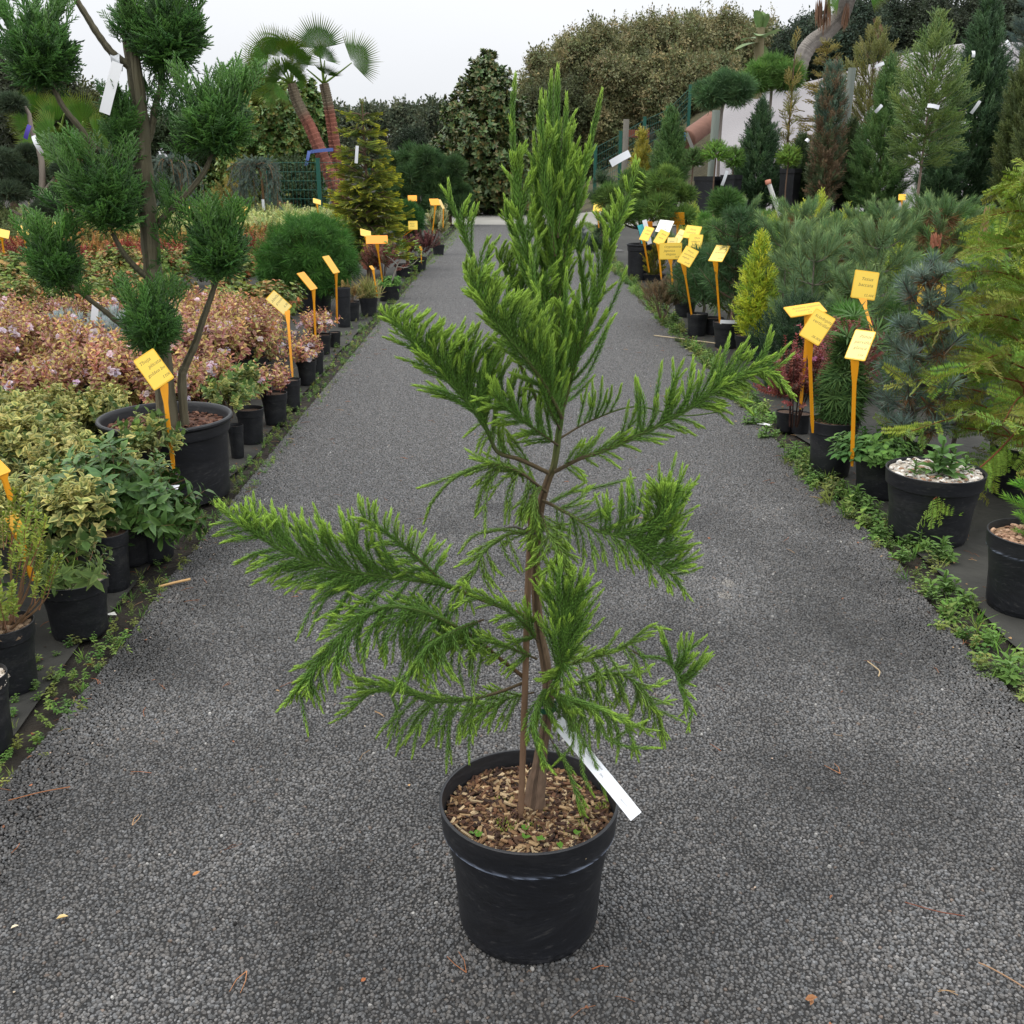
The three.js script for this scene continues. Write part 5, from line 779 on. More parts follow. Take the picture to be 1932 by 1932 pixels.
// grouped beds: a few shrubs built, then cloned
function bed(name, label, category, group, variants, spots) {
  const protos = []; spots.forEach(([x, z, sc, where], i) => {
    const v = i % variants.length, own = where ? `${label}, ${where}` : label; let o;
    if (!protos[v]) { o = protos[v] = thing(name, own, category, V(x, 0, z), rr(0, 6.28), group); variants[v](o); } else o = copyOf(protos[v], V(x, 0, z), rr(0, 6.28), own);
    o.scale.setScalar(sc ?? rr(0.88, 1.14));
  });
}
const ORD = ['first', 'second', 'third', 'fourth', 'fifth', 'sixth', 'seventh', 'eighth', 'ninth', 'tenth', 'eleventh', 'twelfth', 'thirteenth', 'fourteenth', 'fifteenth', 'sixteenth', 'seventeenth', 'eighteenth', 'nineteenth', 'twentieth', 'last but one', 'last'];
function fillSpots(d0, d1, xRight, uLeft, gap, avoid = []) { const out = []; let row = -1; for (let d = d0; d < d1; d += gap) { let col = 0; row++; const xl = foot(uLeft, d).x; for (let x = (typeof xRight === 'function' ? xRight(d) : xRight) - gap * rr(0, 0.2); x > xl; x -= gap) { const px = x + rr(-0.2, 0.2) * gap, pz = -(d + rr(-0.25, 0.25) * gap); if (avoid.every(([ax, az, ar]) => Math.hypot(px - ax, pz - az) > ar)) out.push([px, pz, undefined, `${ORD[row]} row back, ${ORD[col++]} from path`]); } } return out; }
const bigAvoid = [[LBIG.x, LBIG.z, 0.5]];
reseed(560);
const varieg = (h, r, n) => (t) => { shrubParts(t, { r, h: h - 0.16, y: 0.16, n, spray: SPRAY.varieg, s: 0.1, cols: [[1, 1, 1], [1.1, 1.05, 1.05], [0.8, 0.85, 0.8]], wood: C(0x7a7a48), up: 1.0, deep: 0.3 }); copies(t, 'greener_foliage', SPRAY.variegGreen, leafMat, lobeCrown({ lobes: [[0, h * 0.55, 0, r * 0.85, 0.9]], n: (n * 0.4) | 0, s: 0.12, cols: [ONE], up: 0.8, deep: 0.2 })); const p = part(t, 'pot_body', POT.lip, potMats[1]); p.scale.set(0.11, 0.2, 0.11); };  // second layer of greener leaves mixed through the crown
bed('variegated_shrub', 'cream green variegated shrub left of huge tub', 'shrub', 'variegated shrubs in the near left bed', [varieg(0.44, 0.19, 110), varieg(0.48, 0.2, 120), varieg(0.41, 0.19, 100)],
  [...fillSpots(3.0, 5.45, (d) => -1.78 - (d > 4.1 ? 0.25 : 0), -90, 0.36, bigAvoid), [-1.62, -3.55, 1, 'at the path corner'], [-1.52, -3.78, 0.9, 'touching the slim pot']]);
const variegEdge = (t) => shrubParts(t, { r: 0.13, h: 0.2, y: 0.22, n: 40, spray: SPRAY.variegGreen, s: 0.1, cols: [ONE, [1.3, 1.2, 1]] });
{ const a = thing('variegated_shrub', 'small variegated shrub in pot between huge tub and abelias', 'shrub', V(leftRow[1].x - 0.02, 0, leftRow[1].z)); variegEdge(a); const b = copyOf(a, V(leftRow[0].x - 0.02, 0, leftRow[0].z), 1.2, 'variegated sprigs poking out right beside the huge tub'); const c = copyOf(a, V(L6.x, 0.06, L6.z), 2.1, 'variegated shrub in the slim pot against the huge tub'); }
reseed(570);
const abelia = (h, r, n) => (t) => { shrubParts(t, { r, h: h - 0.2, y: 0.2, n, spray: SPRAY.abelia, s: 0.14, cols: [[1, 1, 1], [1.2, 1.1, 1.1], [0.8, 0.8, 0.8], [1.0, 1.1, 0.9]], wood: C(0x5a2f24), up: 0.9, deep: 0.35, vary: 0.25, extra: { name: 'flower', spray: SPRAY.flower, n: 11, s: 0.055 } }); copies(t, 'greener_foliage', SPRAY.abeliaGreen, leafMat, lobeCrown({ lobes: [[0, h * 0.5, 0, r * 0.85, 0.8]], n: (n * 0.45) | 0, s: 0.13, cols: [ONE, [1.2, 1.1, 1]], up: 0.6, deep: 0.2 })); const p = part(t, 'pot_body', POT.lip, potMats[1]); p.scale.set(0.12, 0.22, 0.12); };  // green leaves set among the pink ones as a second layer
bed('abelia_shrub', 'pink leaved shrub with tiny white flowers', 'shrub', 'pink leaved shrubs massed in the left bed', [abelia(0.5, 0.27, 95), abelia(0.54, 0.28, 100), abelia(0.47, 0.26, 90), abelia(0.56, 0.25, 95)],
  fillSpots(5.7, 8.3, (d) => -1.83 - 0.02 * (d - 5), -70, 0.42, [...bigAvoid, [-3.05, -7.5, 0.35], [-3.6, -7.7, 0.3]]));
reseed(575);
for (const [i, l] of [[2, 'pink leaved shrub in the near corner pot of its bed'], [4, 'pink flowering tips spilling over a pot on the path edge'], [6, 'tall pink leaved shrub behind the foremost amber stake']]) { const p = leftRow[i], t = thing('abelia_shrub', l, 'shrub', V(p.x - 0.04, 0, p.z)); shrubParts(t, { r: 0.19, h: 0.22, y: p.top - 0.02, n: 60, spray: SPRAY.abelia, s: 0.12, cols: [ONE, [1.1, 1, 1]], wood: C(0x5a2f24), extra: { name: 'flower', spray: SPRAY.flower, n: 14, s: 0.06 } }); }
reseed(580);
bed('silver_plant', 'silvery grey leaved plant among the pink shrubs', 'shrub', 'silver leaved plants in the left bed', [(t) => shrubParts(t, { r: 0.2, h: 0.3, y: 0.22, n: 70, spray: SPRAY.silver, s: 0.1, cols: [[0.42, 0.48, 0.46], [0.5, 0.55, 0.53]], vary: 0.1 })], [[-3.35, -7.75, 1, 'leftmost'], [-2.95, -7.45, 1, 'by the white label'], [-3.05, -7.9, 1, 'rearmost'], [-2.6, -7.3, 0.8, 'rightmost']]);
{ const lb = thing('plant_label', 'small white label stuck in the silver leaved plants', 'label', V(0, 0, 0)); lb.position.copy(V(-2.97, 0.5, -7.35)); ribbonStrip(lb, 'label_strip', V(-0.02, -0.12, 0), V(0.02, 0.06, 0), 0.05, V(0, 0.1, 1), paperMat, 0.002); }
const leafy = (spray, cols, h, r, n, s, y = 0.2, mat = leafMat) => (t) => { shrubParts(t, { r, h: h - y, y, n, spray, s, cols, up: 0.8, deep: 0.3, vary: 0.3 }); };
reseed(590);
const OG = [[0.12, 0.19, 0.03], [0.17, 0.22, 0.04], [0.3, 0.2, 0.06], [0.38, 0.16, 0.06], [0.1, 0.16, 0.03]], RG = [[0.34, 0.07, 0.05], [0.42, 0.14, 0.07], [0.26, 0.05, 0.05], [0.4, 0.22, 0.08]], OY = [[0.42, 0.2, 0.06], [0.44, 0.3, 0.07], [0.3, 0.22, 0.06], [0.2, 0.2, 0.05]];
bed('hydrangea', 'green shrub turning orange behind pink shrubs', 'shrub', 'green and orange leaved shrubs in the middle left bed', [leafy(SPRAY.heart, OG, 0.52, 0.3, 130, 0.15), leafy(SPRAY.heart, OG.slice(0, 3), 0.58, 0.3, 130, 0.15), leafy(SPRAY.heart, [...OG, ...OG.slice(0, 2)], 0.48, 0.3, 130, 0.15)], fillSpots(8.7, 12.3, (d) => d < 9.6 ? -1.95 : -2.5, -60, 0.56, [[-2.6, -10.4, 0.8]]));
bed('red_leaved_shrub', 'low shrub with dark red autumn leaves behind the green shrubs', 'shrub', 'red leaved low shrubs on the left', [leafy(SPRAY.small, RG, 0.55, 0.36, 110, 0.2), leafy(SPRAY.small, RG, 0.62, 0.36, 110, 0.2)], [-6.0, -5.3, -4.7, -4.3, -4.0, -3.7, -3.4, -3.1].map((x, i) => [x, [-13.1, -12.8, -13, -12.6, -13.2, -12.8, -13.2, -12.9][i], undefined, `${ORD[i]} from the left`]));
bed('orange_leaved_shrub', 'low orange leaved shrub on the left', 'shrub', 'orange leaved low shrubs on the left', [leafy(SPRAY.small, OY, 0.5, 0.38, 110, 0.2), leafy(SPRAY.small, [...OY, ...OG], 0.56, 0.38, 110, 0.2)], fillSpots(13.6, 17.2, -3.1, -40, 0.72, [[-3.2, -14.0, 0.7]]));
const CRM = [[0.5, 0.54, 0.22], [0.58, 0.6, 0.28], [0.3, 0.42, 0.14]];
bed('cream_shrub', 'pale cream leaved shrub far left bed', 'shrub', 'pale cream leaved shrubs in the far left bed', [leafy(SPRAY.small, CRM, 0.55, 0.42, 110, 0.2), leafy(SPRAY.small, CRM, 0.62, 0.42, 110, 0.2)], fillSpots(17.8, 23.6, -3.3, 60, 0.78, [[-3.0, -14.5, 0.6]]));
bed('green_shrub', 'green low shrub at the far left of the beds', 'shrub', 'green low shrubs at far left', [leafy(SPRAY.small, [[0.1, 0.15, 0.04], [0.14, 0.18, 0.05]], 0.7, 0.42, 110, 0.2), leafy(SPRAY.small, [[0.12, 0.16, 0.06]], 0.6, 0.42, 110, 0.2)], [[-6.9, -14.6], [-7.6, -15.8], [-7.1, -16.6], [-8.4, -16.6], [-9.2, -18.0], [-8.2, -18.2], [-9.6, -20], [-9, -21.5], [-10.4, -22]].map(([x, z], i) => [x, z, undefined, `${ORD[i]} going back`]));
// --- plants along the left edge
reseed(600);
{
  const d = 11.0, c = V(foot(590, d).x, 0, -d), t = thing('mountain_pine', 'big rounded dark green pine dome beside the left path edge', 'pine', c), r = span(106, d);
  const cy = top(385, d) - r * 0.83;
  copies(t, 'foliage', SPRAY.pine, needleMat, lobeCrown({ lobes: [[0, cy, 0, r * 0.92, 0.86], [-r * 0.35, cy - 0.02, r * 0.2, r * 0.66, 0.9], [r * 0.4, cy - 0.08, r * 0.15, r * 0.6, 0.9], [0.1, cy + r * 0.2, -0.1, r * 0.66, 0.8], [r * 0.5, cy - 0.3, r * 0.4, r * 0.36, 0.8], [-r * 0.55, cy - 0.2, 0.1, r * 0.42, 0.8]], n: 900, s: 0.13, cols: [[0.045, 0.13, 0.024], [0.065, 0.18, 0.03], [0.085, 0.22, 0.036]], up: 0.55, deep: 0.6, rough: 0.12, seed: 8, under: -0.8 }));
  part(t, 'trunk', stemsGeo([[[V(0, 0, 0), V(0.05, 0.3, 0), V(-0.1, 0.6, 0)], 0.04, 0.02, 8], [[V(0, 0.1, 0), V(0.25, 0.4, 0.1), V(0.4, 0.6, 0.1)], 0.02, 0.01, 6], [[V(0, 0.1, 0), V(-0.25, 0.35, 0.1), V(-0.4, 0.55, 0.1)], 0.02, 0.01, 6]], WOOD), woodMat);
  makePot('plant_pot', 'black tub under the big pine dome, mostly hidden by needles', V(c.x, 0, c.z), 0.24, 0.3);
}
{
  const d = 15.6, c = V(foot(782, d).x - 0.1, 0, -d), r = span(37, d), t = thing('mountain_pine', 'smaller pine dome with bushy needles farther along the left edge', 'pine', c);
  copies(t, 'foliage', SPRAY.pine, needleMat, ballItems({ y: top(413, d), r, f: 0.98, n: 420, s: 0.13, cols: [[0.035, 0.11, 0.025], [0.06, 0.17, 0.035]] })); part(t, 'trunk', stemsGeo([[[V(0, 0, 0), V(0, 0.3, 0), V(0, 0.7, 0)], 0.03, 0.02, 7]], WOOD), woodMat);
}
const edgePlants = [
  [8, 'wispy dry yellow growth in a pot under the pine dome', SPRAY.small, [[0.4, 0.3, 0.1], [0.25, 0.2, 0.06]], 0.14, 0.26, 50, 0.09], [9, 'tuft of dry pale grass in a left edge pot', SPRAY.grass, [[0.3, 0.33, 0.12], [0.42, 0.36, 0.16]], 0.14, 0.3, 30, 0.25],
  [10, 'bright green weeds filling the pot under the broad orange tag', SPRAY.weed, [[0.12, 0.28, 0.05], [0.16, 0.32, 0.06]], 0.15, 0.12, 40, 0.1], [12, 'small dark red leaved shrub on the left edge below the pine', SPRAY.small, [[0.16, 0.05, 0.05], [0.22, 0.08, 0.07], [0.1, 0.06, 0.04]], 0.3, 0.42, 170, 0.16], [13, 'pale variegated upright shrub in the farthest left pot', SPRAY.small, [[0.4, 0.44, 0.2], [0.2, 0.3, 0.1], [0.5, 0.5, 0.28]], 0.26, 0.75, 200, 0.17]];
for (const [i, l, sp, cols, r, h, n, s] of edgePlants) { const p = leftRow[i], t = thing('edge_shrub', l, 'shrub', V(p.x, 0, p.z)); shrubParts(t, { r, h, y: p.top - 0.02, n, spray: sp, s, cols, deep: 0.3 }); }
{ // bare pale-stemmed shrub with round leaves
  const p = leftRow[10], t = thing('open_shrub', 'open shrub with pale crooked stems and round leaves beside broad orange tag', 'shrub', V(p.x, 0, p.z)), o = V(-p.x, 0, -p.z), Q = (u, v) => at(u, v, p.d - 0.05).add(o), y = Q(738, 535);
  part(t, 'stem', stemsGeo([[[y, Q(745, 515), Q(750, 500), Q(757, 490)], 0.012, 0.006, 6], [[Q(750, 503), Q(765, 505), Q(780, 497), Q(790, 488)], 0.007, 0.004, 5], [[Q(750, 500), Q(740, 490), Q(728, 482)], 0.006, 0.003, 5]], C(0x9a9288)), woodMat);
  copies(t, 'foliage', SPRAY.heart, leafMat, [[790, 486], [797, 500], [785, 510], [775, 520], [757, 488], [762, 478], [728, 480], [735, 488], [792, 478], [783, 530]].map(([u, v]) => ({ p: Q(u, v), d: V(rr(-0.4, 0.4), 1, rr(-0.4, 0.4)).normalize(), s: rr(0.13, 0.18), c: jit([0.2, 0.33, 0.06]) })));
  const t2 = thing('edge_shrub', 'low reddish leaved shrub behind the broad orange tag', 'shrub', V(foot(722, 13).x, 0, -13)); shrubParts(t2, { r: 0.3, h: 0.5, y: 0.12, n: 140, spray: SPRAY.small, s: 0.18, cols: [[0.22, 0.08, 0.06], [0.14, 0.1, 0.05], [0.3, 0.14, 0.08]] });
}
{ // spruce with golden tips
  const d = 14.4, c = V(foot(697, d).x, 0, -d), h = top(195, d), t = thing('golden_spruce', 'tall tiered spruce with golden yellow branch tips on the left', 'spruce', c), items = [], ps = [[[V(0, 0, 0), V(0.02, h * 0.5, 0), V(0, h, 0)], 0.035, 0.008, 8]], R = (s) => span(76, d) * Math.pow(1 - s, 0.55) + 0.02, px = span(1, d);
  const tiers = 20; reseed(611);
  for (let k = 0; k < tiers; k++) { const s = lerp(0.12, 0.95, Math.pow(k / (tiers - 1), 0.95)), y = h * s, n = s > 0.85 ? 5 : s > 0.6 ? 7 : 10, hi = s > 0.6; if (hi && k % 2) continue; const L = R(s) * (s > 0.55 ? 1 : 0.98);
    for (let j = 0; j < n; j++) { const a = j / n * 6.283 + k * 0.8 + rr(-0.2, 0.2), l = L * rr(0.72, 1.1), rise = lerp(0.12, 0.28, s), o = V(0, y + rr(-0.05, 0.05), 0), e = V(Math.cos(a) * l, o.y + l * rise * (hi ? rr(0.2, 1.1) : rr(-1.2, 2.4)), Math.sin(a) * l); ps.push([[o, o.clone().lerp(e, 0.5).add(V(0, 0.03, 0)), e], 0.012, 0.004, 5]); const q = Math.max(2, Math.round(l / 0.09));
      for (let z = 0; z < q; z++) { const f = (z + 0.5) / q, p = o.clone().lerp(e, f), fw = V(Math.cos(a), 0.12, Math.sin(a)); for (const sd of [-1, 0, 1]) { if (sd === 0 && z < q - 1) continue; items.push({ p, d: V(fw.x - sd * Math.sin(a) * 0.9, rr(-0.5, 0.5), fw.z + sd * Math.cos(a) * 0.9).normalize(), s: rr(0.15, 0.22), c: jit(f > 0.55 ? [0.17, 0.22, 0.026] : [0.1, 0.15, 0.028]) }); } } } }
  items.push({ p: V(0, h - 0.2, 0), d: V(0, 1, 0), s: 0.25, c: [0.09, 0.13, 0.02] });
  part(t, 'trunk', stemsGeo(ps, WOOD), woodMat); copies(t, 'foliage', SPRAY.fir, needleMat, items);
  const lb = thing('plant_label', 'white label hanging in the middle of the golden tipped spruce', 'label', V(c.x, 0, c.z)); const o = V(-c.x, 0, -c.z); ribbonStrip(lb, 'label_strip', at(674, 275, d - 0.62).add(o), at(672, 308, d - 0.62).add(o), 0.04, V(0, 0, 1), paperMat, 0.003);
}
// ---------------------------------------------------------------- background, left and centre
reseed(700);
const palmGreen = C(0x557f28), palmCols = [C(0x8f5a4b), C(0x7d705e)];
function palm(label, pts, r0, r1, leaves, d, cols = palmCols) {
  const P = pts.map(([u, v, dz]) => at(u, v, d + (dz ?? 0))), o = V(P[0].x, 0, P[0].z), t = thing('fan_palm', label, 'palm', o); P.forEach((p) => p.sub(o)); P[0].y = Math.min(P[0].y, -0.05);
  part(t, 'trunk', palmTrunkGeo(P, r0, r1, cols), std({ name: 'palm_bark', vertexColors: true, roughness: 1, bumpMap: barkBump, bumpScale: 0.02 }));
  const tip = P[P.length - 1];
  for (const [ang, stalk, r, tilt, yaw] of leaves) { const m = part(t, 'fan_leaf', fanLeafGeo({ stalk, r, col: jit(palmGreen, 0.15), droop: rr(0.02, 0.14), open: rr(2.1, 2.9) }), glossLeafMat); m.position.copy(tip); m.rotation.set(tilt, yaw ?? 0, ang * Math.PI / 180, 'YZX'); }
  return t;
}
palm('leaning palm with red brown trunk and blue ribbon, left of the pair', [[648, 412], [632, 355], [610, 300], [585, 240], [562, 195], [549, 158]], 0.21, 0.125, [[86, 0.62, 0.8, 0.1, 0.1], [58, 0.66, 0.84, 0.15, -0.1], [34, 0.75, 0.82, 0.1, 0.15], [8, 0.7, 0.84, 0.3, -0.1], [-22, 0.62, 0.76, 0.4, 0.1], [108, 0.45, 0.7, 0.35, 0], [20, 0.6, 0.7, -0.6, 2.8], [66, 0.5, 0.7, 0.7, 0.1], [42, 0.45, 0.72, 0.9, 0], [-40, 0.4, 0.6, 0.7, 0], [-70, 0.3, 0.5, 0.6, 0], [130, 0.3, 0.5, 0.5, 0.1]], 27.6);
palm('upright palm with orange brown trunk, right of the pair', [[652, 412, 0.5], [637, 320, 0.4], [628, 250, 0.3], [618, 190, 0.2], [611, 158, 0.2]], 0.175, 0.12, [[3, 0.85, 0.88, 0.1, 0.05], [-58, 0.95, 0.84, 0.1, 0.1], [46, 0.7, 0.6, 0.6, 0], [-20, 0.5, 0.5, 0.9, 0.2], [20, 0.6, 0.6, -0.7, 2.8]], 27.8);
{ const t = thing('ribbon', 'blue ribbon tied round the leaning palm trunk', 'ribbon', at(594, 285, 27.2)), b = new MB(); const rm = std({ color: 0x5a6fb0, roughness: 0.5, side: THREE.DoubleSide }); const ring = []; for (let k = 0; k <= 18; k++) { const a = k / 18 * 6.283; ring.push([b.v(0.1 + Math.cos(a) * 0.3, -0.03 + Math.cos(a) * 0.03, -0.38 + Math.sin(a) * 0.3, ONE), b.v(0.1 + Math.cos(a) * 0.3, 0.05 + Math.cos(a) * 0.03, -0.38 + Math.sin(a) * 0.3, ONE)]); } for (let k = 0; k < 18; k++) b.q(ring[k][0], ring[k + 1][0], ring[k + 1][1], ring[k][1]); part(t, 'ribbon_band', b.geo(), rm); ribbonStrip(t, 'ribbon_end', V(-0.16, 0.0, -0.1), V(-0.26, -0.36, -0.05), 0.08, V(0.3, 0, 1).normalize(), rm, 0.03); }
// green wire fence behind the palms
function wireFence(name, label, A, B, n, hgt, step, groundY = () => 0) { // posts and panels from A to B
  const t = thing(name, label, 'fence', A.clone().setY(0)), pm = std({ name: 'fence_green', color: 0x1d5a4c, roughness: 0.45, metalness: 0.1 }), o = A.clone().setY(0);
  const pt = (s) => { const p = A.clone().lerp(B, s).sub(o); p.y = groundY(p.x + o.x, p.z + o.z); return p; };
  for (let k = 0; k <= n; k++) { const p = pt(k / n), g = new THREE.BoxGeometry(0.09, hgt + 0.3, 0.09); const m = part(t, 'fence_post', g, pm); m.position.set(p.x, p.y + hgt / 2 - 0.1, p.z); const cap = part(m, 'post_cap', new THREE.BoxGeometry(0.1, 0.03, 0.1), pm); cap.position.y = hgt / 2 + 0.163; }
  for (let k = 0; k < n; k++) { const a = pt(k / n), e = pt((k + 1) / n), b = new MB(), L = a.distanceTo(e), nv = Math.round(L / step); for (let j = 0; j <= nv; j++) { const q = a.clone().lerp(e, j / nv); b.tube([V(q.x, q.y + 0.02, q.z - 0.05), V(q.x, q.y + hgt, q.z - 0.05)], 0.0045, 4, ONE, false); } for (let j = 0; j <= 7; j++) { const y = 0.05 + (hgt - 0.08) * j / 7; b.tube([V(a.x, a.y + y, a.z - 0.042), V(e.x, e.y + y, e.z - 0.042)], 0.006, 4, ONE, false); } part(t, 'wire_panel', b.geo(), pm); }
  return t;
}
wireFence('wire_fence', 'dark green wire fence behind the palms on the left', foot(512, 25.2), foot(700, 25.6), 2, 1.5, 0.09);
wireFence('wire_fence', 'green wire mesh fence climbing the bank behind the path', V(2.55, 0, -33.2), V(5.9, 0, -36.6), 4, 1.8, 0.11, (x, z) => bankHeight(x, z) - 0.05);
{ const p = at(1179, 258, 31.5), t = thing('wooden_post', 'grey weathered wooden post in front of the bank fence', 'post', V(p.x, bankHeight(p.x, p.z), p.z)); const b = new MB(), h = top(225, 31.5) - bankHeight(p.x, p.z); b.tube([V(0, -0.2, 0), V(0.02, h * 0.5, 0), V(0.03, h, 0)], (s, w) => 0.085 + 0.008 * Math.sin(w * 3), 10, (s, w) => mul(C(0x8f8a80), 0.8 + 0.4 * fbm(w, s * 2, 0, 3))); part(t, 'post_shaft', b.geo(), woodMat); }
// broad-leaved trees and conifers behind
reseed(720);
const MAG = [[0.07, 0.12, 0.04], [0.09, 0.14, 0.045], [0.055, 0.095, 0.032], [0.10, 0.12, 0.045]];
const lob = (list) => list;
{ // magnolia beyond the end of the path
  const d = 31.5, c = V(foot(915, d).x, 0, -d), H = top(80, d), w = span(128, d), t = thing('magnolia_tree', 'large dark magnolia tree with rusty leaf undersides at path end', 'tree', c);
  const L = []; for (let k = 0; k < 16; k++) { const s = k / 15, a = k * 2.4, R = w * (s < 0.25 ? 0.78 : Math.pow(1.04 - s, 0.55) * 0.95); L.push([Math.cos(a) * R * 0.55 + 0.12 * s, lerp(0.5, H - 0.55, s), Math.sin(a) * R * 0.55, Math.max(0.4, R * 0.62), 1]); }
  treeParts(t, { h: H, crown: L, trunk: 0.14, n: 4200, s: 0.23, cols: MAG, spray: SPRAY.magnolia, mat: glossLeafMat, up: 0.45, deep: 0.35, rough: 0.3 });
}
function blob(name, label, category, u, vTop, d, wPx, { cols, spray = SPRAY.oak, n = 700, s = 0.4, mat = leafMat, y, lift = 0, up = 0.3, trunk = 0.12, lobes = 7, low = 0.3, group, squash = 1, wood = WOOD, vary = 0.25, rough = 0.3, deep = 0.5 } = {}) {
  const f = foot(u, d), gy = y ?? bankHeight(f.x, -d), H = top(vTop, d) - gy, w = span(wPx / 2, d), t = thing(name, label, category, V(f.x, gy, f.z), 0, group), L = [];
  for (let k = 0; k < lobes; k++) { const a = k * 2.4 + rr(-0.4, 0.4), q = k === 0 ? 0 : rr(0.3, 0.62), r = w * rr(0.42, 0.62), yy = k === 0 ? H - r * 0.85 : lerp(low * H + r * 0.5, H - r, rnd()); L.push([Math.cos(a) * q * w, yy, Math.sin(a) * q * w, Math.min(r, H * 0.45), squash]); }
  return treeParts(t, { h: H, crown: L, trunk, n, s, cols, spray, mat, up, wood, vary, rough, deep });
}
const BROWNGREEN = [[0.26, 0.26, 0.12], [0.21, 0.22, 0.1], [0.32, 0.28, 0.135], [0.17, 0.2, 0.085]];
[[1012, 96, 47, 105], [1062, 62, 50, 120], [1122, 34, 48, 140], [1182, 42, 52, 130], [1236, 26, 47, 140], [1296, 22, 50, 140], [1352, 16, 47, 130], [1408, 26, 51, 130], [1145, 100, 44, 110], [1260, 96, 43, 120], [1030, 160, 43, 100], [1080, 150, 44, 110], [1330, 110, 42, 110]].forEach(([u, v, d, w], i) => blob('hedgerow_tree', ['small brown leaved tree at the left end of the wood on the bank', 'brown green tree second from left on the bank skyline', 'tall olive tree above the top of the potted conifer, left', 'olive brown tree just right of the conifer tip on skyline', 'tall airy tree in the middle of the bank skyline', 'brown tree right of the middle of the bank skyline', 'highest brown tree of the wood on the bank', 'brown tree at the right end of the wood, beside the feathery palm', 'lower brown tree in front of the skyline wood, middle', 'lower brown tree in front of the skyline wood, right', 'dark undergrowth tree behind the magnolia', 'dark undergrowth tree behind the wire fence', 'lower brown tree behind the pine standards'][i], 'tree', u, v, d, w, { cols: i > 9 && i < 12 ? [[0.075, 0.095, 0.036], [0.1, 0.115, 0.045]] : BROWNGREEN, n: 2600, s: 0.5, lobes: 15, low: 0.1, trunk: 0.16, rough: 0.8, deep: 0.2, up: 0.6 }));
reseed(730);
// far wood on the skyline
[[612, 205, 150], [640, 198, 155], [668, 207, 140], [700, 196, 150], [730, 200, 160], [760, 191, 150], [790, 198, 150], [818, 190, 140], [845, 196, 160], [585, 190, 150], [560, 200, 160], [875, 200, 150]].forEach(([u, v, d], i) => blob('far_tree', `grey green far skyline tree, at ${['the right palm trunk', 'the spruce left side', 'the spruce top left', 'the spruce leader', 'just right of the spruce leader', 'above the round dark bush', 'right above the round dark bush', 'near the magnolia', 'behind the magnolia left edge', 'between both palm trunks', 'the leaning palm trunk', 'behind the magnolia'][i]}`, 'tree', u, v, d, 62, { cols: [[0.12, 0.155, 0.09], [0.15, 0.17, 0.095], [0.1, 0.135, 0.08]], n: 420, s: 1.9, lobes: 7, low: 0.05, trunk: 0.3, y: 0, group: 'trees of the far wood on the skyline', rough: 0.4 }));
blob('round_bush', 'dark rounded evergreen bush in front of the far wood', 'bush', 783, 236, 52, 78, { cols: [[0.025, 0.045, 0.02]], n: 900, s: 0.4, lobes: 5, low: 0.05, y: 0, squash: 0.8 });
// pines between spruce and magnolia
for (const [u, v, w, d, l] of [[790, 268, 110, 25.5, 'broad dark green bushy pine left of the path end'], [848, 290, 90, 26.2, 'dark bushy pine close to the magnolia'], [745, 285, 70, 27, 'dark pine mostly behind the golden spruce']]) {
  const f = foot(u, d), H = top(v, d), r = span(w / 2, d), t = thing('bushy_pine', l, 'pine', f); const L = []; for (let k = 0; k < 9; k++) { const a = k * 2.4; L.push([Math.cos(a) * r * 0.55, lerp(0.5, H - r * 0.45, (k % 4) / 3), Math.sin(a) * r * 0.55, r * 0.52, 0.95]); }
  copies(t, 'foliage', SPRAY.pineFat, needleMat, lobeCrown({ lobes: L, n: 620, s: 0.24, cols: [[0.06, 0.125, 0.04], [0.08, 0.155, 0.05], [0.045, 0.1, 0.034]], up: 0.7, deep: 0.5 })); part(t, 'trunk', stemsGeo([[[V(0, 0, 0), V(0, H * 0.4, 0), V(0, H * 0.8, 0)], 0.07, 0.03, 7]], WOOD), woodMat);
}
// evergreen screen behind the left beds
[[478, 150, 29.5, 120, 'yellowish green tree behind the weeping cedars'], [540, 158, 29, 110, 'glossy leaved tree left of the leaning palm'], [592, 150, 30.5, 110, 'glossy dark tree behind the palm trunks'], [430, 190, 31, 110, 'olive green tree behind the right pompoms']].forEach(([u, v, d, w, l], i) => blob('evergreen_tree', l, 'tree', u, v, d, w, { cols: i === 0 ? [[0.2, 0.26, 0.06], [0.14, 0.22, 0.055]] : [[0.08, 0.16, 0.045], [0.11, 0.2, 0.055], [0.14, 0.22, 0.06]], spray: SPRAY.magnolia, mat: glossLeafMat, n: 2600, s: 0.21, lobes: 16, low: 0.0, y: 0, deep: 0.35 }));
[[20, 90, 24, 150, [0.04, 0.05, 0.025]], [110, 130, 25, 150, [0.05, 0.065, 0.028]], [190, 158, 27, 130, [0.075, 0.085, 0.03]], [-30, 30, 22, 140, [0.035, 0.045, 0.022]], [262, 190, 30, 120, [0.06, 0.09, 0.035]], [345, 205, 31, 130, [0.055, 0.085, 0.035]], [395, 222, 33, 120, [0.06, 0.085, 0.04]]].forEach(([u, v, d, w, c], i) => blob('screen_tree', ['very dark tree behind the top left pompom', 'dark olive tree behind the left pompoms', 'olive tree below the long white label', 'dark tree at the upper left corner', 'green tree behind the pompom trunk', 'green tree between trunk and right pompom', 'tree behind the upper right pompom'][i], 'tree', u, v, d, w, { cols: [mul(c, 1.3), mul(c, 1.7), c], n: 1400, s: 0.42, lobes: 12, low: 0.0, y: 0, deep: 0.4 }));
reseed(740);
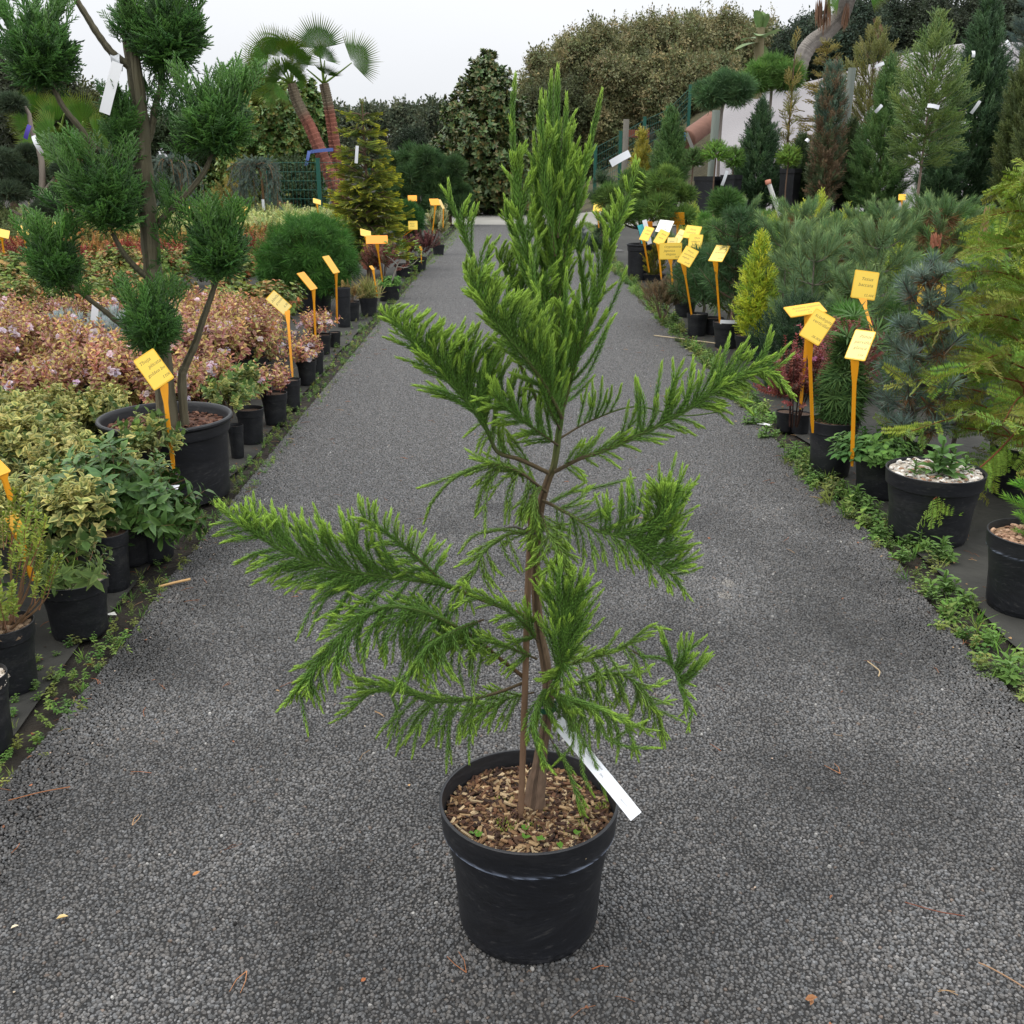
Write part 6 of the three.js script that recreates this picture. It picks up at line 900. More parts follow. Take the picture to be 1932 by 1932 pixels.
{ // cloud-pruned pine at far left
  const d = 13.5, c = V(foot(70, d).x, 0, -d), t = thing('cloud_pine', 'cloud-pruned grey green pine with bent pale trunk at far left', 'pine', c), o = V(-c.x, 0, -c.z), Q = (u, v, dz = 0) => at(u, v, d + dz).add(o), px = span(1, d);
  const b = Q(80, 400); part(t, 'trunk', stemsGeo([[[V(0.02, 0, 0), V(0.06, 0.3, 0), Q(78, 365), Q(80, 320), Q(72, 275), Q(60, 250), Q(55, 215), Q(40, 195), Q(28, 190)], 0.05, 0.02, 8], [[Q(78, 365), Q(100, 340), Q(118, 325)], 0.02, 0.012, 6], [[Q(76, 400), Q(40, 405), Q(20, 395)], 0.02, 0.012, 6]], C(0x8f8478)), woodMat);
  const it = []; for (const [u, v, r, dz] of [[22, 192, 30, 0], [10, 300, 34, 0], [45, 330, 32, 0.1], [88, 390, 30, -0.1], [20, 360, 34, -0.1], [115, 318, 22, 0], [52, 285, 22, 0.2], [120, 360, 26, 0.2]]) { const p = Q(u, v, dz); it.push(...ballItems({ x: p.x, y: p.y, z: p.z, r: r * px, f: 0.62, n: 110, s: 0.13, cols: [[0.07, 0.105, 0.06], [0.09, 0.13, 0.075], [0.05, 0.08, 0.045]] })); }
  copies(t, 'foliage', SPRAY.pineFat, needleMat, it);
  const rb = thing('ribbon', 'purple ribbon and white label on the cloud pine trunk', 'ribbon', V(c.x, 0, c.z)); ribbonStrip(rb, 'ribbon_strip', Q(56, 236, -0.1), Q(48, 262, -0.1), 0.05, V(0.2, 0, 1).normalize(), std({ color: 0x5b4bb0, roughness: 0.6, side: THREE.DoubleSide }), 0.02); ribbonStrip(rb, 'label_strip', Q(63, 256, -0.12), Q(80, 289, -0.12), 0.055, V(0.1, 0, 1).normalize(), paperMat, 0.05);
}
palm('low fan palm with reddish trunk behind the left pompoms', [[160, 345], [158, 310], [152, 275]], 0.16, 0.14, [[70, 0.5, 0.5, 0.3, 0.2], [30, 0.5, 0.5, 0.2, -0.3], [-20, 0.5, 0.55, 0.3, 0.2], [-70, 0.5, 0.5, 0.3, 0], [110, 0.4, 0.45, 0.5, 0], [-105, 0.4, 0.45, 0.5, 0], [10, 0.4, 0.4, 0.9, 0]], 19);
palm('yellowing fan palm behind the cloud pine', [[112, 345], [112, 290], [110, 255]], 0.16, 0.14, [[60, 0.5, 0.5, 0.3, 0.2], [20, 0.5, 0.5, 0.2, -0.3], [-30, 0.5, 0.55, 0.3, 0.2], [-80, 0.5, 0.5, 0.3, 0], [110, 0.4, 0.45, 0.5, 0]], 20);
{ // weeping blue cedars on canes
  for (const [u, vT, vB, w, cu0, cu1, d, l] of [[322, 302, 400, 110, 334, 346, 20.5, 'weeping blue cedar spreading like an umbrella, nearer the pompom trunk'], [482, 308, 395, 96, 488, 497, 21.5, 'weeping blue cedar spreading like an umbrella, nearer the palms']]) {
    const c = foot(cu1 + 2, d), t = thing('weeping_cedar', l, 'cedar', c), o = c.clone().negate(), Q = (a, b, z = 0) => at(a, b, d + z).add(o), px = span(1, d), it = [], ps = [[[V(0, 0, 0), Q(cu1, 380), Q(cu0, 318), Q(u - 5, vT + 8)], 0.03, 0.02, 7]];
    for (let k = 0; k < 26; k++) { const a = rr(0, 6.28), R = w / 2 * rr(0.35, 1), s = Q(u + (rr(-8, 8)), vT + 6), e = Q(u + Math.cos(a) * R, vT + rr(2, 12), Math.sin(a) * R * px), dn = e.clone().add(V(Math.cos(a) * 0.05, -rr(0.35, 0.95), 0)); const P = [s, s.clone().lerp(e, 0.6).add(V(0, 0.08, 0)), e, dn]; ps.push([P, 0.01, 0.004, 5]); const cv = new THREE.CatmullRomCurve3(P); for (let q = 0; q < 22; q++) { const p = cv.getPointAt(q / 22), dd = cv.getTangentAt(q / 22); it.push({ p, d: dd.add(sphereDir().multiplyScalar(0.8)).normalize(), s: rr(0.1, 0.17), c: jit([0.13, 0.18, 0.15]) }); } }
    part(t, 'trunk', stemsGeo(ps, C(0x8a6a4c)), woodMat); copies(t, 'foliage', SPRAY.brush, needleMat, it);
    const lb = thing('plant_label', u < 400 ? 'white label on the stem of the nearer weeping cedar' : 'white label on the stem of the weeping cedar by the palms', 'label', c.clone()); ribbonStrip(lb, 'label_strip', Q(cu1 - 1, 376, -0.2), Q(cu1 + 1, 397, -0.2), 0.055, V(0, 0, 1), paperMat, 0.01);
  }
}
blob('golden_conifer', 'mustard yellow mounded conifer between the weeping cedars', 'conifer', 435, 345, 22, 96, { cols: [[0.34, 0.25, 0.04], [0.26, 0.2, 0.03], [0.2, 0.17, 0.03]], spray: SPRAY.plume, mat: needleMat, n: 420, s: 0.26, lobes: 9, low: 0.15, y: 0, up: 1.2 });
blob('rust_shrub', 'low rust red shrub at the foot of the palms', 'shrub', 650, 375, 24, 60, { cols: [[0.28, 0.09, 0.05], [0.24, 0.12, 0.06]], spray: SPRAY.small, n: 200, s: 0.25, lobes: 4, low: 0.05, y: 0 });
blob('rust_shrub', 'low rust red shrub under the weeping cedar by the palms', 'shrub', 535, 385, 24.3, 60, { cols: [[0.26, 0.1, 0.05], [0.2, 0.12, 0.06]], spray: SPRAY.small, n: 180, s: 0.25, lobes: 4, low: 0.05, y: 0 });
blob('hedge_shrub', 'dark green hedge shrub inside the left wire fence', 'shrub', 560, 300, 26.6, 110, { cols: [[0.05, 0.085, 0.03]], n: 500, s: 0.35, lobes: 8, low: 0.05, y: 0 });
blob('hedge_shrub', 'dark hedge shrub behind the foot of the magnolia, left', 'shrub', 880, 330, 31, 80, { cols: [[0.045, 0.07, 0.03]], spray: SPRAY.magnolia, mat: glossLeafMat, n: 300, s: 0.3, lobes: 6, low: 0.05, y: 0 });
blob('hedge_shrub', 'dark hedge shrub behind the foot of the magnolia, right', 'shrub', 975, 310, 32, 90, { cols: [[0.045, 0.07, 0.03]], spray: SPRAY.magnolia, mat: glossLeafMat, n: 300, s: 0.3, lobes: 6, low: 0.05, y: 0 });
// ---------------------------------------------------------------- the stock: right side
reseed(800);
const R1 = potAt('black pot with chipped bark, cut off by the right edge', 1950, 1165, 172, 1036, { mat: 0, soil: 0x8c6f54, turn: 2 });
const R2 = potAt('wide black pot topped with pale bark and one leafy weed', 1762, 1031, 180, 912, { soil: BARK_PALE, fill: 0.96 });
const R2b = potAt('black pot with pale bark behind the feathery conifer, right edge', 1946, 948, 150, 858, { soil: 0xcfc8bd, fill: 0.95 });
const R3 = potAt('black pot overgrown with leafy green weeds on the right edge', 1664, 941, 104, 870, { soil: 0x7a7060, fill: 0.95 });
const R4 = potAt('black pot of the umbrella pine on the right edge', 1573, 900, 92, 803, { fill: 0.93 });
const R5 = potAt('slim black pot with dead twigs beside the umbrella pine pot', 1512, 816, 40, 784, { fill: 0.93 });
const R6 = potAt('dark pot under the red leaved shrub on the right edge', 1484, 812, 40, 780, { fill: 0.93 });
const R7 = potAt('black pot of the golden cypress on the right edge', 1417, 678, 62, 637, { fill: 0.95 });
const R8 = potAt('black pot with a white collar label, right edge', 1374, 656, 58, 611, { fill: 0.95 });
const R9 = potAt('black pot squeezed between two others on the right edge', 1346, 630, 40, 602, {});
const R10 = potAt('black pot at the foot of the slanting yellow tag, right edge', 1316, 633, 40, 594, { soil: BARK_PALE });
const R11 = potAt('dark pot under the dark juniper on the right edge', 1293, 597, 44, 570, {});
const R12 = potAt('tall black tub of the bonsai pine on the right edge', 1211, 527, 57, 462, { type: 'round', mat: 2, fill: 0.93 });
const R13 = potAt('low black pot of the dwarf golden spruce, right edge', 1234, 531, 42, 519, {});
chipCover(R1, 5, [0xa5826a, 0x7d5d47, 0xc2a084]); chipCover(R2, 6, [0xd8d2c8, 0xb8aea0, 0x9a7a62, 0xe6e2da]); chipCover(R2b, 7, [0xe8e4dc, 0xc8c0b4, 0xb0a698]); chipCover(R3, 8, [0x8a7058, 0x6a5040], 200); chipCover(R4, 9, [0x5a4434, 0x7a6048], 200);
const inPot = (name, label, cat, p, dx = 0, dz = 0) => thing(name, label, cat, V(p.x + dx, 0, p.z + dz));
// feathery swamp cypress at the right edge
{
  const t = inPot('feathery_conifer', 'large feathery yellow green conifer overhanging the pots at right edge', 'conifer', R2b, -0.06, 0), h = 1.42; reseed(811);
  const ps = [[[V(0, 0.2, 0), V(-0.02, 0.7, 0), V(0.0, 1.38, 0)], 0.018, 0.006, 8]], it = [];
  for (let k = 0; k < 60; k++) { const s = 0.13 + 0.85 * k / 60, y = h * s, a = k * 2.4, l = 0.62 * Math.pow(Math.min(1, 1.35 - 1.3 * s + 0.05), 0.6) * rr(0.75, 1.15) * (Math.cos(a) < -0.2 ? 1.0 : 0.9), rise = lerp(-0.2, 0.35, s), e = V(Math.cos(a) * l, y + l * rise + rr(-0.04, 0.06), Math.sin(a) * l), o = V(0, y, 0), P = [o, o.clone().lerp(e, 0.5).add(V(0, 0.05, 0)), e]; ps.push([P, 0.005, 0.0018, 5]); const cv = new THREE.CatmullRomCurve3(P);
    for (let q = 0; q < 26; q++) { const z = lerp(0.15, 1, q / 25), p = cv.getPointAt(z), tg = cv.getTangentAt(z), sd = V(-Math.sin(a), 0, Math.cos(a)).multiplyScalar(q % 2 ? 1 : -1); it.push({ p, d: tg.clone().multiplyScalar(0.5).addScaledVector(sd, rr(0.3, 0.9)).add(V(0, rr(-0.55, 0.45), 0)).normalize(), s: rr(0.1, 0.17), c: jit(pick([[0.2, 0.31, 0.035], [0.15, 0.28, 0.035], [0.28, 0.37, 0.045], [0.25, 0.27, 0.05]])) }); } }
  // low branch reaching over the wide pot
  { const o = V(0, 0.36, 0.02), e = V(R2.x - R2b.x - 0.02, 0.22, R2.z - R2b.z + 0.2), P = [o, o.clone().lerp(e, 0.55).add(V(0, 0.0, 0.05)), e], cv = new THREE.CatmullRomCurve3(P); ps.push([P, 0.005, 0.002, 5]); for (let q = 0; q < 44; q++) { const z = lerp(0.25, 1, q / 43), tg = cv.getTangentAt(z); it.push({ p: cv.getPointAt(z), d: tg.multiplyScalar(0.35).add(V(0, -0.75, q % 2 ? 0.5 : -0.4)).normalize(), s: rr(0.1, 0.16), c: jit([0.19, 0.32, 0.04]) }); } }
  part(t, 'trunk', stemsGeo(ps, C(0x8a4a2c)), woodMat); copies(t, 'foliage', SPRAY.feather, leafMat, it);
}
{ // bright conifer in the edge pot
  const t = inPot('crested_conifer', 'bright green conifer shoots in the pot cut by right edge', 'conifer', R1); reseed(815); const it = [];
  for (let k = 0; k < 46; k++) { const a = rr(0, 6.28), q = rr(0, 0.07); it.push({ p: V(0.04 + Math.cos(a) * q, R1.top + rr(-0.02, 0.2), Math.sin(a) * q), d: V(Math.cos(a) * 0.8, rr(-0.1, 1), Math.sin(a) * 0.8).normalize(), s: rr(0.07, 0.12), c: jit([0.17, 0.38, 0.05]) }); }
  copies(t, 'foliage', SPRAY.brush, needleMat, it); part(t, 'trunk', stemsGeo([[[V(0, R1.top - 0.05, 0), V(0, R1.top + 0.2, 0), V(0, R1.top + 0.4, 0)], 0.012, 0.006, 7]], WOOD), woodMat);
}
{ reseed(818); const t = inPot('leafy_weed', 'single leafy green weed standing on pale bark in the wide pot', 'weed', R2, 0.0, 0.03); copies(t, 'foliage', SPRAY.weedLong, leafMat, [[0, 0, 0.19], [0.03, 0.02, 0.15], [-0.03, 0.02, 0.13], [-0.11, 0.03, 0.09], [0.12, -0.02, 0.09]].map(([x, z, s]) => ({ p: V(x, R2.top - 0.005, z), d: V(rr(-0.2, 0.2), 1, rr(-0.1, 0.2)).normalize(), s, c: jit([0.09, 0.2, 0.035], 0.1) })));
  const w = inPot('pot_weeds', 'dense green weeds spilling over the pot beside the wide pot', 'weed', R3); copies(w, 'foliage', SPRAY.weed, leafMat, Array.from({ length: 80 }, () => { const a = rr(0, 6.28), q = Math.sqrt(rnd()) * R3.r * 1.2; return { p: V(Math.cos(a) * q - 0.02, R3.top - 0.01, Math.sin(a) * q), d: V(Math.cos(a) * 0.5, 1, Math.sin(a) * 0.5).normalize(), s: rr(0.08, 0.14), c: jit(pick([[0.1, 0.22, 0.04], [0.13, 0.27, 0.05], [0.07, 0.17, 0.035]])) }; })); }
{ // umbrella pine
  reseed(820); const t = inPot('umbrella_pine', 'umbrella pine with whorls of long thick green needles', 'conifer', R4, 0.03, -0.02), it = [], h = top(565, R4.d) - R4.top;
  it.push(...axisCrown({ y0: R4.top, y1: R4.top + h * 0.78, R: SPINDLE(0.17, 0.3), n: 150, s0: 0.11, s1: 0.11, el0: 0.1, el1: 1.2, cols: [[0.05, 0.12, 0.03], [0.07, 0.155, 0.04], [0.09, 0.17, 0.04]], deep: 0.35, seed: 4 })); for (const [x, y, z] of [[-0.02, 0.72, 0.06], [0.14, 0.74, 0.0], [0.1, 0.66, 0.08], [0.17, 0.36, 0.1], [0.03, 0.86, -0.02]]) it.push({ p: V(x, R4.top + h * y, z), d: V(x, 1, z + 0.3).normalize(), s: 0.14, c: [0.085, 0.17, 0.045] });
  copies(t, 'foliage', SPRAY.umbrella, needleMat, it); part(t, 'trunk', stemsGeo([[[V(0, R4.top - 0.04, 0), V(0.01, R4.top + h * 0.4, 0), V(0.03, R4.top + h * 0.8, 0)], 0.012, 0.006, 7]], C(0x6b4a38)), woodMat);
}
// blue pines
const BLUE = [[0.19, 0.26, 0.21], [0.24, 0.31, 0.26], [0.14, 0.2, 0.16]], DEAD = [0.26, 0.125, 0.06];
{ reseed(830); const f = foot(1705, 4.75), t = thing('blue_pine', 'blue grey pine with brown dead needles inside, behind weedy pot', 'pine', f); pineParts(t, { h: top(470, 4.75), r: 0.22, whorls: 7, per: 5, cols: BLUE, spray: SPRAY.pineFat, s: 0.085, dense: 4, dead: DEAD, rise: 0.75, bare: 0.18, trunk: 0.014, wood: C(0x5f5750) });
  makePot('plant_pot', 'black pot under the blue pine, hidden behind weeds', f, 0.12, 0.2);
  reseed(833); const g = foot(1795, 5.3), t2 = thing('blue_pine', 'blue grey pine with tall brown bud behind the feathery conifer', 'pine', g), h2 = top(462, 5.3); pineParts(t2, { h: h2, r: 0.24, whorls: 7, per: 5, cols: BLUE, spray: SPRAY.pineFat, s: 0.09, dense: 4, dead: DEAD, rise: 0.7, trunk: 0.014, wood: C(0x5f5750) });
  const bud = new MB(); for (let k = 0; k < 60; k++) { const y = h2 - 0.05 + 0.22 * k / 60, a = k * 2.4, r = 0.02 * (1 - k / 75); bud.leaf(V(Math.cos(a) * r, y, Math.sin(a) * r), V(Math.cos(a) * 0.5, 1, Math.sin(a) * 0.5).normalize(), V(Math.cos(a), 0, Math.sin(a)), 0.03, 0.006, tint([0.35, 0.2, 0.11]), tint([0.5, 0.34, 0.2])); } part(t2, 'brown_leader', bud.geo(), woodMat);
  const c2 = new MB(), h1 = top(470, 4.75); for (let k = 0; k < 26; k++) { const a = k * 2.4, r = 0.016, y = h1 + 0.0 + 0.05 * k / 26; c2.leaf(V(Math.cos(a) * r, y, Math.sin(a) * r), V(Math.cos(a) * 0.5, 1, Math.sin(a) * 0.5).normalize(), V(Math.cos(a), 0, Math.sin(a)), 0.03, 0.007, tint([0.3, 0.1, 0.06]), tint([0.42, 0.18, 0.1])); } part(t, 'brown_leader', c2.geo(), woodMat);
}
{ reseed(840); const t = thing('red_shrub', 'open shrub with dull red leaves behind the leaning yellow tags', 'shrub', foot(1492, 5.4)), y = 0.16; shrubParts(t, { r: 0.2, h: top(635, 5.4) - y, y, n: 150, spray: SPRAY.small, s: 0.12, cols: [[0.3, 0.08, 0.07], [0.22, 0.06, 0.05], [0.36, 0.14, 0.1], [0.14, 0.07, 0.05]], wood: C(0x4a3028), deep: 0.2, extra: { name: 'flower', spray: SPRAY.flower, n: 7, s: 0.05, cols: [[1, 0.5, 0.7]] } });
  const t2 = thing('red_shrub', 'pinkish red leaved shrub behind the umbrella pine', 'shrub', foot(1580, 5.9)); shrubParts(t2, { r: 0.26, h: 0.52, y: 0.16, n: 170, spray: SPRAY.small, s: 0.13, cols: [[0.36, 0.12, 0.12], [0.26, 0.08, 0.07], [0.3, 0.16, 0.1]], deep: 0.2 }); }
{ reseed(845); const t = thing('dark_yew', 'very dark green yew behind the red leaved shrub', 'conifer', foot(1488, 6.9)); coniferParts(t, { h: top(560, 6.9), R: COLUMN(0.26), n: 360, spray: SPRAY.plume, s0: 0.15, s1: 0.14, el0: 0.5, el1: 1.2, cols: [[0.02, 0.055, 0.022], [0.035, 0.08, 0.028]], trunk: 0.015 }); }
{ reseed(850); const t = inPot('golden_cypress', 'bright lemon yellow cone-shaped cypress on the right path edge', 'conifer', R7, 0.03, -0.02); const h = top(447, R7.d) - R7.top; coniferParts(t, { h, y: R7.top, base: 0.0, R: SPINDLE(0.185, 0.3), n: 560, spray: SPRAY.plumeThin, s0: 0.14, s1: 0.15, el0: 0.45, el1: 1.35, cols: [[0.36, 0.46, 0.025], [0.44, 0.50, 0.025], [0.2, 0.34, 0.025], [0.5, 0.55, 0.035]], mat: leafMat, trunk: 0.012, deep: 0.25, rough: 0.35 }); }
{ reseed(855); const t = inPot('young_pine', 'airy green pine with bare lower trunk in the pot with white collar', 'pine', R8, 0.04, -0.05); pineParts(t, { h: top(400, R8.d) - R8.top + 0.05, y: R8.top, r: 0.34, whorls: 6, per: 5, cols: [[0.06, 0.13, 0.05], [0.08, 0.16, 0.06], [0.05, 0.11, 0.045]], spray: SPRAY.pine, s: 0.13, dense: 4, rise: 0.55, trunk: 0.016, wood: C(0x8a7060), bare: 0.15 });
  const lb = thing('plant_label', 'white label band standing inside the rim of a right pot', 'label', V(R8.x, 0, R8.z)); ribbonStrip(lb, 'label_strip', V(-0.09, R8.h + 0.012, R8.r * 0.75), V(0.05, R8.h + 0.008, R8.r * 0.8), 0.035, V(0, 0.1, 1), paperMat, 0.01);
  const t2 = inPot('young_pine', 'bushy green pine leaning over the path behind slanting tag', 'pine', R10, 0.08, -0.12); pineParts(t2, { h: top(478, R10.d) - 0.2, y: 0.2, r: 0.34, whorls: 5, per: 6, cols: [[0.06, 0.14, 0.05], [0.08, 0.165, 0.055]], spray: SPRAY.pine, s: 0.14, dense: 4, rise: 0.5 }); }
{ reseed(860); const t = inPot('dark_juniper', 'dark green upright juniper beside the brown bush', 'conifer', R11, 0, 0); coniferParts(t, { h: top(490, R11.d) - 0.15, y: 0.15, R: COLUMN(0.17), n: 260, spray: SPRAY.plume, s0: 0.14, s1: 0.13, el0: 0.5, el1: 1.2, cols: [[0.035, 0.07, 0.025], [0.06, 0.1, 0.03], [0.11, 0.11, 0.045]], trunk: 0.012 });
  const b = thing('brown_bush', 'low brownish feathery bush on the right path edge', 'shrub', foot(1248, 9.9)); shrubParts(b, { r: 0.26, h: 0.36, y: 0.1, n: 190, spray: SPRAY.plume, s: 0.12, cols: [[0.14, 0.10, 0.05], [0.19, 0.125, 0.065], [0.09, 0.085, 0.035]], mat: needleMat });
  const s = inPot('dwarf_spruce', 'dwarf golden green spruce in the low pot', 'spruce', R13); coniferParts(s, { h: top(466, R13.d) - R13.top, y: R13.top, R: COLUMN(0.14), n: 130, spray: SPRAY.fir, s0: 0.12, s1: 0.12, el0: 0.5, el1: 1.2, cols: [[0.1, 0.13, 0.02], [0.14, 0.15, 0.025]], trunk: 0.01 }); }
{ // bonsai pine
  reseed(870); const d = R12.d, t = inPot('bonsai_pine', 'spreading bonsai-like pine in the tall tub on the right edge', 'pine', R12), o = V(-R12.x, 0, -R12.z), Q = (u, v, dz = 0) => at(u, v, d + dz).add(o), px = span(1, d), pads = [[1152, 368, 34, 0.1], [1200, 343, 42, 0.3], [1252, 340, 40, -0.1], [1288, 362, 30, 0.2], [1240, 392, 44, -0.3], [1188, 398, 36, -0.1], [1290, 402, 26, -0.3], [1160, 402, 26, -0.2], [1220, 365, 38, 0.2]], it = [], ps = [];
  const b0 = V(0, R12.top, 0), k0 = Q(1208, 432); ps.push([[b0, Q(1212, 450), k0, Q(1222, 410)], 0.035, 0.018, 8]); for (const [u, v, r, dz] of pads) { const p = Q(u, v, dz); ps.push([[k0, k0.clone().lerp(p, 0.5).add(V(0, -0.06, 0)), p], 0.018, 0.008, 6]); it.push(...ballItems({ x: p.x, y: p.y, z: p.z, r: r * px, f: 0.72, n: 75, s: 0.14, cols: [[0.1, 0.19, 0.04], [0.14, 0.24, 0.05], [0.08, 0.15, 0.036], [0.13, 0.2, 0.04], [0.16, 0.26, 0.055]], deep: 0.4, up: 0.7 })); }
  part(t, 'trunk', stemsGeo(ps, C(0x4a3c34)), woodMat); copies(t, 'foliage', SPRAY.pineFat, needleMat, it);
  const s = thing('young_pine', 'small bright green pine on a bare stem, right of the bonsai pine', 'pine', foot(1358, 12.2)); const y = top(380, 12.2); copies(s, 'foliage', SPRAY.pineFat, needleMat, ballItems({ y, r: span(34, 12.2), f: 0.8, n: 120, s: 0.15, cols: [[0.07, 0.16, 0.04], [0.1, 0.2, 0.05]], deep: 0.3, up: 0.9 })); part(s, 'trunk', stemsGeo([[[V(0, 0, 0), V(0.03, 0.4, 0), V(0, y, 0)], 0.015, 0.008, 6]], GREYWOOD), woodMat);
  blob('round_bush', 'dark rounded bush at the far end of the right edge', 'bush', 1132, 328, 17, 46, { cols: [[0.04, 0.085, 0.03]], spray: SPRAY.plume, n: 260, s: 0.2, lobes: 5, low: 0.1, y: 0, trunk: 0.03 });
  blob('grey_bush', 'flat blue grey creeping conifer at the lawn edge, far right edge of path', 'bush', 1098, 428, 19.5, 50, { cols: [[0.09, 0.13, 0.12]], spray: SPRAY.plume, n: 120, s: 0.16, lobes: 4, low: 0.05, y: 0, trunk: 0.02 });
}
// the mass of young conifers behind the front row
reseed(880);
const MIDG = 'young conifers massed on the right behind the front row';
const midKinds = [
  ['young_pine', 'young green pine in the crowd of stock on the right', 'pine', 'young green pines massed on the right', (t) => pineParts(t, { h: 0.85, r: 0.34, whorls: 5, per: 5, cols: [[0.12, 0.24, 0.06], [0.16, 0.28, 0.07]], spray: SPRAY.pine, s: 0.16, dense: 3, rise: 0.6 })],
  ['young_pine', 'young grey green pine in the crowd of stock on the right', 'pine', 'young grey green pines massed on the right', (t) => pineParts(t, { h: 0.95, r: 0.36, whorls: 5, per: 5, cols: [[0.15, 0.24, 0.1], [0.18, 0.28, 0.12]], spray: SPRAY.brush, s: 0.2, dense: 3, rise: 0.5 })],
  ['young_juniper', 'young feathery green juniper in the crowd of stock on the right', 'conifer', 'young green junipers massed on the right', (t) => coniferParts(t, { h: 0.7, R: SPINDLE(0.25, 0.4), n: 170, spray: SPRAY.plume, s0: 0.19, s1: 0.18, el0: 0.5, el1: 1.2, cols: [[0.09, 0.18, 0.04], [0.13, 0.23, 0.05]], trunk: 0.01 })],
  ['thread_cypress', 'young yellow green thread cypress in the crowd of stock on the right', 'conifer', 'young yellow green cypresses massed on the right', (t) => coniferParts(t, { h: 0.85, R: SPINDLE(0.2, 0.35), n: 130, spray: SPRAY.plumeThin, s0: 0.2, s1: 0.22, el0: 0.6, el1: 1.35, cols: [[0.34, 0.42, 0.035], [0.22, 0.34, 0.035]], mat: leafMat, trunk: 0.01 })],
  ['young_pine', 'young bright green tufted pine in the crowd of stock on the right', 'pine', 'young tufted pines massed on the right', (t) => pineParts(t, { h: 0.8, r: 0.22, whorls: 5, per: 5, cols: [[0.11, 0.26, 0.05], [0.14, 0.3, 0.055]], spray: SPRAY.pine, s: 0.18, dense: 2, rise: 0.9 })],
];
const midProto = [];
function midPlant(k, x, z, sc, where) { const [n, l0, c, g, f] = midKinds[k], l = l0.replace(' in the crowd of stock on the right', '') + ' on the right, ' + where; let o; if (!midProto[k]) { o = midProto[k] = thing(n, l, c, V(x, 0, z), rr(0, 6), g); f(o); } else o = copyOf(midProto[k], V(x, 0, z), rr(0, 6), l); o.scale.setScalar(sc); return o; }
let midRow = 0; for (let d = 6.6; d < 21; d += d < 12 ? 0.62 : 0.8) { midRow++; let midCol = 0; const x0 = 2.25 + (d > 9 ? 0.05 * (d - 9) : 0) + (d > 11 ? 0.5 : 0), x1 = foot(1960, d).x; for (let x = x0; x < x1; x += d < 12 ? 0.6 : 0.78) { const px = x + rr(-0.2, 0.2), pz = -(d + rr(-0.2, 0.2)), u = 966 + px / (-pz * cosP - EYE * sinP) * S, far = d > 15; if (d < 7.6 && u < 1480) continue; const k = u > 1760 && d < 9 ? pick([2, 3, 0]) : far ? pick([0, 2, 3, 4, 2]) : pick([0, 1, 1, 0, 2, 4, 3]); midPlant(k, px, pz, rr(0.72, 1.08) * (far ? 0.85 : 1), `${ORD[midRow - 1]} row back, ${ORD[midCol++]} from path`); } }
{ reseed(890); for (const [u, v, d, r, l] of [[1500, 395, 10.2, 0.4, 'large airy grey green pine behind the golden cypress'], [1560, 430, 8.8, 0.42, 'spreading grey green pine behind the tall front tag'], [1650, 400, 10.5, 0.36, 'grey green pine with pinkish bud in the right stock'], [1745, 385, 9.2, 0.4, 'tall grey green pine behind the blue pines']]) { const t = thing('large_pine', l, 'pine', foot(u, d)); pineParts(t, { h: top(v, d), r, whorls: 6, per: 5, cols: [[0.15, 0.24, 0.1], [0.18, 0.28, 0.12], [0.12, 0.22, 0.08]], spray: SPRAY.brush, s: 0.2, dense: 4, rise: 0.55, trunk: 0.016, dead: DEAD }); }
  for (const [u, v, d, l] of [[1503, 395, 12.5, 'slim yellow green cypress poking up behind the golden cypress'], [1535, 372, 13, 'tall yellow green cypress at the top of the right stock'], [1478, 412, 12.2, 'short yellow cypress left of the slim yellow ones']]) { const t = thing('thread_cypress', l, 'conifer', foot(u, d)); coniferParts(t, { h: top(v, d), R: SPINDLE(0.16, 0.4), n: 150, spray: SPRAY.plumeThin, s0: 0.2, s1: 0.24, el0: 0.7, el1: 1.4, cols: [[0.36, 0.44, 0.035], [0.42, 0.46, 0.04]], mat: leafMat, trunk: 0.01 }); }
  bed('golden_juniper', 'low golden juniper in the strip behind bonsai pine', 'conifer', 'low golden junipers across the right field', [(t) => shrubParts(t, { r: 0.42, h: 0.5, y: 0.05, n: 110, spray: SPRAY.plume, s: 0.24, cols: [[0.36, 0.34, 0.03], [0.3, 0.32, 0.03]], up: 0.5 })], Array.from({ length: 12 }, (_, k) => [foot(1325 + k * 34, 19).x, -19.2 - (k % 3) * 0.5, undefined, `${ORD[k]} from the left`]));
  bed('green_juniper', 'low feathery green juniper right of the bonsai pine', 'conifer', 'low green junipers behind the tag cluster', [(t) => shrubParts(t, { r: 0.4, h: 0.5, y: 0.05, n: 120, spray: SPRAY.plume, s: 0.22, cols: [[0.08, 0.16, 0.04], [0.1, 0.19, 0.05]], up: 0.6 })], [[3.0, -12.6], [3.5, -12.2], [2.7, -14.2], [3.2, -14.8], [3.8, -13.6], [2.4, -15.8], [3.9, -15.4], [3.0, -16.4], [4.6, -12.8], [4.4, -16.4], [2.1, -14.8]].map(([x, z], i) => [x, z, undefined, ['front left', 'front middle', 'left second row', 'middle second row', 'right second row', 'left third row', 'right third row', 'rear middle', 'front right', 'rear right', 'far left'][i]]));
}
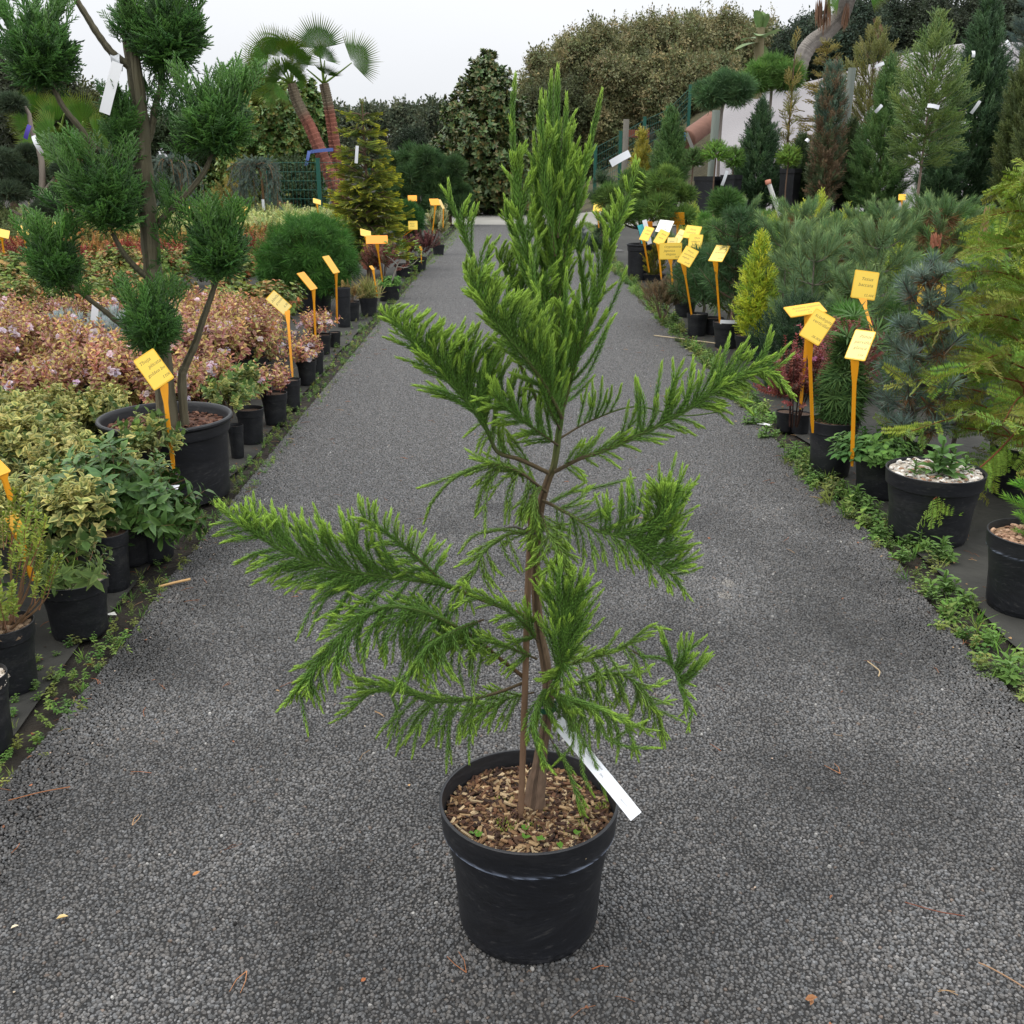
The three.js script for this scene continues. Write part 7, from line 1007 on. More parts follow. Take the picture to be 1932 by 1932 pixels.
// ---------------------------------------------------------------- tall conifers in front of the bank
reseed(900);
function tallConifer(name, label, u, vTop, w, d, R, o) { const f = foot(u, d), gy = bankHeight(f.x, f.z), h = top(vTop, d) - gy, t = thing(name, label, 'conifer', V(f.x, gy, f.z)); coniferParts(t, { h: h - 0.45, y: 0.45, base: 0.0, R: R(span(w / 2, d)), n: 620, spray: SPRAY.plume, s0: 0.42, s1: 0.4, el0: 0.6, el1: 1.25, trunk: 0.05, deep: 0.3, rough: 0.3, ...o });
  const p = part(t, 'pot_body', POT.round, potMats[2]); p.scale.set(0.3, 0.5, 0.3); return t; }
const DKG = [[0.05, 0.11, 0.045], [0.07, 0.145, 0.055], [0.038, 0.085, 0.036]], MG = [[0.075, 0.165, 0.045], [0.11, 0.21, 0.055]], OL = [[0.1, 0.145, 0.04], [0.08, 0.115, 0.034], [0.13, 0.17, 0.045]];
tallConifer('juniper', 'dark cone-shaped juniper in a pot left of the ball tree by bank', 1424, 192, 98, 28.3, (r) => SPINDLE(r, 0.25), { cols: DKG, n: 800 });
tallConifer('juniper', 'green two-pointed juniper left of the matting roll', 1258, 205, 66, 29.0, (r) => SPINDLE(r, 0.4), { cols: MG });
tallConifer('golden_thuja', 'small golden yellow thuja beside the white tag near the bank', 1206, 252, 40, 29.5, (r) => SPINDLE(r, 0.35), { cols: [[0.4, 0.34, 0.03], [0.3, 0.28, 0.03]], mat: leafMat, n: 260 });
tallConifer('thuja', 'dark narrow thuja left of the brown blue column', 1500, 262, 52, 27.6, (r) => SPINDLE(r, 0.3), { cols: [[0.035, 0.07, 0.022], [0.05, 0.09, 0.026]] });
{ const t = tallConifer('blue_column', 'blue green columnar conifer with brown lower half', 1546, 124, 58, 26.6, (r) => COLUMN(r), { cols: [[0.08, 0.14, 0.095], [0.1, 0.165, 0.115], [0.17, 0.12, 0.07]], n: 800 }); const c = t.getObjectByName('foliage'), m = new THREE.Matrix4(), k = new THREE.Color(); for (let i = 0; i < c.count; i++) { c.getMatrixAt(i, m); if (m.elements[13] < 2.0 * rr(0.75, 1.25)) c.setColorAt(i, k.setRGB(...jit(rnd() < 0.6 ? [0.2, 0.135, 0.08] : [0.09, 0.13, 0.06]))); } }
tallConifer('thuja', 'dark pointed thuja right of the brown blue column', 1590, 232, 72, 27.4, (r) => SPINDLE(r, 0.3), { cols: [[0.035, 0.065, 0.022], [0.06, 0.09, 0.028]] });
tallConifer('leyland_cypress', 'broad green feathery cypress in the middle of the bank row', 1648, 110, 108, 26.4, (r) => SPINDLE(r, 0.2), { cols: MG, n: 900, rough: 0.45 });
tallConifer('larch', 'open light green conifer with thin bare trunk before the bank', 1722, 22, 148, 22.5, (r) => SPINDLE(r, 0.4), { cols: [[0.13, 0.22, 0.05], [0.17, 0.25, 0.055]], n: 520, rough: 0.5, deep: 0.1, base: 0.25, el0: 0.2, spray: SPRAY.frondLite, mat: leafMat, wood: C(0x8a7668), trunk: 0.035, limbs: 24 });
tallConifer('cypress', 'tallest dark green cypress of the bank row', 1812, -12, 128, 26.2, (r) => SPINDLE(r, 0.35), { cols: DKG, n: 1300, s0: 0.5, s1: 0.5 });
tallConifer('cypress', 'lower dark green cypress left of the tallest one', 1762, 225, 84, 25.2, (r) => SPINDLE(r, 0.35), { cols: DKG, n: 600 });
tallConifer('blue_cedar', 'thin blue cedar staked upright near the right edge', 1892, -20, 120, 27.2, (r) => CONE(r, 0.5), { cols: [[0.1, 0.15, 0.125], [0.13, 0.18, 0.15]], n: 340, deep: 0.1, rough: 0.5, el0: 0.1, el1: 0.6, spray: SPRAY.brush, wood: C(0x9a958c), trunk: 0.06, limbs: 20 });
tallConifer('cypress', 'narrow olive green cypress column at the right edge', 1898, 95, 74, 24.6, (r) => COLUMN(r), { cols: OL, n: 900 });
tallConifer('cypress', 'dark olive cypress cut off by the right edge', 1945, 120, 90, 23.5, (r) => COLUMN(r), { cols: OL, n: 800 });
tallConifer('golden_cedar', 'wispy golden conifer behind the brown blue column', 1532, 60, 120, 30.0, (r) => CONE(r, 0.6), { cols: [[0.3, 0.24, 0.05], [0.24, 0.2, 0.045]], n: 300, rough: 0.6, deep: 0.1, el0: 0.0, el1: 0.3, mat: leafMat, spray: SPRAY.frondLite, trunk: 0.04, limbs: 24 });
tallConifer('golden_cedar', 'dull yellow green conifer before the leaning palm', 1618, 42, 100, 30.6, (r) => SPINDLE(r, 0.6), { cols: [[0.2, 0.2, 0.045], [0.15, 0.17, 0.04]], n: 420, rough: 0.55, deep: 0.2, base: 0.35, mat: leafMat, spray: SPRAY.frondLite, limbs: 14 });
tallConifer('thin_conifer', 'thin golden leader of a conifer beside the pine standards', 1474, 55, 36, 28.8, (r) => CONE(r, 0.6), { cols: [[0.3, 0.25, 0.06], [0.2, 0.2, 0.05]], n: 90, rough: 0.5, spray: SPRAY.frondLite, mat: leafMat });
// standards: pines on tall stems, clipped balls
for (const [u, v, ru, rv, d, l, cols] of [[1350, 166, 58, 44, 28.6, 'pine on a tall bare stem left of the green pine crown', [[0.09, 0.18, 0.08], [0.12, 0.22, 0.09]]], [1438, 138, 60, 50, 29.4, 'bright green pine crown on a tall stem above the bank', [[0.13, 0.25, 0.06], [0.16, 0.29, 0.07]]], [1302, 300, 22, 20, 26.5, 'small clipped ball tree, leftmost of the three by the planters', [[0.09, 0.18, 0.04]]], [1343, 288, 29, 22, 26, 'bright flat-topped ball tree in the middle of the three', [[0.15, 0.32, 0.04], [0.19, 0.36, 0.045]]], [1377, 300, 20, 22, 26.8, 'clipped ball tree partly behind the dark juniper', [[0.13, 0.27, 0.04]]], [1478, 296, 23, 22, 26.3, 'clipped yellow green ball tree on a thin stem beside black planter', [[0.17, 0.31, 0.04], [0.21, 0.35, 0.045]]]]) {
  const f = foot(u, d), gy = bankHeight(f.x, f.z), t = thing(v < 200 ? 'pine_standard' : 'ball_tree', l, v < 200 ? 'pine' : 'topiary tree', V(f.x, gy, f.z)), y = top(v, d) - gy, r = span(ru, d), big = v < 200;
  copies(t, 'foliage', big ? SPRAY.pineFat : SPRAY.small, big ? needleMat : leafMat, big ? lobeCrown({ lobes: [[-r * 0.4, y - 0.05, 0, r * 0.6, 0.85], [r * 0.4, y, 0.1, r * 0.6, 0.85], [0, y + 0.12, -0.1, r * 0.62, 0.8]], n: 430, s: 0.3, cols, up: 0.8, deep: 0.4 }) : ballItems({ y, r: r * 0.95, f: rv / ru, n: 420, s: 0.14, cols, deep: 0.5, up: 0.3, rough: 0.06 }));
  part(t, 'trunk', stemsGeo([[[V(0.04, 0, 0), V(-0.02, y * 0.5, 0), V(0, y, 0)], big ? 0.05 : 0.022, big ? 0.035 : 0.016, 7]], big ? C(0x8a8078) : WOOD), woodMat);
}
for (const [u, vT, vB, w, d, l] of [[1335, 333, 352, 44, 26.6, 'long black planter under the ball trees'], [1374, 330, 350, 30, 26.2, 'black planter half behind the dark juniper'], [1484, 318, 352, 30, 27.2, 'tall black planter under the yellow green ball tree']]) { const f = foot(u, d), hh = top(vT, d), W = span(w, d), t = thing('planter_box', l, 'planter', V(f.x, 0, f.z)); const m = part(t, 'planter_body', toCreasedNormals(latheGeo([[0, 0.0], [0.62, 0], [0.66, 0.02], [0.7, 0.9], [0.74, 0.92], [0.74, 1], [0.7, 1], [0.66, 0.8]], 4), 0.5), potMats[2]); m.scale.set(W * 0.95, hh, 0.5); m.rotation.y = Math.PI / 4 * 0; const s = part(t, 'soil', SOIL, soilMat(BROWN)); s.position.y = hh * 0.92; s.scale.set(W * 0.42, 0.2, 0.2); }
for (const [u, v0, v1, d, l] of [[1340, 208, 352, 27.4, 'round grey wooden stake behind the middle ball tree'], [1592, 128, 260, 28.6, 'thick grey post between the golden conifers on the bank']]) { const f = at(u, v1, d), h = top(v0, d) - f.y, gy = Math.min(f.y, bankHeight(f.x, f.z)), t = thing('wooden_post', l, 'post', V(f.x, gy, f.z)), b = new MB(); b.tube([V(0, -0.1, 0), V(0.01, (h + f.y - gy) * 0.5, 0), V(0.04, h + f.y - gy, 0)], 0.1, 10, (s, w) => mul(C(0x8d958c), 0.8 + 0.4 * fbm(w, s * 5, 1, 3))); part(t, 'post_shaft', b.geo(), woodMat); }
{ const d = 24.2, a = at(1450, 344, d), e = at(1473, 412, d), t = thing('white_pole', 'white plastic pole with reddish end leaning in the right stock', 'pole', V(e.x, 0, e.z)), b = new MB(), o = V(-e.x, 0, -e.z); b.tube([e.clone().add(o), a.clone().add(o)], 0.05, 10, C(0xe4e2dc)); part(t, 'pole_tube', b.geo(), std({ vertexColors: true, roughness: 0.4 })); const c = new MB(); c.tube([a.clone().add(o).add(V(-0.02, 0.05, 0)), a.clone().add(o).add(V(0, -0.04, 0.02))], 0.065, 10, C(0xd08a70)); part(t, 'pole_cap', c.geo(), std({ vertexColors: true, roughness: 0.5 })); }
{ // rolled matting on the bank edge
  const d = 31.5, a = at(1293, 264, d), e = at(1346, 226, d + 1.6), t = thing('mat_roll', 'rusty brown roll of coconut matting on the bank edge', 'mat roll', a.clone()), D = e.clone().sub(a), b = new MB(), P = Array.from({ length: 16 }, (_, k) => D.clone().multiplyScalar(k / 15)); b.tube(P, (s, w) => 0.27 * (1 + 0.03 * Math.sin(w * 2 + s * 3)), 18, (s, w) => mul(C(0x7d5a4c), 0.75 + 0.5 * (0.5 + fbm(Math.cos(w) * 3, s * 14, Math.sin(w) * 3, 4)))); part(t, 'roll_body', b.geo(), woodMat); const q = new MB(); q.tube(Array.from({ length: 40 }, (_, k) => { const r = 0.25 - 0.2 * k / 40, g = k * 0.6; return V(-0.012, Math.sin(g) * r, Math.cos(g) * r * 0.8 + 0.14); }), 0.008, 4, C(0x5a3a2a)); part(t, 'roll_spiral', q.geo(), woodMat);
  const r = thing('blue_tie', 'blue plastic tie at the lower end of the matting roll', 'tie', a.clone().add(V(-0.05, 0.05, 0.2))); ribbonStrip(r, 'tie_strip', V(-0.05, -0.08, 0.05), V(0.0, 0.14, 0.05), 0.1, V(0.3, 0, 1).normalize(), std({ color: 0x4a8fd0, roughness: 0.5, side: THREE.DoubleSide }), 0.02);
  const w = thing('wooden_beam', 'pale wooden beam propped below the matting roll', 'beam', at(1300, 262, 30.6)); const wb = new THREE.BoxGeometry(0.09, 1.0, 0.06); const m = part(w, 'beam_plank', wb, std({ color: 0x9c9a94, roughness: 0.9, bumpMap: barkBump, bumpScale: 0.004 })); m.position.set(0.14, -0.3, 0); m.rotation.z = 0.45;
}
{ // board behind the fence
  const p = at(1204, 252, 39), t = thing('sign_board', 'reddish brown board with a yellow panel behind the bank fence', 'sign', p); const a = part(t, 'board_panel', new THREE.BoxGeometry(0.8, 0.26, 0.03), std({ color: 0x7a4030, roughness: 0.8 })); const y = part(a, 'yellow_panel', new THREE.BoxGeometry(0.34, 0.16, 0.012), std({ color: 0xb9a03c, roughness: 0.8 })); y.position.set(0.06, 0, 0.022); for (const s of [-0.35, 0.35]) { const l = part(t, 'board_post', new THREE.BoxGeometry(0.06, 1.2, 0.05), std({ color: 0x6a5040, roughness: 0.9 })); l.position.set(s, -0.55, -0.045); } }
// things on top of the bank
reseed(930);
[[1500, 20, 46, 150], [1570, -10, 45, 150], [1640, -15, 47, 150], [1720, -40, 46, 170], [1800, -30, 46, 160], [1880, -40, 45, 170], [1960, -40, 46, 170]].forEach(([u, v, d, w], i) => blob('dark_hedge_tree', ['dark evergreen tree at the left end of the hilltop hedge', 'dark evergreen tree behind the leaning palm trunk', 'dark evergreen tree behind the hanging dead palm fronds', 'dark hilltop tree above the grey green shrubs, left', 'dark hilltop tree behind the tallest cypress', 'dark hilltop tree behind the blue cedar', 'dark hilltop tree at the right edge'][i], 'tree', u, v, d, w, { cols: i < 3 ? [[0.045, 0.075, 0.045], [0.065, 0.095, 0.055]] : [[0.055, 0.075, 0.04], [0.045, 0.065, 0.036]], n: 1100, s: 0.5, lobes: 9, low: 0.05, deep: 0.4 }));
const topRow = [[1668, 95, 41, 'grey green mounded shrub on the bank top, left end'], [1712, 80, 42, 'grey green mounded shrub on the bank top, second from left'], [1760, 88, 41, 'grey green mounded shrub left of the tallest cypress top'], [1850, 82, 41.5, 'grey green mounded shrub right of the tallest cypress top'], [1905, 90, 42, 'grey green mounded shrub behind the staked cedar']];
topRow.forEach(([u, v, d, l]) => blob('grey_shrub', l, 'shrub', u, v, d, 70, { cols: [[0.1, 0.14, 0.09], [0.13, 0.165, 0.11]], spray: SPRAY.plume, mat: needleMat, n: 260, s: 0.4, lobes: 5, low: 0.05, squash: 0.7 }));
[[1770, 118, 0, 'orange tinted low shrub on the bank rim'], [1800, 116, 1, 'yellow tinted low shrub on the bank rim by the orange one'], [1848, 112, 1, 'bright yellow low shrub on the bank rim right of the cypress'], [1880, 110, 1, 'yellow low shrub on the bank rim beside the cedar stake'], [1925, 104, 0, 'orange low shrub on the bank rim at the right edge'], [1735, 124, 2, 'green low shrub on the bank rim left of the orange one']].forEach(([u, v, k, l]) => blob('rim_shrub', l, 'shrub', u, v, 39, 40, { cols: [[[0.4, 0.2, 0.1]], [[0.4, 0.32, 0.05]], [[0.1, 0.17, 0.05]]][k], spray: SPRAY.small, n: 120, s: 0.3, lobes: 4, low: 0.05 }));
{ // leaning palm on the bank, with dead skirts
  const t = palm('leaning grey palm trunk on the bank top with dead brown fronds', [[1488, 120], [1520, 96], [1560, 60], [1590, 25], [1602, -10]], 0.3, 0.24, [[60, 0.8, 0.9, 0.3, 0], [100, 0.6, 0.8, 0.4, 0], [-40, 0.8, 0.9, 0.3, 0], [10, 0.8, 0.9, 0.2, 0], [-90, 0.7, 0.8, 0.4, 0]], 38.5, [C(0x8d8780), C(0x8d8780)]); t.position.y = 0; 
  for (const [u0, v0, u1, v1] of [[1545, 0, 1546, 60], [1560, -10, 1556, 68], [1652, 35, 1666, 82], [1598, 10, 1592, 60]]) { const m = new MB(), a = at(u0, v0, 38).sub(t.position), e = at(u1, v1, 38).sub(t.position); for (let k = 0; k < 26; k++) m.blade(a.clone().add(sphereDir().multiplyScalar(0.1)), e.clone().sub(a).normalize().add(sphereDir().multiplyScalar(0.09)).normalize(), sphereDir(), e.distanceTo(a) * rr(0.7, 1), 0.035, V(0, 0, 0), tint([0.2, 0.11, 0.07]), tint([0.26, 0.15, 0.09])); part(t, 'dead_frond', m.geo(), leafMat, null, 'dry brown hanging frond'); }
}
{ // broad-leaved banana palm
  const d = 36.5, c = at(1432, 95, d), gy = bankHeight(c.x, c.z), t = thing('banana_plant', 'banana-like plant with long paddle leaves at the end of the wood', 'plant', V(c.x, gy, c.z)), y = top(52, d) - gy; reseed(940);
  const b = new MB(); b.tube([V(0, -0.2, 0), V(0, y * 0.6, 0), V(0, y, 0)], (s) => lerp(0.2, 0.13, s), 9, C(0x7d7458)); part(t, 'trunk', b.geo(), woodMat);
  for (let k = 0; k < 11; k++) { const m = new MB(), a = k * 2.4, e = k < 4 ? 1.25 : rr(-0.5, 0.9), dd = V(Math.cos(a) * Math.cos(e), Math.sin(e), Math.sin(a) * Math.cos(e)), L = rr(0.8, 1.15), n = 9, rows = []; for (let j = 0; j <= n; j++) { const s = j / n, p = dd.clone().multiplyScalar(L * s).add(V(0, -0.35 * s * s * L, 0)), sd = V(-Math.sin(a), 0.1, Math.cos(a)).normalize(), w = 0.2 * Math.pow(Math.sin(Math.PI * clamp(0.06 + 0.9 * s)), 0.7); rows.push([m.vv(p.clone().addScaledVector(sd, w), tint([0.15, 0.25, 0.09], 0.1)), m.vv(p.clone().add(V(0, -0.06 * w, 0)), tint([0.2, 0.28, 0.1], 0.1)), m.vv(p.clone().addScaledVector(sd, -w), tint([0.15, 0.25, 0.09], 0.1))]); } for (let j = 0; j < n; j++) { m.q(rows[j][0], rows[j][1], rows[j + 1][1], rows[j + 1][0]); m.q(rows[j][1], rows[j][2], rows[j + 1][2], rows[j + 1][1]); } const pm = part(t, 'paddle_leaf', m.geo(), leafMat); pm.position.y = y - 0.05 * k; }
}
// white paper labels in the tall conifers
for (const [u0, v0, u1, v1, d, l] of [[1651, 212, 1664, 198, 25.6, 'curled white label on the broad feathery cypress'], [1750, 199, 1772, 203, 21.6, 'white label on the thin trunk of the open conifer'], [1832, 214, 1849, 190, 25.2, 'white label hanging right on the tallest cypress'], [1808, 235, 1821, 229, 25.2, 'short white label low on the tallest cypress'], [1836, 96, 1836, 108, 25.4, 'white label high on the tallest cypress'], [1898, 76, 1905, 90, 26.6, 'white label on the stake of the blue cedar'], [1651, 126, 1668, 119, 26.2, 'white label near the top of the feathery cypress'], [1152, 309, 1188, 289, 25.5, 'big white label sticking out left of the golden thuja'], [1362, 350, 1372, 322, 26.0, 'white label leaning on the planter of the ball trees'], [1520, 263, 1526, 267, 26.0, 'tiny white label on the brown blue column']]) { const a = at(u0, v0, d), e = at(u1, v1, d - 0.05), t = thing('plant_label', l, 'label', a.clone()); ribbonStrip(t, 'label_strip', V(0, 0, 0), e.sub(a), u0 < 1200 ? 0.17 : 0.075, V(0, 0.2, 1).normalize(), paperMat, 0.03); }

// ---------------------------------------------------------------- price tags
const onPot = (p, u, v) => { const q = at(u, v, p.d - p.r * 0.6); return V(q.x, Math.max(0.01, p.top - 0.03), q.z); };
const soilFoot = (u, v, d) => { const q = at(u, v, d); q.y = Math.max(q.y, 0); return q; };
const L4c = '#f6d353';
sign('yellow price tag with black handwriting on the huge tub of the pompom tree', 290, 697, LBIG.d - 0.36, 0.1, 0.155, 0.12, 0.4, soilFoot(328, 888, LBIG.d - 0.42), { roll: 0.58, lines: [['Thuja', 0.1, 0.22, 0.13], ['plicata', 0.35, 0.42, 0.13], ['golden bonsai', 0.1, 0.64, 0.12], ['110€', 0.62, 0.88, 0.11]] });
sign('pale yellow price tag over the pink abelia bed', 526, 571, 7.2, 0.085, 0.165, 0.1, 0.3, soilFoot(552, 712, 7.0), { roll: 0.82, face: '#f3dc85', lines: [['Abelia', 0.12, 0.3, 0.15], ['grandiflora', 0.2, 0.52, 0.13], ['6.90€', 0.5, 0.85, 0.13]] });
sign('amber price tag seen edge-on behind the pale yellow tag', 580, 530, 7.9, 0.13, 0.16, 1.35, 0.7, soilFoot(596, 656, 7.9), { hex: 0xf0a81c });
sign('amber price tag seen edge-on, tallest stake in the left bed', 625, 499, 8.5, 0.12, 0.16, 1.3, 0.6, soilFoot(636, 610, 8.7), { hex: 0xf4bb3c });
sign('broad orange price tag standing in a weedy pot on the left edge', 711, 452, leftRow[10].d - 0.05, 0.24, 0.14, 0.12, 0.95, soilFoot(722, 534, leftRow[10].d), { hex: 0xf2961a, stakeHex: 0xf5a31c });
sign('amber stake of a tag hidden behind the pine dome, left edge', 702, 505, leftRow[9].d, 0.06, 0.05, 1.2, 0.7, soilFoot(712, 562, leftRow[9].d), { hex: 0xf0a81c });
sign('small square yellow tag by the smaller pine dome', 779, 425, 14.4, 0.125, 0.125, 0.1, 0.5, soilFoot(762, 445, 14.4), { lines: [['Pinus', 0.15, 0.4, 0.2], ['mugo', 0.2, 0.65, 0.18]] });
sign('small orange tag showing above the smaller pine dome', 778, 374, 16.8, 0.14, 0.12, 0.1, 0.8, soilFoot(780, 420, 16.8), { hex: 0xf2a21a });
sign('orange tag on a tall stake beside the pale variegated shrub', 820, 381, 16.8, 0.15, 0.15, 0.3, 0.9, soilFoot(816, 440, 16.8), { hex: 0xf2a21a });
sign('thin pale tag edge-on at the far end of the left row', 833, 385, 17.4, 0.1, 0.16, 1.2, 0.5, soilFoot(836, 430, 17.4), { hex: 0xf0d080 });
sign('amber stake in the small dark red shrub, left edge', 794, 468, leftRow[12].d - 0.2, 0.05, 0.05, 0.9, 0.4, soilFoot(795, 496, leftRow[12].d - 0.2), { hex: 0xf0a81c });
for (const [u, v, d, l] of [[4, 440, 11.5, 'small amber tag cut off by the left edge among orange shrubs'], [46, 434, 12.2, 'slanting pale tag among the orange shrubs at far left'], [110, 427, 12.6, 'pale yellow tag below the left pompom'], [365, 395, 17.5, 'tiny yellow tag behind the nearer weeping cedar stem'], [460, 392, 19, 'pale tag lying over the cream shrubs, left of the palms'], [598, 380, 19, 'tiny orange tag at the foot of the palms'], [690, 440, 13.4, 'pale tag peeping out beside the golden spruce']]) sign(l, u, v, d, 0.14, 0.12, 0.7, 0.8, soilFoot(u + 4, v + 40, d), { roll: -0.4, face: '#f3dc85', hex: 0xf2c85c });
sign('amber tag stake at the left edge above the box-leaved shrub', -14, 872, 3.0, 0.06, 0.1, 1.3, 0.8, soilFoot(22, 945, 3.0), { hex: 0xf2b32c });
sign('amber tag stake buried in the box-leaved shrub at left', 30, 990, L2.d + 0.12, 0.04, 0.06, 1.1, 0.5, soilFoot(62, 1095, L2.d + 0.12), { hex: 0xf2b32c });
// right
const HW = (a) => a;
sign('yellow price tag leaning left, written Sciadopitys verticillata', 1542, 617, R4.d - 0.16, 0.105, 0.148, -0.22, 0.35, onPot(R4, 1537, 778), { roll: -0.5, lines: [['Sciadopitys', 0.1, 0.22, 0.13], ['verticillata', 0.14, 0.4, 0.13], ['38.00€', 0.5, 0.88, 0.11]] });
sign('yellow price tag leaning right, foremost of the right tags', 1623, 651, R3.d - 0.1, 0.092, 0.155, -0.6, 0.72, onPot(R3, 1617, 796), { roll: -0.05, face: '#f6df8a', lines: [['Pinus', 0.3, 0.24, 0.14], ['parviflora', 0.15, 0.45, 0.13], ['glauca', 0.22, 0.66, 0.13], ['55€', 0.55, 0.9, 0.11]] });
sign('upright yellow price tag written Taxus baccata', 1632, 538, 5.9, 0.132, 0.158, -0.16, 0.3, soilFoot(1650, 640, 5.7), { roll: -0.12, lines: [['Taxus', 0.3, 0.32, 0.15], ['baccata', 0.2, 0.55, 0.15], ['12.60€', 0.52, 0.92, 0.12]] });
sign('amber price tag tipped back and seen from its side, behind leaning tag', 1519, 584, 5.35, 0.19, 0.12, -0.35, 1.25, soilFoot(1510, 772, 5.3), { hex: 0xf4b223, face: '#f2b62a', roll: 0.45, lines: [['Azalea japonica', 0.15, 0.35, 0.2], ['rustica', 0.2, 0.62, 0.2], ['12.50€', 0.5, 0.88, 0.18]] });
sign('yellow tag half hidden behind the feathery conifer and blue pine', 1758, 556, 5.0, 0.13, 0.14, -0.1, 0.3, soilFoot(1765, 650, 5.0), { lines: [['Pinus', 0.2, 0.35, 0.16], ['mugo', 0.2, 0.6, 0.16]] });
sign('yellow price tag on a tall stake in the pot with white collar', 1357, 478, R8.d - 0.1, 0.125, 0.18, -0.62, 0.85, onPot(R8, 1360, 606), { face: '#f8dc78', roll: -0.02, lines: [['Pinus', 0.35, 0.26, 0.13], ['sylvestris', 0.15, 0.5, 0.12], ['19.9€', 0.55, 0.88, 0.11]] });
sign('slanting yellow price tag on the long leaning stake, right edge', 1298, 484, R10.d - 0.1, 0.13, 0.165, -0.35, 0.45, onPot(R10, 1307, 592), { roll: -0.42, lines: [['Pinus', 0.25, 0.24, 0.14], ['parviflora', 0.12, 0.46, 0.13], ['negishi', 0.12, 0.66, 0.13], ['65.00', 0.5, 0.9, 0.12]] });
sign('broad yellow price tag in the cluster, written Cryptomeria japonica elegans', 1265, 474, 9.9, 0.21, 0.15, -0.1, 0.12, soilFoot(1270, 545, 9.9), { roll: 0.02, lines: [['Cryptomeria', 0.2, 0.27, 0.18], ['japonica', 0.18, 0.53, 0.18], ['elegans', 0.28, 0.76, 0.18], ['11.80', 0.7, 0.92, 0.13]] });
sign('small yellow tag leftmost in the tag cluster on the right edge', 1220, 441, 10.9, 0.105, 0.16, -0.5, 0.6, soilFoot(1225, 514, 11.0), { roll: -0.2, lines: [['Pinus', 0.3, 0.3, 0.14], ['mugo', 0.3, 0.55, 0.14]] });
sign('yellow tag second from left in the tag cluster', 1248, 448, 10.6, 0.115, 0.15, -0.5, 0.5, soilFoot(1248, 527, 10.6), { roll: -0.35, lines: [['Picea', 0.3, 0.3, 0.15], ['nana', 0.25, 0.6, 0.15]] });
sign('white price tag with dark writing in the tag cluster', 1254, 427, 12.0, 0.17, 0.17, -0.45, 0.75, soilFoot(1256, 480, 12.0), { hex: 0xeceae0, face: '#f1efe6', roll: -0.1, lines: [['Pinus', 0.25, 0.3, 0.15], ['bonsai', 0.2, 0.55, 0.15], ['150€', 0.4, 0.82, 0.15]] });
sign('narrow pale yellow tag leaning behind the broad one', 1282, 447, 10.9, 0.085, 0.17, -0.5, 0.6, soilFoot(1284, 500, 10.9), { face: '#f6df8a', roll: -0.3, lines: [['Juniperus', 0.1, 0.4, 0.14]] });
sign('pale yellow tag just above the broad Cryptomeria tag', 1268, 457, 10.7, 0.1, 0.1, -0.3, 0.5, soilFoot(1266, 510, 10.7), { face: '#f6df8a', lines: [['Abies', 0.2, 0.5, 0.2]] });
sign('yellow tag highest at the right end of the tag cluster', 1306, 438, 10.4, 0.16, 0.14, -0.5, 0.6, soilFoot(1302, 500, 10.4), { roll: -0.1, lines: [['Pinus', 0.3, 0.35, 0.17], ['sylvestris', 0.12, 0.62, 0.16]] });
sign('yellow tag with three lines below the highest cluster tag', 1312, 456, 10.0, 0.13, 0.14, -0.4, 0.45, soilFoot(1310, 520, 10.0), { lines: [['Thuja', 0.35, 0.28, 0.16], ['orientalis', 0.15, 0.54, 0.15], ['aurea', 0.3, 0.78, 0.15]] });
sign('orange tag seen from behind under the bonsai pine, right', 1278, 412, 13.8, 0.2, 0.16, 2.6, 0.3, soilFoot(1276, 470, 13.8), { hex: 0xf0a01a });
sign('small orange tag seen from behind left of the bonsai trunk', 1222, 424, 13.2, 0.12, 0.08, 2.9, 0.4, soilFoot(1224, 452, 13.2), { hex: 0xe88a16 });
sign('yellow tag far back on the right edge beside the dark round bush', 1128, 390, 16.4, 0.14, 0.16, -0.3, 0.6, soilFoot(1130, 430, 16.4), { lines: [['Juniperus', 0.15, 0.45, 0.15]] });
sign('small yellow tag among the tall conifers before the bank', 1702, 372, 20.5, 0.13, 0.13, -0.3, 0.6, soilFoot(1702, 410, 20.5), {});
sign('small yellow tag on a stem right of the open conifer trunk', 1745, 396, 19.2, 0.1, 0.18, -0.5, 0.6, soilFoot(1742, 430, 19.2), { roll: -0.3 });
{ const a = at(1208, 424, 11.4), t = thing('plant_label', 'turquoise and white hanging label on the bonsai pine stem', 'label', a); ribbonStrip(t, 'label_strip', V(0, 0, 0), V(0.05, -0.19, 0), 0.07, V(0.3, 0.1, 1).normalize(), std({ color: 0x3fb0b4, roughness: 0.5, side: THREE.DoubleSide }), 0.01); ribbonStrip(t, 'label_back', V(0.04, 0.05, 0.01), V(0.11, -0.2, 0.01), 0.05, V(0.2, 0.1, 1).normalize(), paperMat, 0.01); }
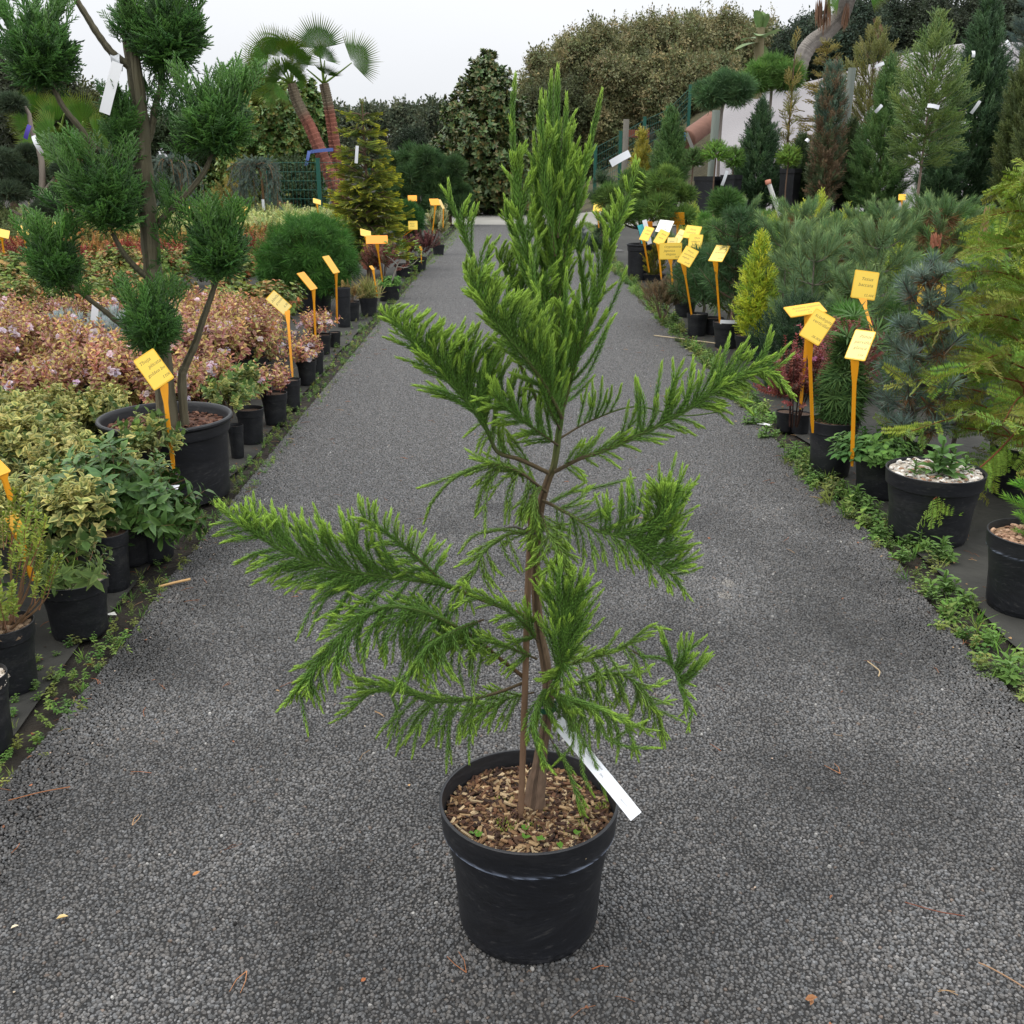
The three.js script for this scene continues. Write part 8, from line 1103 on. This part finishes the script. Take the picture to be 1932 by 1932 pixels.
// ---------------------------------------------------------------- weeds, litter
reseed(960);
{ // weeds along both edges of the path
  const L = [], R = [], Lg = [], Rg = [], G = [[0.09, 0.2, 0.03], [0.13, 0.26, 0.04], [0.18, 0.28, 0.05], [0.2, 0.24, 0.05]];
  for (let z = -1.6; z > -27; z -= 0.012) {
    const dens = 0.5 + 1.2 * fbm(1, 2, z * 0.9, 3);
    if (rnd() < 0.75 * clamp(dens + 0.3)) { const x = edgeL(z) + rr(-0.13, 0.04); (rnd() < 0.7 ? L : Lg).push({ p: V(x, -0.012, z), d: V(rr(-0.3, 0.3), 1, rr(-0.3, 0.3)).normalize(), s: rr(0.018, 0.045), c: jit(pick(G), 0.3) }); }
    if (rnd() < 0.35) { const x = edgeL(z) - rr(0.0, 0.3); L.push({ p: V(x, -0.015, z), s: rr(0.02, 0.05), c: jit(pick(G), 0.3) }); }
    const dr = 0.6 + 1.3 * fbm(4, 2, z * 0.7, 3);
    for (let k = 0; k < 2; k++) if (rnd() < 0.6 * clamp(dr * 1.6 - 0.3)) { const x = edgeR(z) + rr(-0.05, 0.05 + 0.13 * rnd()); (rnd() < 0.72 ? R : Rg).push({ p: V(x, -0.014, z), d: V(rr(-0.3, 0.3), 1, rr(-0.3, 0.3)).normalize(), s: rr(0.03, 0.08) * (z < -4 ? 1.2 : 1), c: jit(pick(G), 0.25) }); }
  }
  const h = struct('weeds_left', new THREE.CircleGeometry(0.012, 6), leafMat, 'stuff'); h.position.set(PATH_L - 0.05, -0.02, -3); h.rotation.x = -1.2;
  const o = V(PATH_L - 0.05, 0, -3);
  scene.remove(h);
  const put = (name, label, geo, items) => { const im = copies(scene, numbered(name), geo, leafMat, items); return tag(im, label, 'weeds'); };
  put('edge_weeds', 'low leafy weeds along the left edge of the path', SPRAY.weed, L); put('edge_grass', 'thin grass tufts along the left edge of the path', SPRAY.grass, Lg.map((e) => ({ ...e, s: e.s * 1.6 })));
  put('edge_weeds', 'lush leafy weeds along the right edge of the path', SPRAY.weed, R); put('edge_grass', 'grass tufts along the right edge of the path', SPRAY.grass, Rg.map((e) => ({ ...e, s: e.s * 1.6 })));
  // tall single weeds at the right edge
  const G2 = 'taller leafy weeds at the right path edge';
  const spots = [[1420, 800, 0.13], [1445, 825, 0.12], [1500, 865, 0.15], [1525, 890, 0.14], [1545, 905, 0.1], [1590, 930, 0.12], [1615, 945, 0.13], [1640, 960, 0.12], [1655, 985, 0.13], [1735, 1030, 0.13], [1775, 1050, 0.16], [1700, 1055, 0.1], [1780, 1115, 0.13], [1815, 1140, 0.11], [1370, 745, 0.14], [1340, 690, 0.14], [1270, 605, 0.14], [1255, 580, 0.13], [1900, 1275, 0.12], [1660, 1010, 0.09]];
  const WHERE = ['at the foot of the red shrub pots', 'just right of the white scrap', 'left of the umbrella pine pot', 'against the umbrella pine pot, left', 'against the umbrella pine pot, front', 'before the weedy pot, left', 'before the weedy pot, middle', 'before the weedy pot, right', 'between weedy pot and wide pot', 'left foot of the wide pot', 'front of the wide pot, tallest', 'on the asphalt rim left of the wide pot', 'in front of the wide pot, lower', 'right in front of the edge pot', 'beside the drooping crest tip', 'left of the golden cypress pot', 'below the slanting tag pot, right', 'below the slanting tag pot, left', 'lowest at the right edge of the picture', 'small, by the asphalt rim']; let proto = null; spots.forEach(([u, v, s], i) => { const p = onGround(u, v); p.y = -0.014; let t; if (!proto) { proto = t = thing('leafy_weed', 'leafy green weed ' + WHERE[i], 'weed', p, 0, G2); copies(t, 'foliage', SPRAY.weedLong, leafMat, [{ p: V(0, 0, 0), s: 1, c: [0.11, 0.23, 0.04] }, { p: V(0.25, 0, 0.2), d: V(0.3, 1, 0.2).normalize(), s: 0.75, c: [0.14, 0.27, 0.05] }, { p: V(-0.3, 0, 0.1), d: V(-0.4, 1, 0.1).normalize(), s: 0.7, c: [0.1, 0.2, 0.035] }]); copies(t, 'side_shoots', SPRAY.weed, leafMat, [{ p: V(0.1, 0, -0.2), s: 0.7, c: [0.13, 0.25, 0.045] }, { p: V(-0.15, 0, -0.15), s: 0.6, c: [0.12, 0.22, 0.04] }]); } else t = copyOf(proto, p, rr(0, 6.28)); t.userData.label = 'leafy green weed ' + WHERE[i]; t.scale.setScalar(s * rr(0.65, 0.9)); });
}
reseed(980);
{ // fallen needles, chips and leaf bits
  const b = new MB(), brown = [C(0xa5643c), C(0x8a5a3c), C(0xb89468), C(0x6e4630)];
  const stick = (p, a, L, w, c, bend = 0.12) => { const d = V(Math.cos(a), 0, Math.sin(a)), n = V(-d.z, 0, d.x), k = rr(-bend, bend) * L; b.tube([p.clone().addScaledVector(d, -L / 2), p.clone().addScaledVector(n, k).add(V(0, 0.002, 0)), p.clone().addScaledVector(d, L / 2)].map((q) => q.add(V(0, 0.005, 0))), w, 4, c); };
  for (let k = 0; k < 420; k++) { const z = -1.4 - 9 * Math.pow(rnd(), 1.3), e = rnd() < 0.55, x = e ? (rnd() < 0.5 ? edgeL(z) + Math.abs(rr(-0.25, 0.35)) * rnd() : edgeR(z) - Math.abs(rr(-0.1, 0.5)) * rnd()) : rr(-1.4, 1.4), p = V(x, 0.001, z), a = rr(0, 6.28), c = mul(pick(brown), rr(0.6, 1.1)); if (rnd() < 0.4) { stick(p, a, rr(0.02, 0.06), 0.0007, c); if (rnd() < 0.5) stick(p.clone().add(V(0.003, 0, 0.002)), a + rr(0.1, 0.5), rr(0.02, 0.05), 0.0007, c); } else if (rnd() < 0.6) b.leaf(p.clone().add(V(0, 0.005, 0)), V(Math.cos(a), 0.1, Math.sin(a)).normalize(), V(rr(-0.4, 0.4), 1, rr(-0.4, 0.4)).normalize(), rr(0.006, 0.016), rr(0.002, 0.005), c, mul(c, 1.15), 0.3, 0.3); else b.leaf(p.clone().add(V(0, 0.004, 0)), V(Math.cos(a), 0, Math.sin(a)), V(0.1, 1, 0.1), rr(0.004, 0.008), rr(0.002, 0.003), mixc(c, [0.6, 0.55, 0.45], 0.5)); }
  for (let k = 0; k < 900; k++) { const side = rnd() < 0.5, z = -1.6 - 8 * rnd(), x = side ? edgeL(z) - rr(-0.02, 0.45) : edgeR(z) + rr(-0.02, 0.5), p = V(x, -0.008, z), a = rr(0, 6.28), c = mul(pick(brown), rr(0.35, 0.9)); if (rnd() < 0.5) stick(p, a, rr(0.01, 0.05), 0.0009, c); else b.leaf(p, V(Math.cos(a), 0.15, Math.sin(a)).normalize(), V(rr(-0.5, 0.5), 1, rr(-0.5, 0.5)).normalize(), rr(0.006, 0.02), rr(0.002, 0.007), c, c, 0.3, 0.3); }
  const m = struct('needle_litter', b.geo(), std({ vertexColors: true, roughness: 0.9, side: THREE.DoubleSide }), 'stuff'); tag(m, 'brown fallen needles, leaf bits and chips scattered on the ground', 'litter');
  // the ones that can be picked out
  const bit = (name, label, cat, u, v, fn) => { const p = onGround(u, v, 0.004), t = thing(name, label, cat, p), q = new MB(); fn(q); part(t, name === 'pine_needle' ? 'needle_pair' : 'body', q.geo(), std({ vertexColors: true, roughness: 0.85, side: THREE.DoubleSide })); };
  const pair = (a, L, sp, c) => (q) => { for (const s of [-1, 1]) { const d = V(Math.cos(a + s * sp), 0, Math.sin(a + s * sp)); q.tube([V(0, 0.004, 0), d.clone().multiplyScalar(L * 0.5).add(V(-d.z * 0.004 * s, 0.006, d.x * 0.004 * s)), d.clone().multiplyScalar(L).add(V(0, 0.003, 0))], (t) => 0.0011 * (1 - 0.5 * t), 5, c); } };
  bit('pine_needle', 'brown forked pine needle lying left of the middle pot foot', 'pine needle', 466, 1835, pair(1.75, 0.055, 0.2, C(0xb07a52))); bit('pine_needle', 'brown forked pine needle right beside the foot of the middle pot', 'pine needle', 880, 1838, pair(-2.1, 0.06, 0.22, C(0x9a6440)));
  bit('pine_needle', 'brown forked pine needle on the asphalt right of the white label', 'pine needle', 1585, 1462, pair(-1.9, 0.05, 0.3, C(0xa8714a))); bit('pine_needle', 'pale double pine needle on the asphalt left of the middle pot', 'pine needle', 250, 1560, pair(-1.5, 0.045, 0.08, C(0xb8936c)));
  bit('twig', 'long dry twig lying at the bottom right corner of the path', 'twig', 1930, 1865, (q) => q.tube(spline([V(-0.06, 0.006, -0.06), V(-0.05, 0.008, -0.05), V(-0.02, 0.007, -0.02), V(0.02, 0.005, 0.03)], 12), 0.0016, 5, C(0x9a7a5c))); bit('twig', 'thin reddish twig on the asphalt right of the middle pot', 'twig', 1770, 1725, (q) => q.tube(spline([V(-0.06, 0.006, -0.03), V(0, 0.007, 0.0), V(0.05, 0.006, 0.012)], 10), 0.0012, 5, C(0x7a4a38)));
  bit('twig', 'pale twig on the asphalt near the right edge pots', 'twig', 1650, 1265, (q) => q.tube(spline([V(-0.005, 0.006, 0.05), V(0.008, 0.008, 0.02), V(0.004, 0.007, -0.01), V(-0.006, 0.006, -0.05)], 12), 0.0022, 5, C(0xb09a78))); bit('twig', 'long pale stick lying at the weeds of the right path edge', 'twig', 1300, 643, (q) => q.tube(spline([V(-0.28, 0.012, -0.22), V(-0.05, 0.016, 0.0), V(0.2, 0.02, 0.26)], 12), 0.005, 6, C(0xb9a888)));
  bit('twig', 'pale woody stick at the left weeds edge', 'twig', 330, 1105, (q) => q.tube([V(-0.05, 0.008, 0.03), V(0.0, 0.012, 0), V(0.05, 0.014, -0.03)], 0.005, 6, C(0xc09a68))); bit('twig', 'thin fallen stem on the asphalt in the left foreground', 'twig', 80, 1500, (q) => q.tube(spline([V(-0.07, 0.005, 0.03), V(0, 0.009, 0), V(0.06, 0.007, -0.025)], 10), 0.0014, 5, C(0x94603c)));
  bit('seed_husk', 'pale boat-shaped seed husk on the asphalt at lower left', 'seed husk', 117, 1737, (q) => q.leaf(V(-0.012, 0.004, 0), V(1, 0.05, -0.2).normalize(), V(0, 1, 0), 0.025, 0.006, C(0xb89a5c), C(0xd8c08c), 0.8, -0.1)); bit('seed_husk', 'small broken pale husk at the left edge foreground', 'seed husk', 28, 1752, (q) => q.leaf(V(-0.006, 0.004, 0.004), V(0.8, 0.1, -0.6).normalize(), V(0, 1, 0), 0.016, 0.004, C(0xd0c0a0), C(0xe0d4b8), 0.6, 0.1));
  bit('dead_leaf', 'curled brown leaf on the asphalt at the bottom right', 'leaf', 1530, 1890, (q) => { q.leaf(V(-0.012, 0.006, 0), V(1, 0.2, 0.3).normalize(), V(0, 1, 0.3), 0.024, 0.007, C(0x8a5c3a), C(0xa87850), 0.7, -0.4); q.leaf(V(0, 0.006, 0), V(-0.3, 0.1, 1).normalize(), V(0.3, 1, 0), 0.014, 0.005, C(0x8a5c3a), C(0xa87850), 0.5, 0.2); }); bit('dead_leaf', 'small orange brown leaf on the asphalt beyond the middle pot', 'leaf', 370, 1655, (q) => q.leaf(V(-0.008, 0.005, 0), V(1, 0.1, -0.5).normalize(), V(0, 1, 0.2), 0.018, 0.005, C(0xa86a3c), C(0xb8844c), 0.4, -0.2));
  bit('paper_scrap', 'white paper scrap on the asphalt by the right weeds', 'paper scrap', 1441, 803, (q) => { const a = q.v(-0.04, 0.006, -0.02, C(0xececec)), e = q.v(-0.025, 0.007, -0.03, C(0xececec)), f = q.v(0.045, 0.012, 0.028, C(0xececec)), g = q.v(0.03, 0.008, 0.04, C(0xececec)), m = q.v(0.0, 0.018, 0.0, C(0xececec)); q.f(a, e, m); q.f(e, f, m); q.f(f, g, m); q.f(g, a, m); });
  bit('paper_scrap', 'white torn scrap on the soil beside the wide left pot', 'paper scrap', 211, 1162, (q) => { const c = C(0xe4e2d8), a = q.v(-0.018, 0.006, -0.004, c), e = q.v(0.006, 0.012, -0.01, c), f = q.v(0.02, 0.005, 0.004, c), g = q.v(-0.012, 0.007, 0.008, c); q.f(a, g, e); q.f(e, g, f); });
  bit('pebble', 'dark round seed lying on the asphalt at lower left', 'seed', 444, 1747, (q) => { const rows = []; for (let j = 0; j <= 4; j++) { const p = j / 4 * Math.PI, row = []; for (let k = 0; k < 7; k++) { const a = k / 7 * 6.28; row.push(q.v(Math.sin(p) * Math.cos(a) * 0.005, 0.006 - Math.cos(p) * 0.005, Math.sin(p) * Math.sin(a) * 0.005, C(0x1c1a18))); } rows.push(row); } for (let j = 0; j < 4; j++) for (let k = 0; k < 7; k++) q.q(rows[j][k], rows[j][(k + 1) % 7], rows[j + 1][(k + 1) % 7], rows[j + 1][k]); });
}
scene.traverse((o) => { if (o.isMesh) { o.castShadow = true; o.receiveShadow = true; } });
renderer.render(scene, camera);
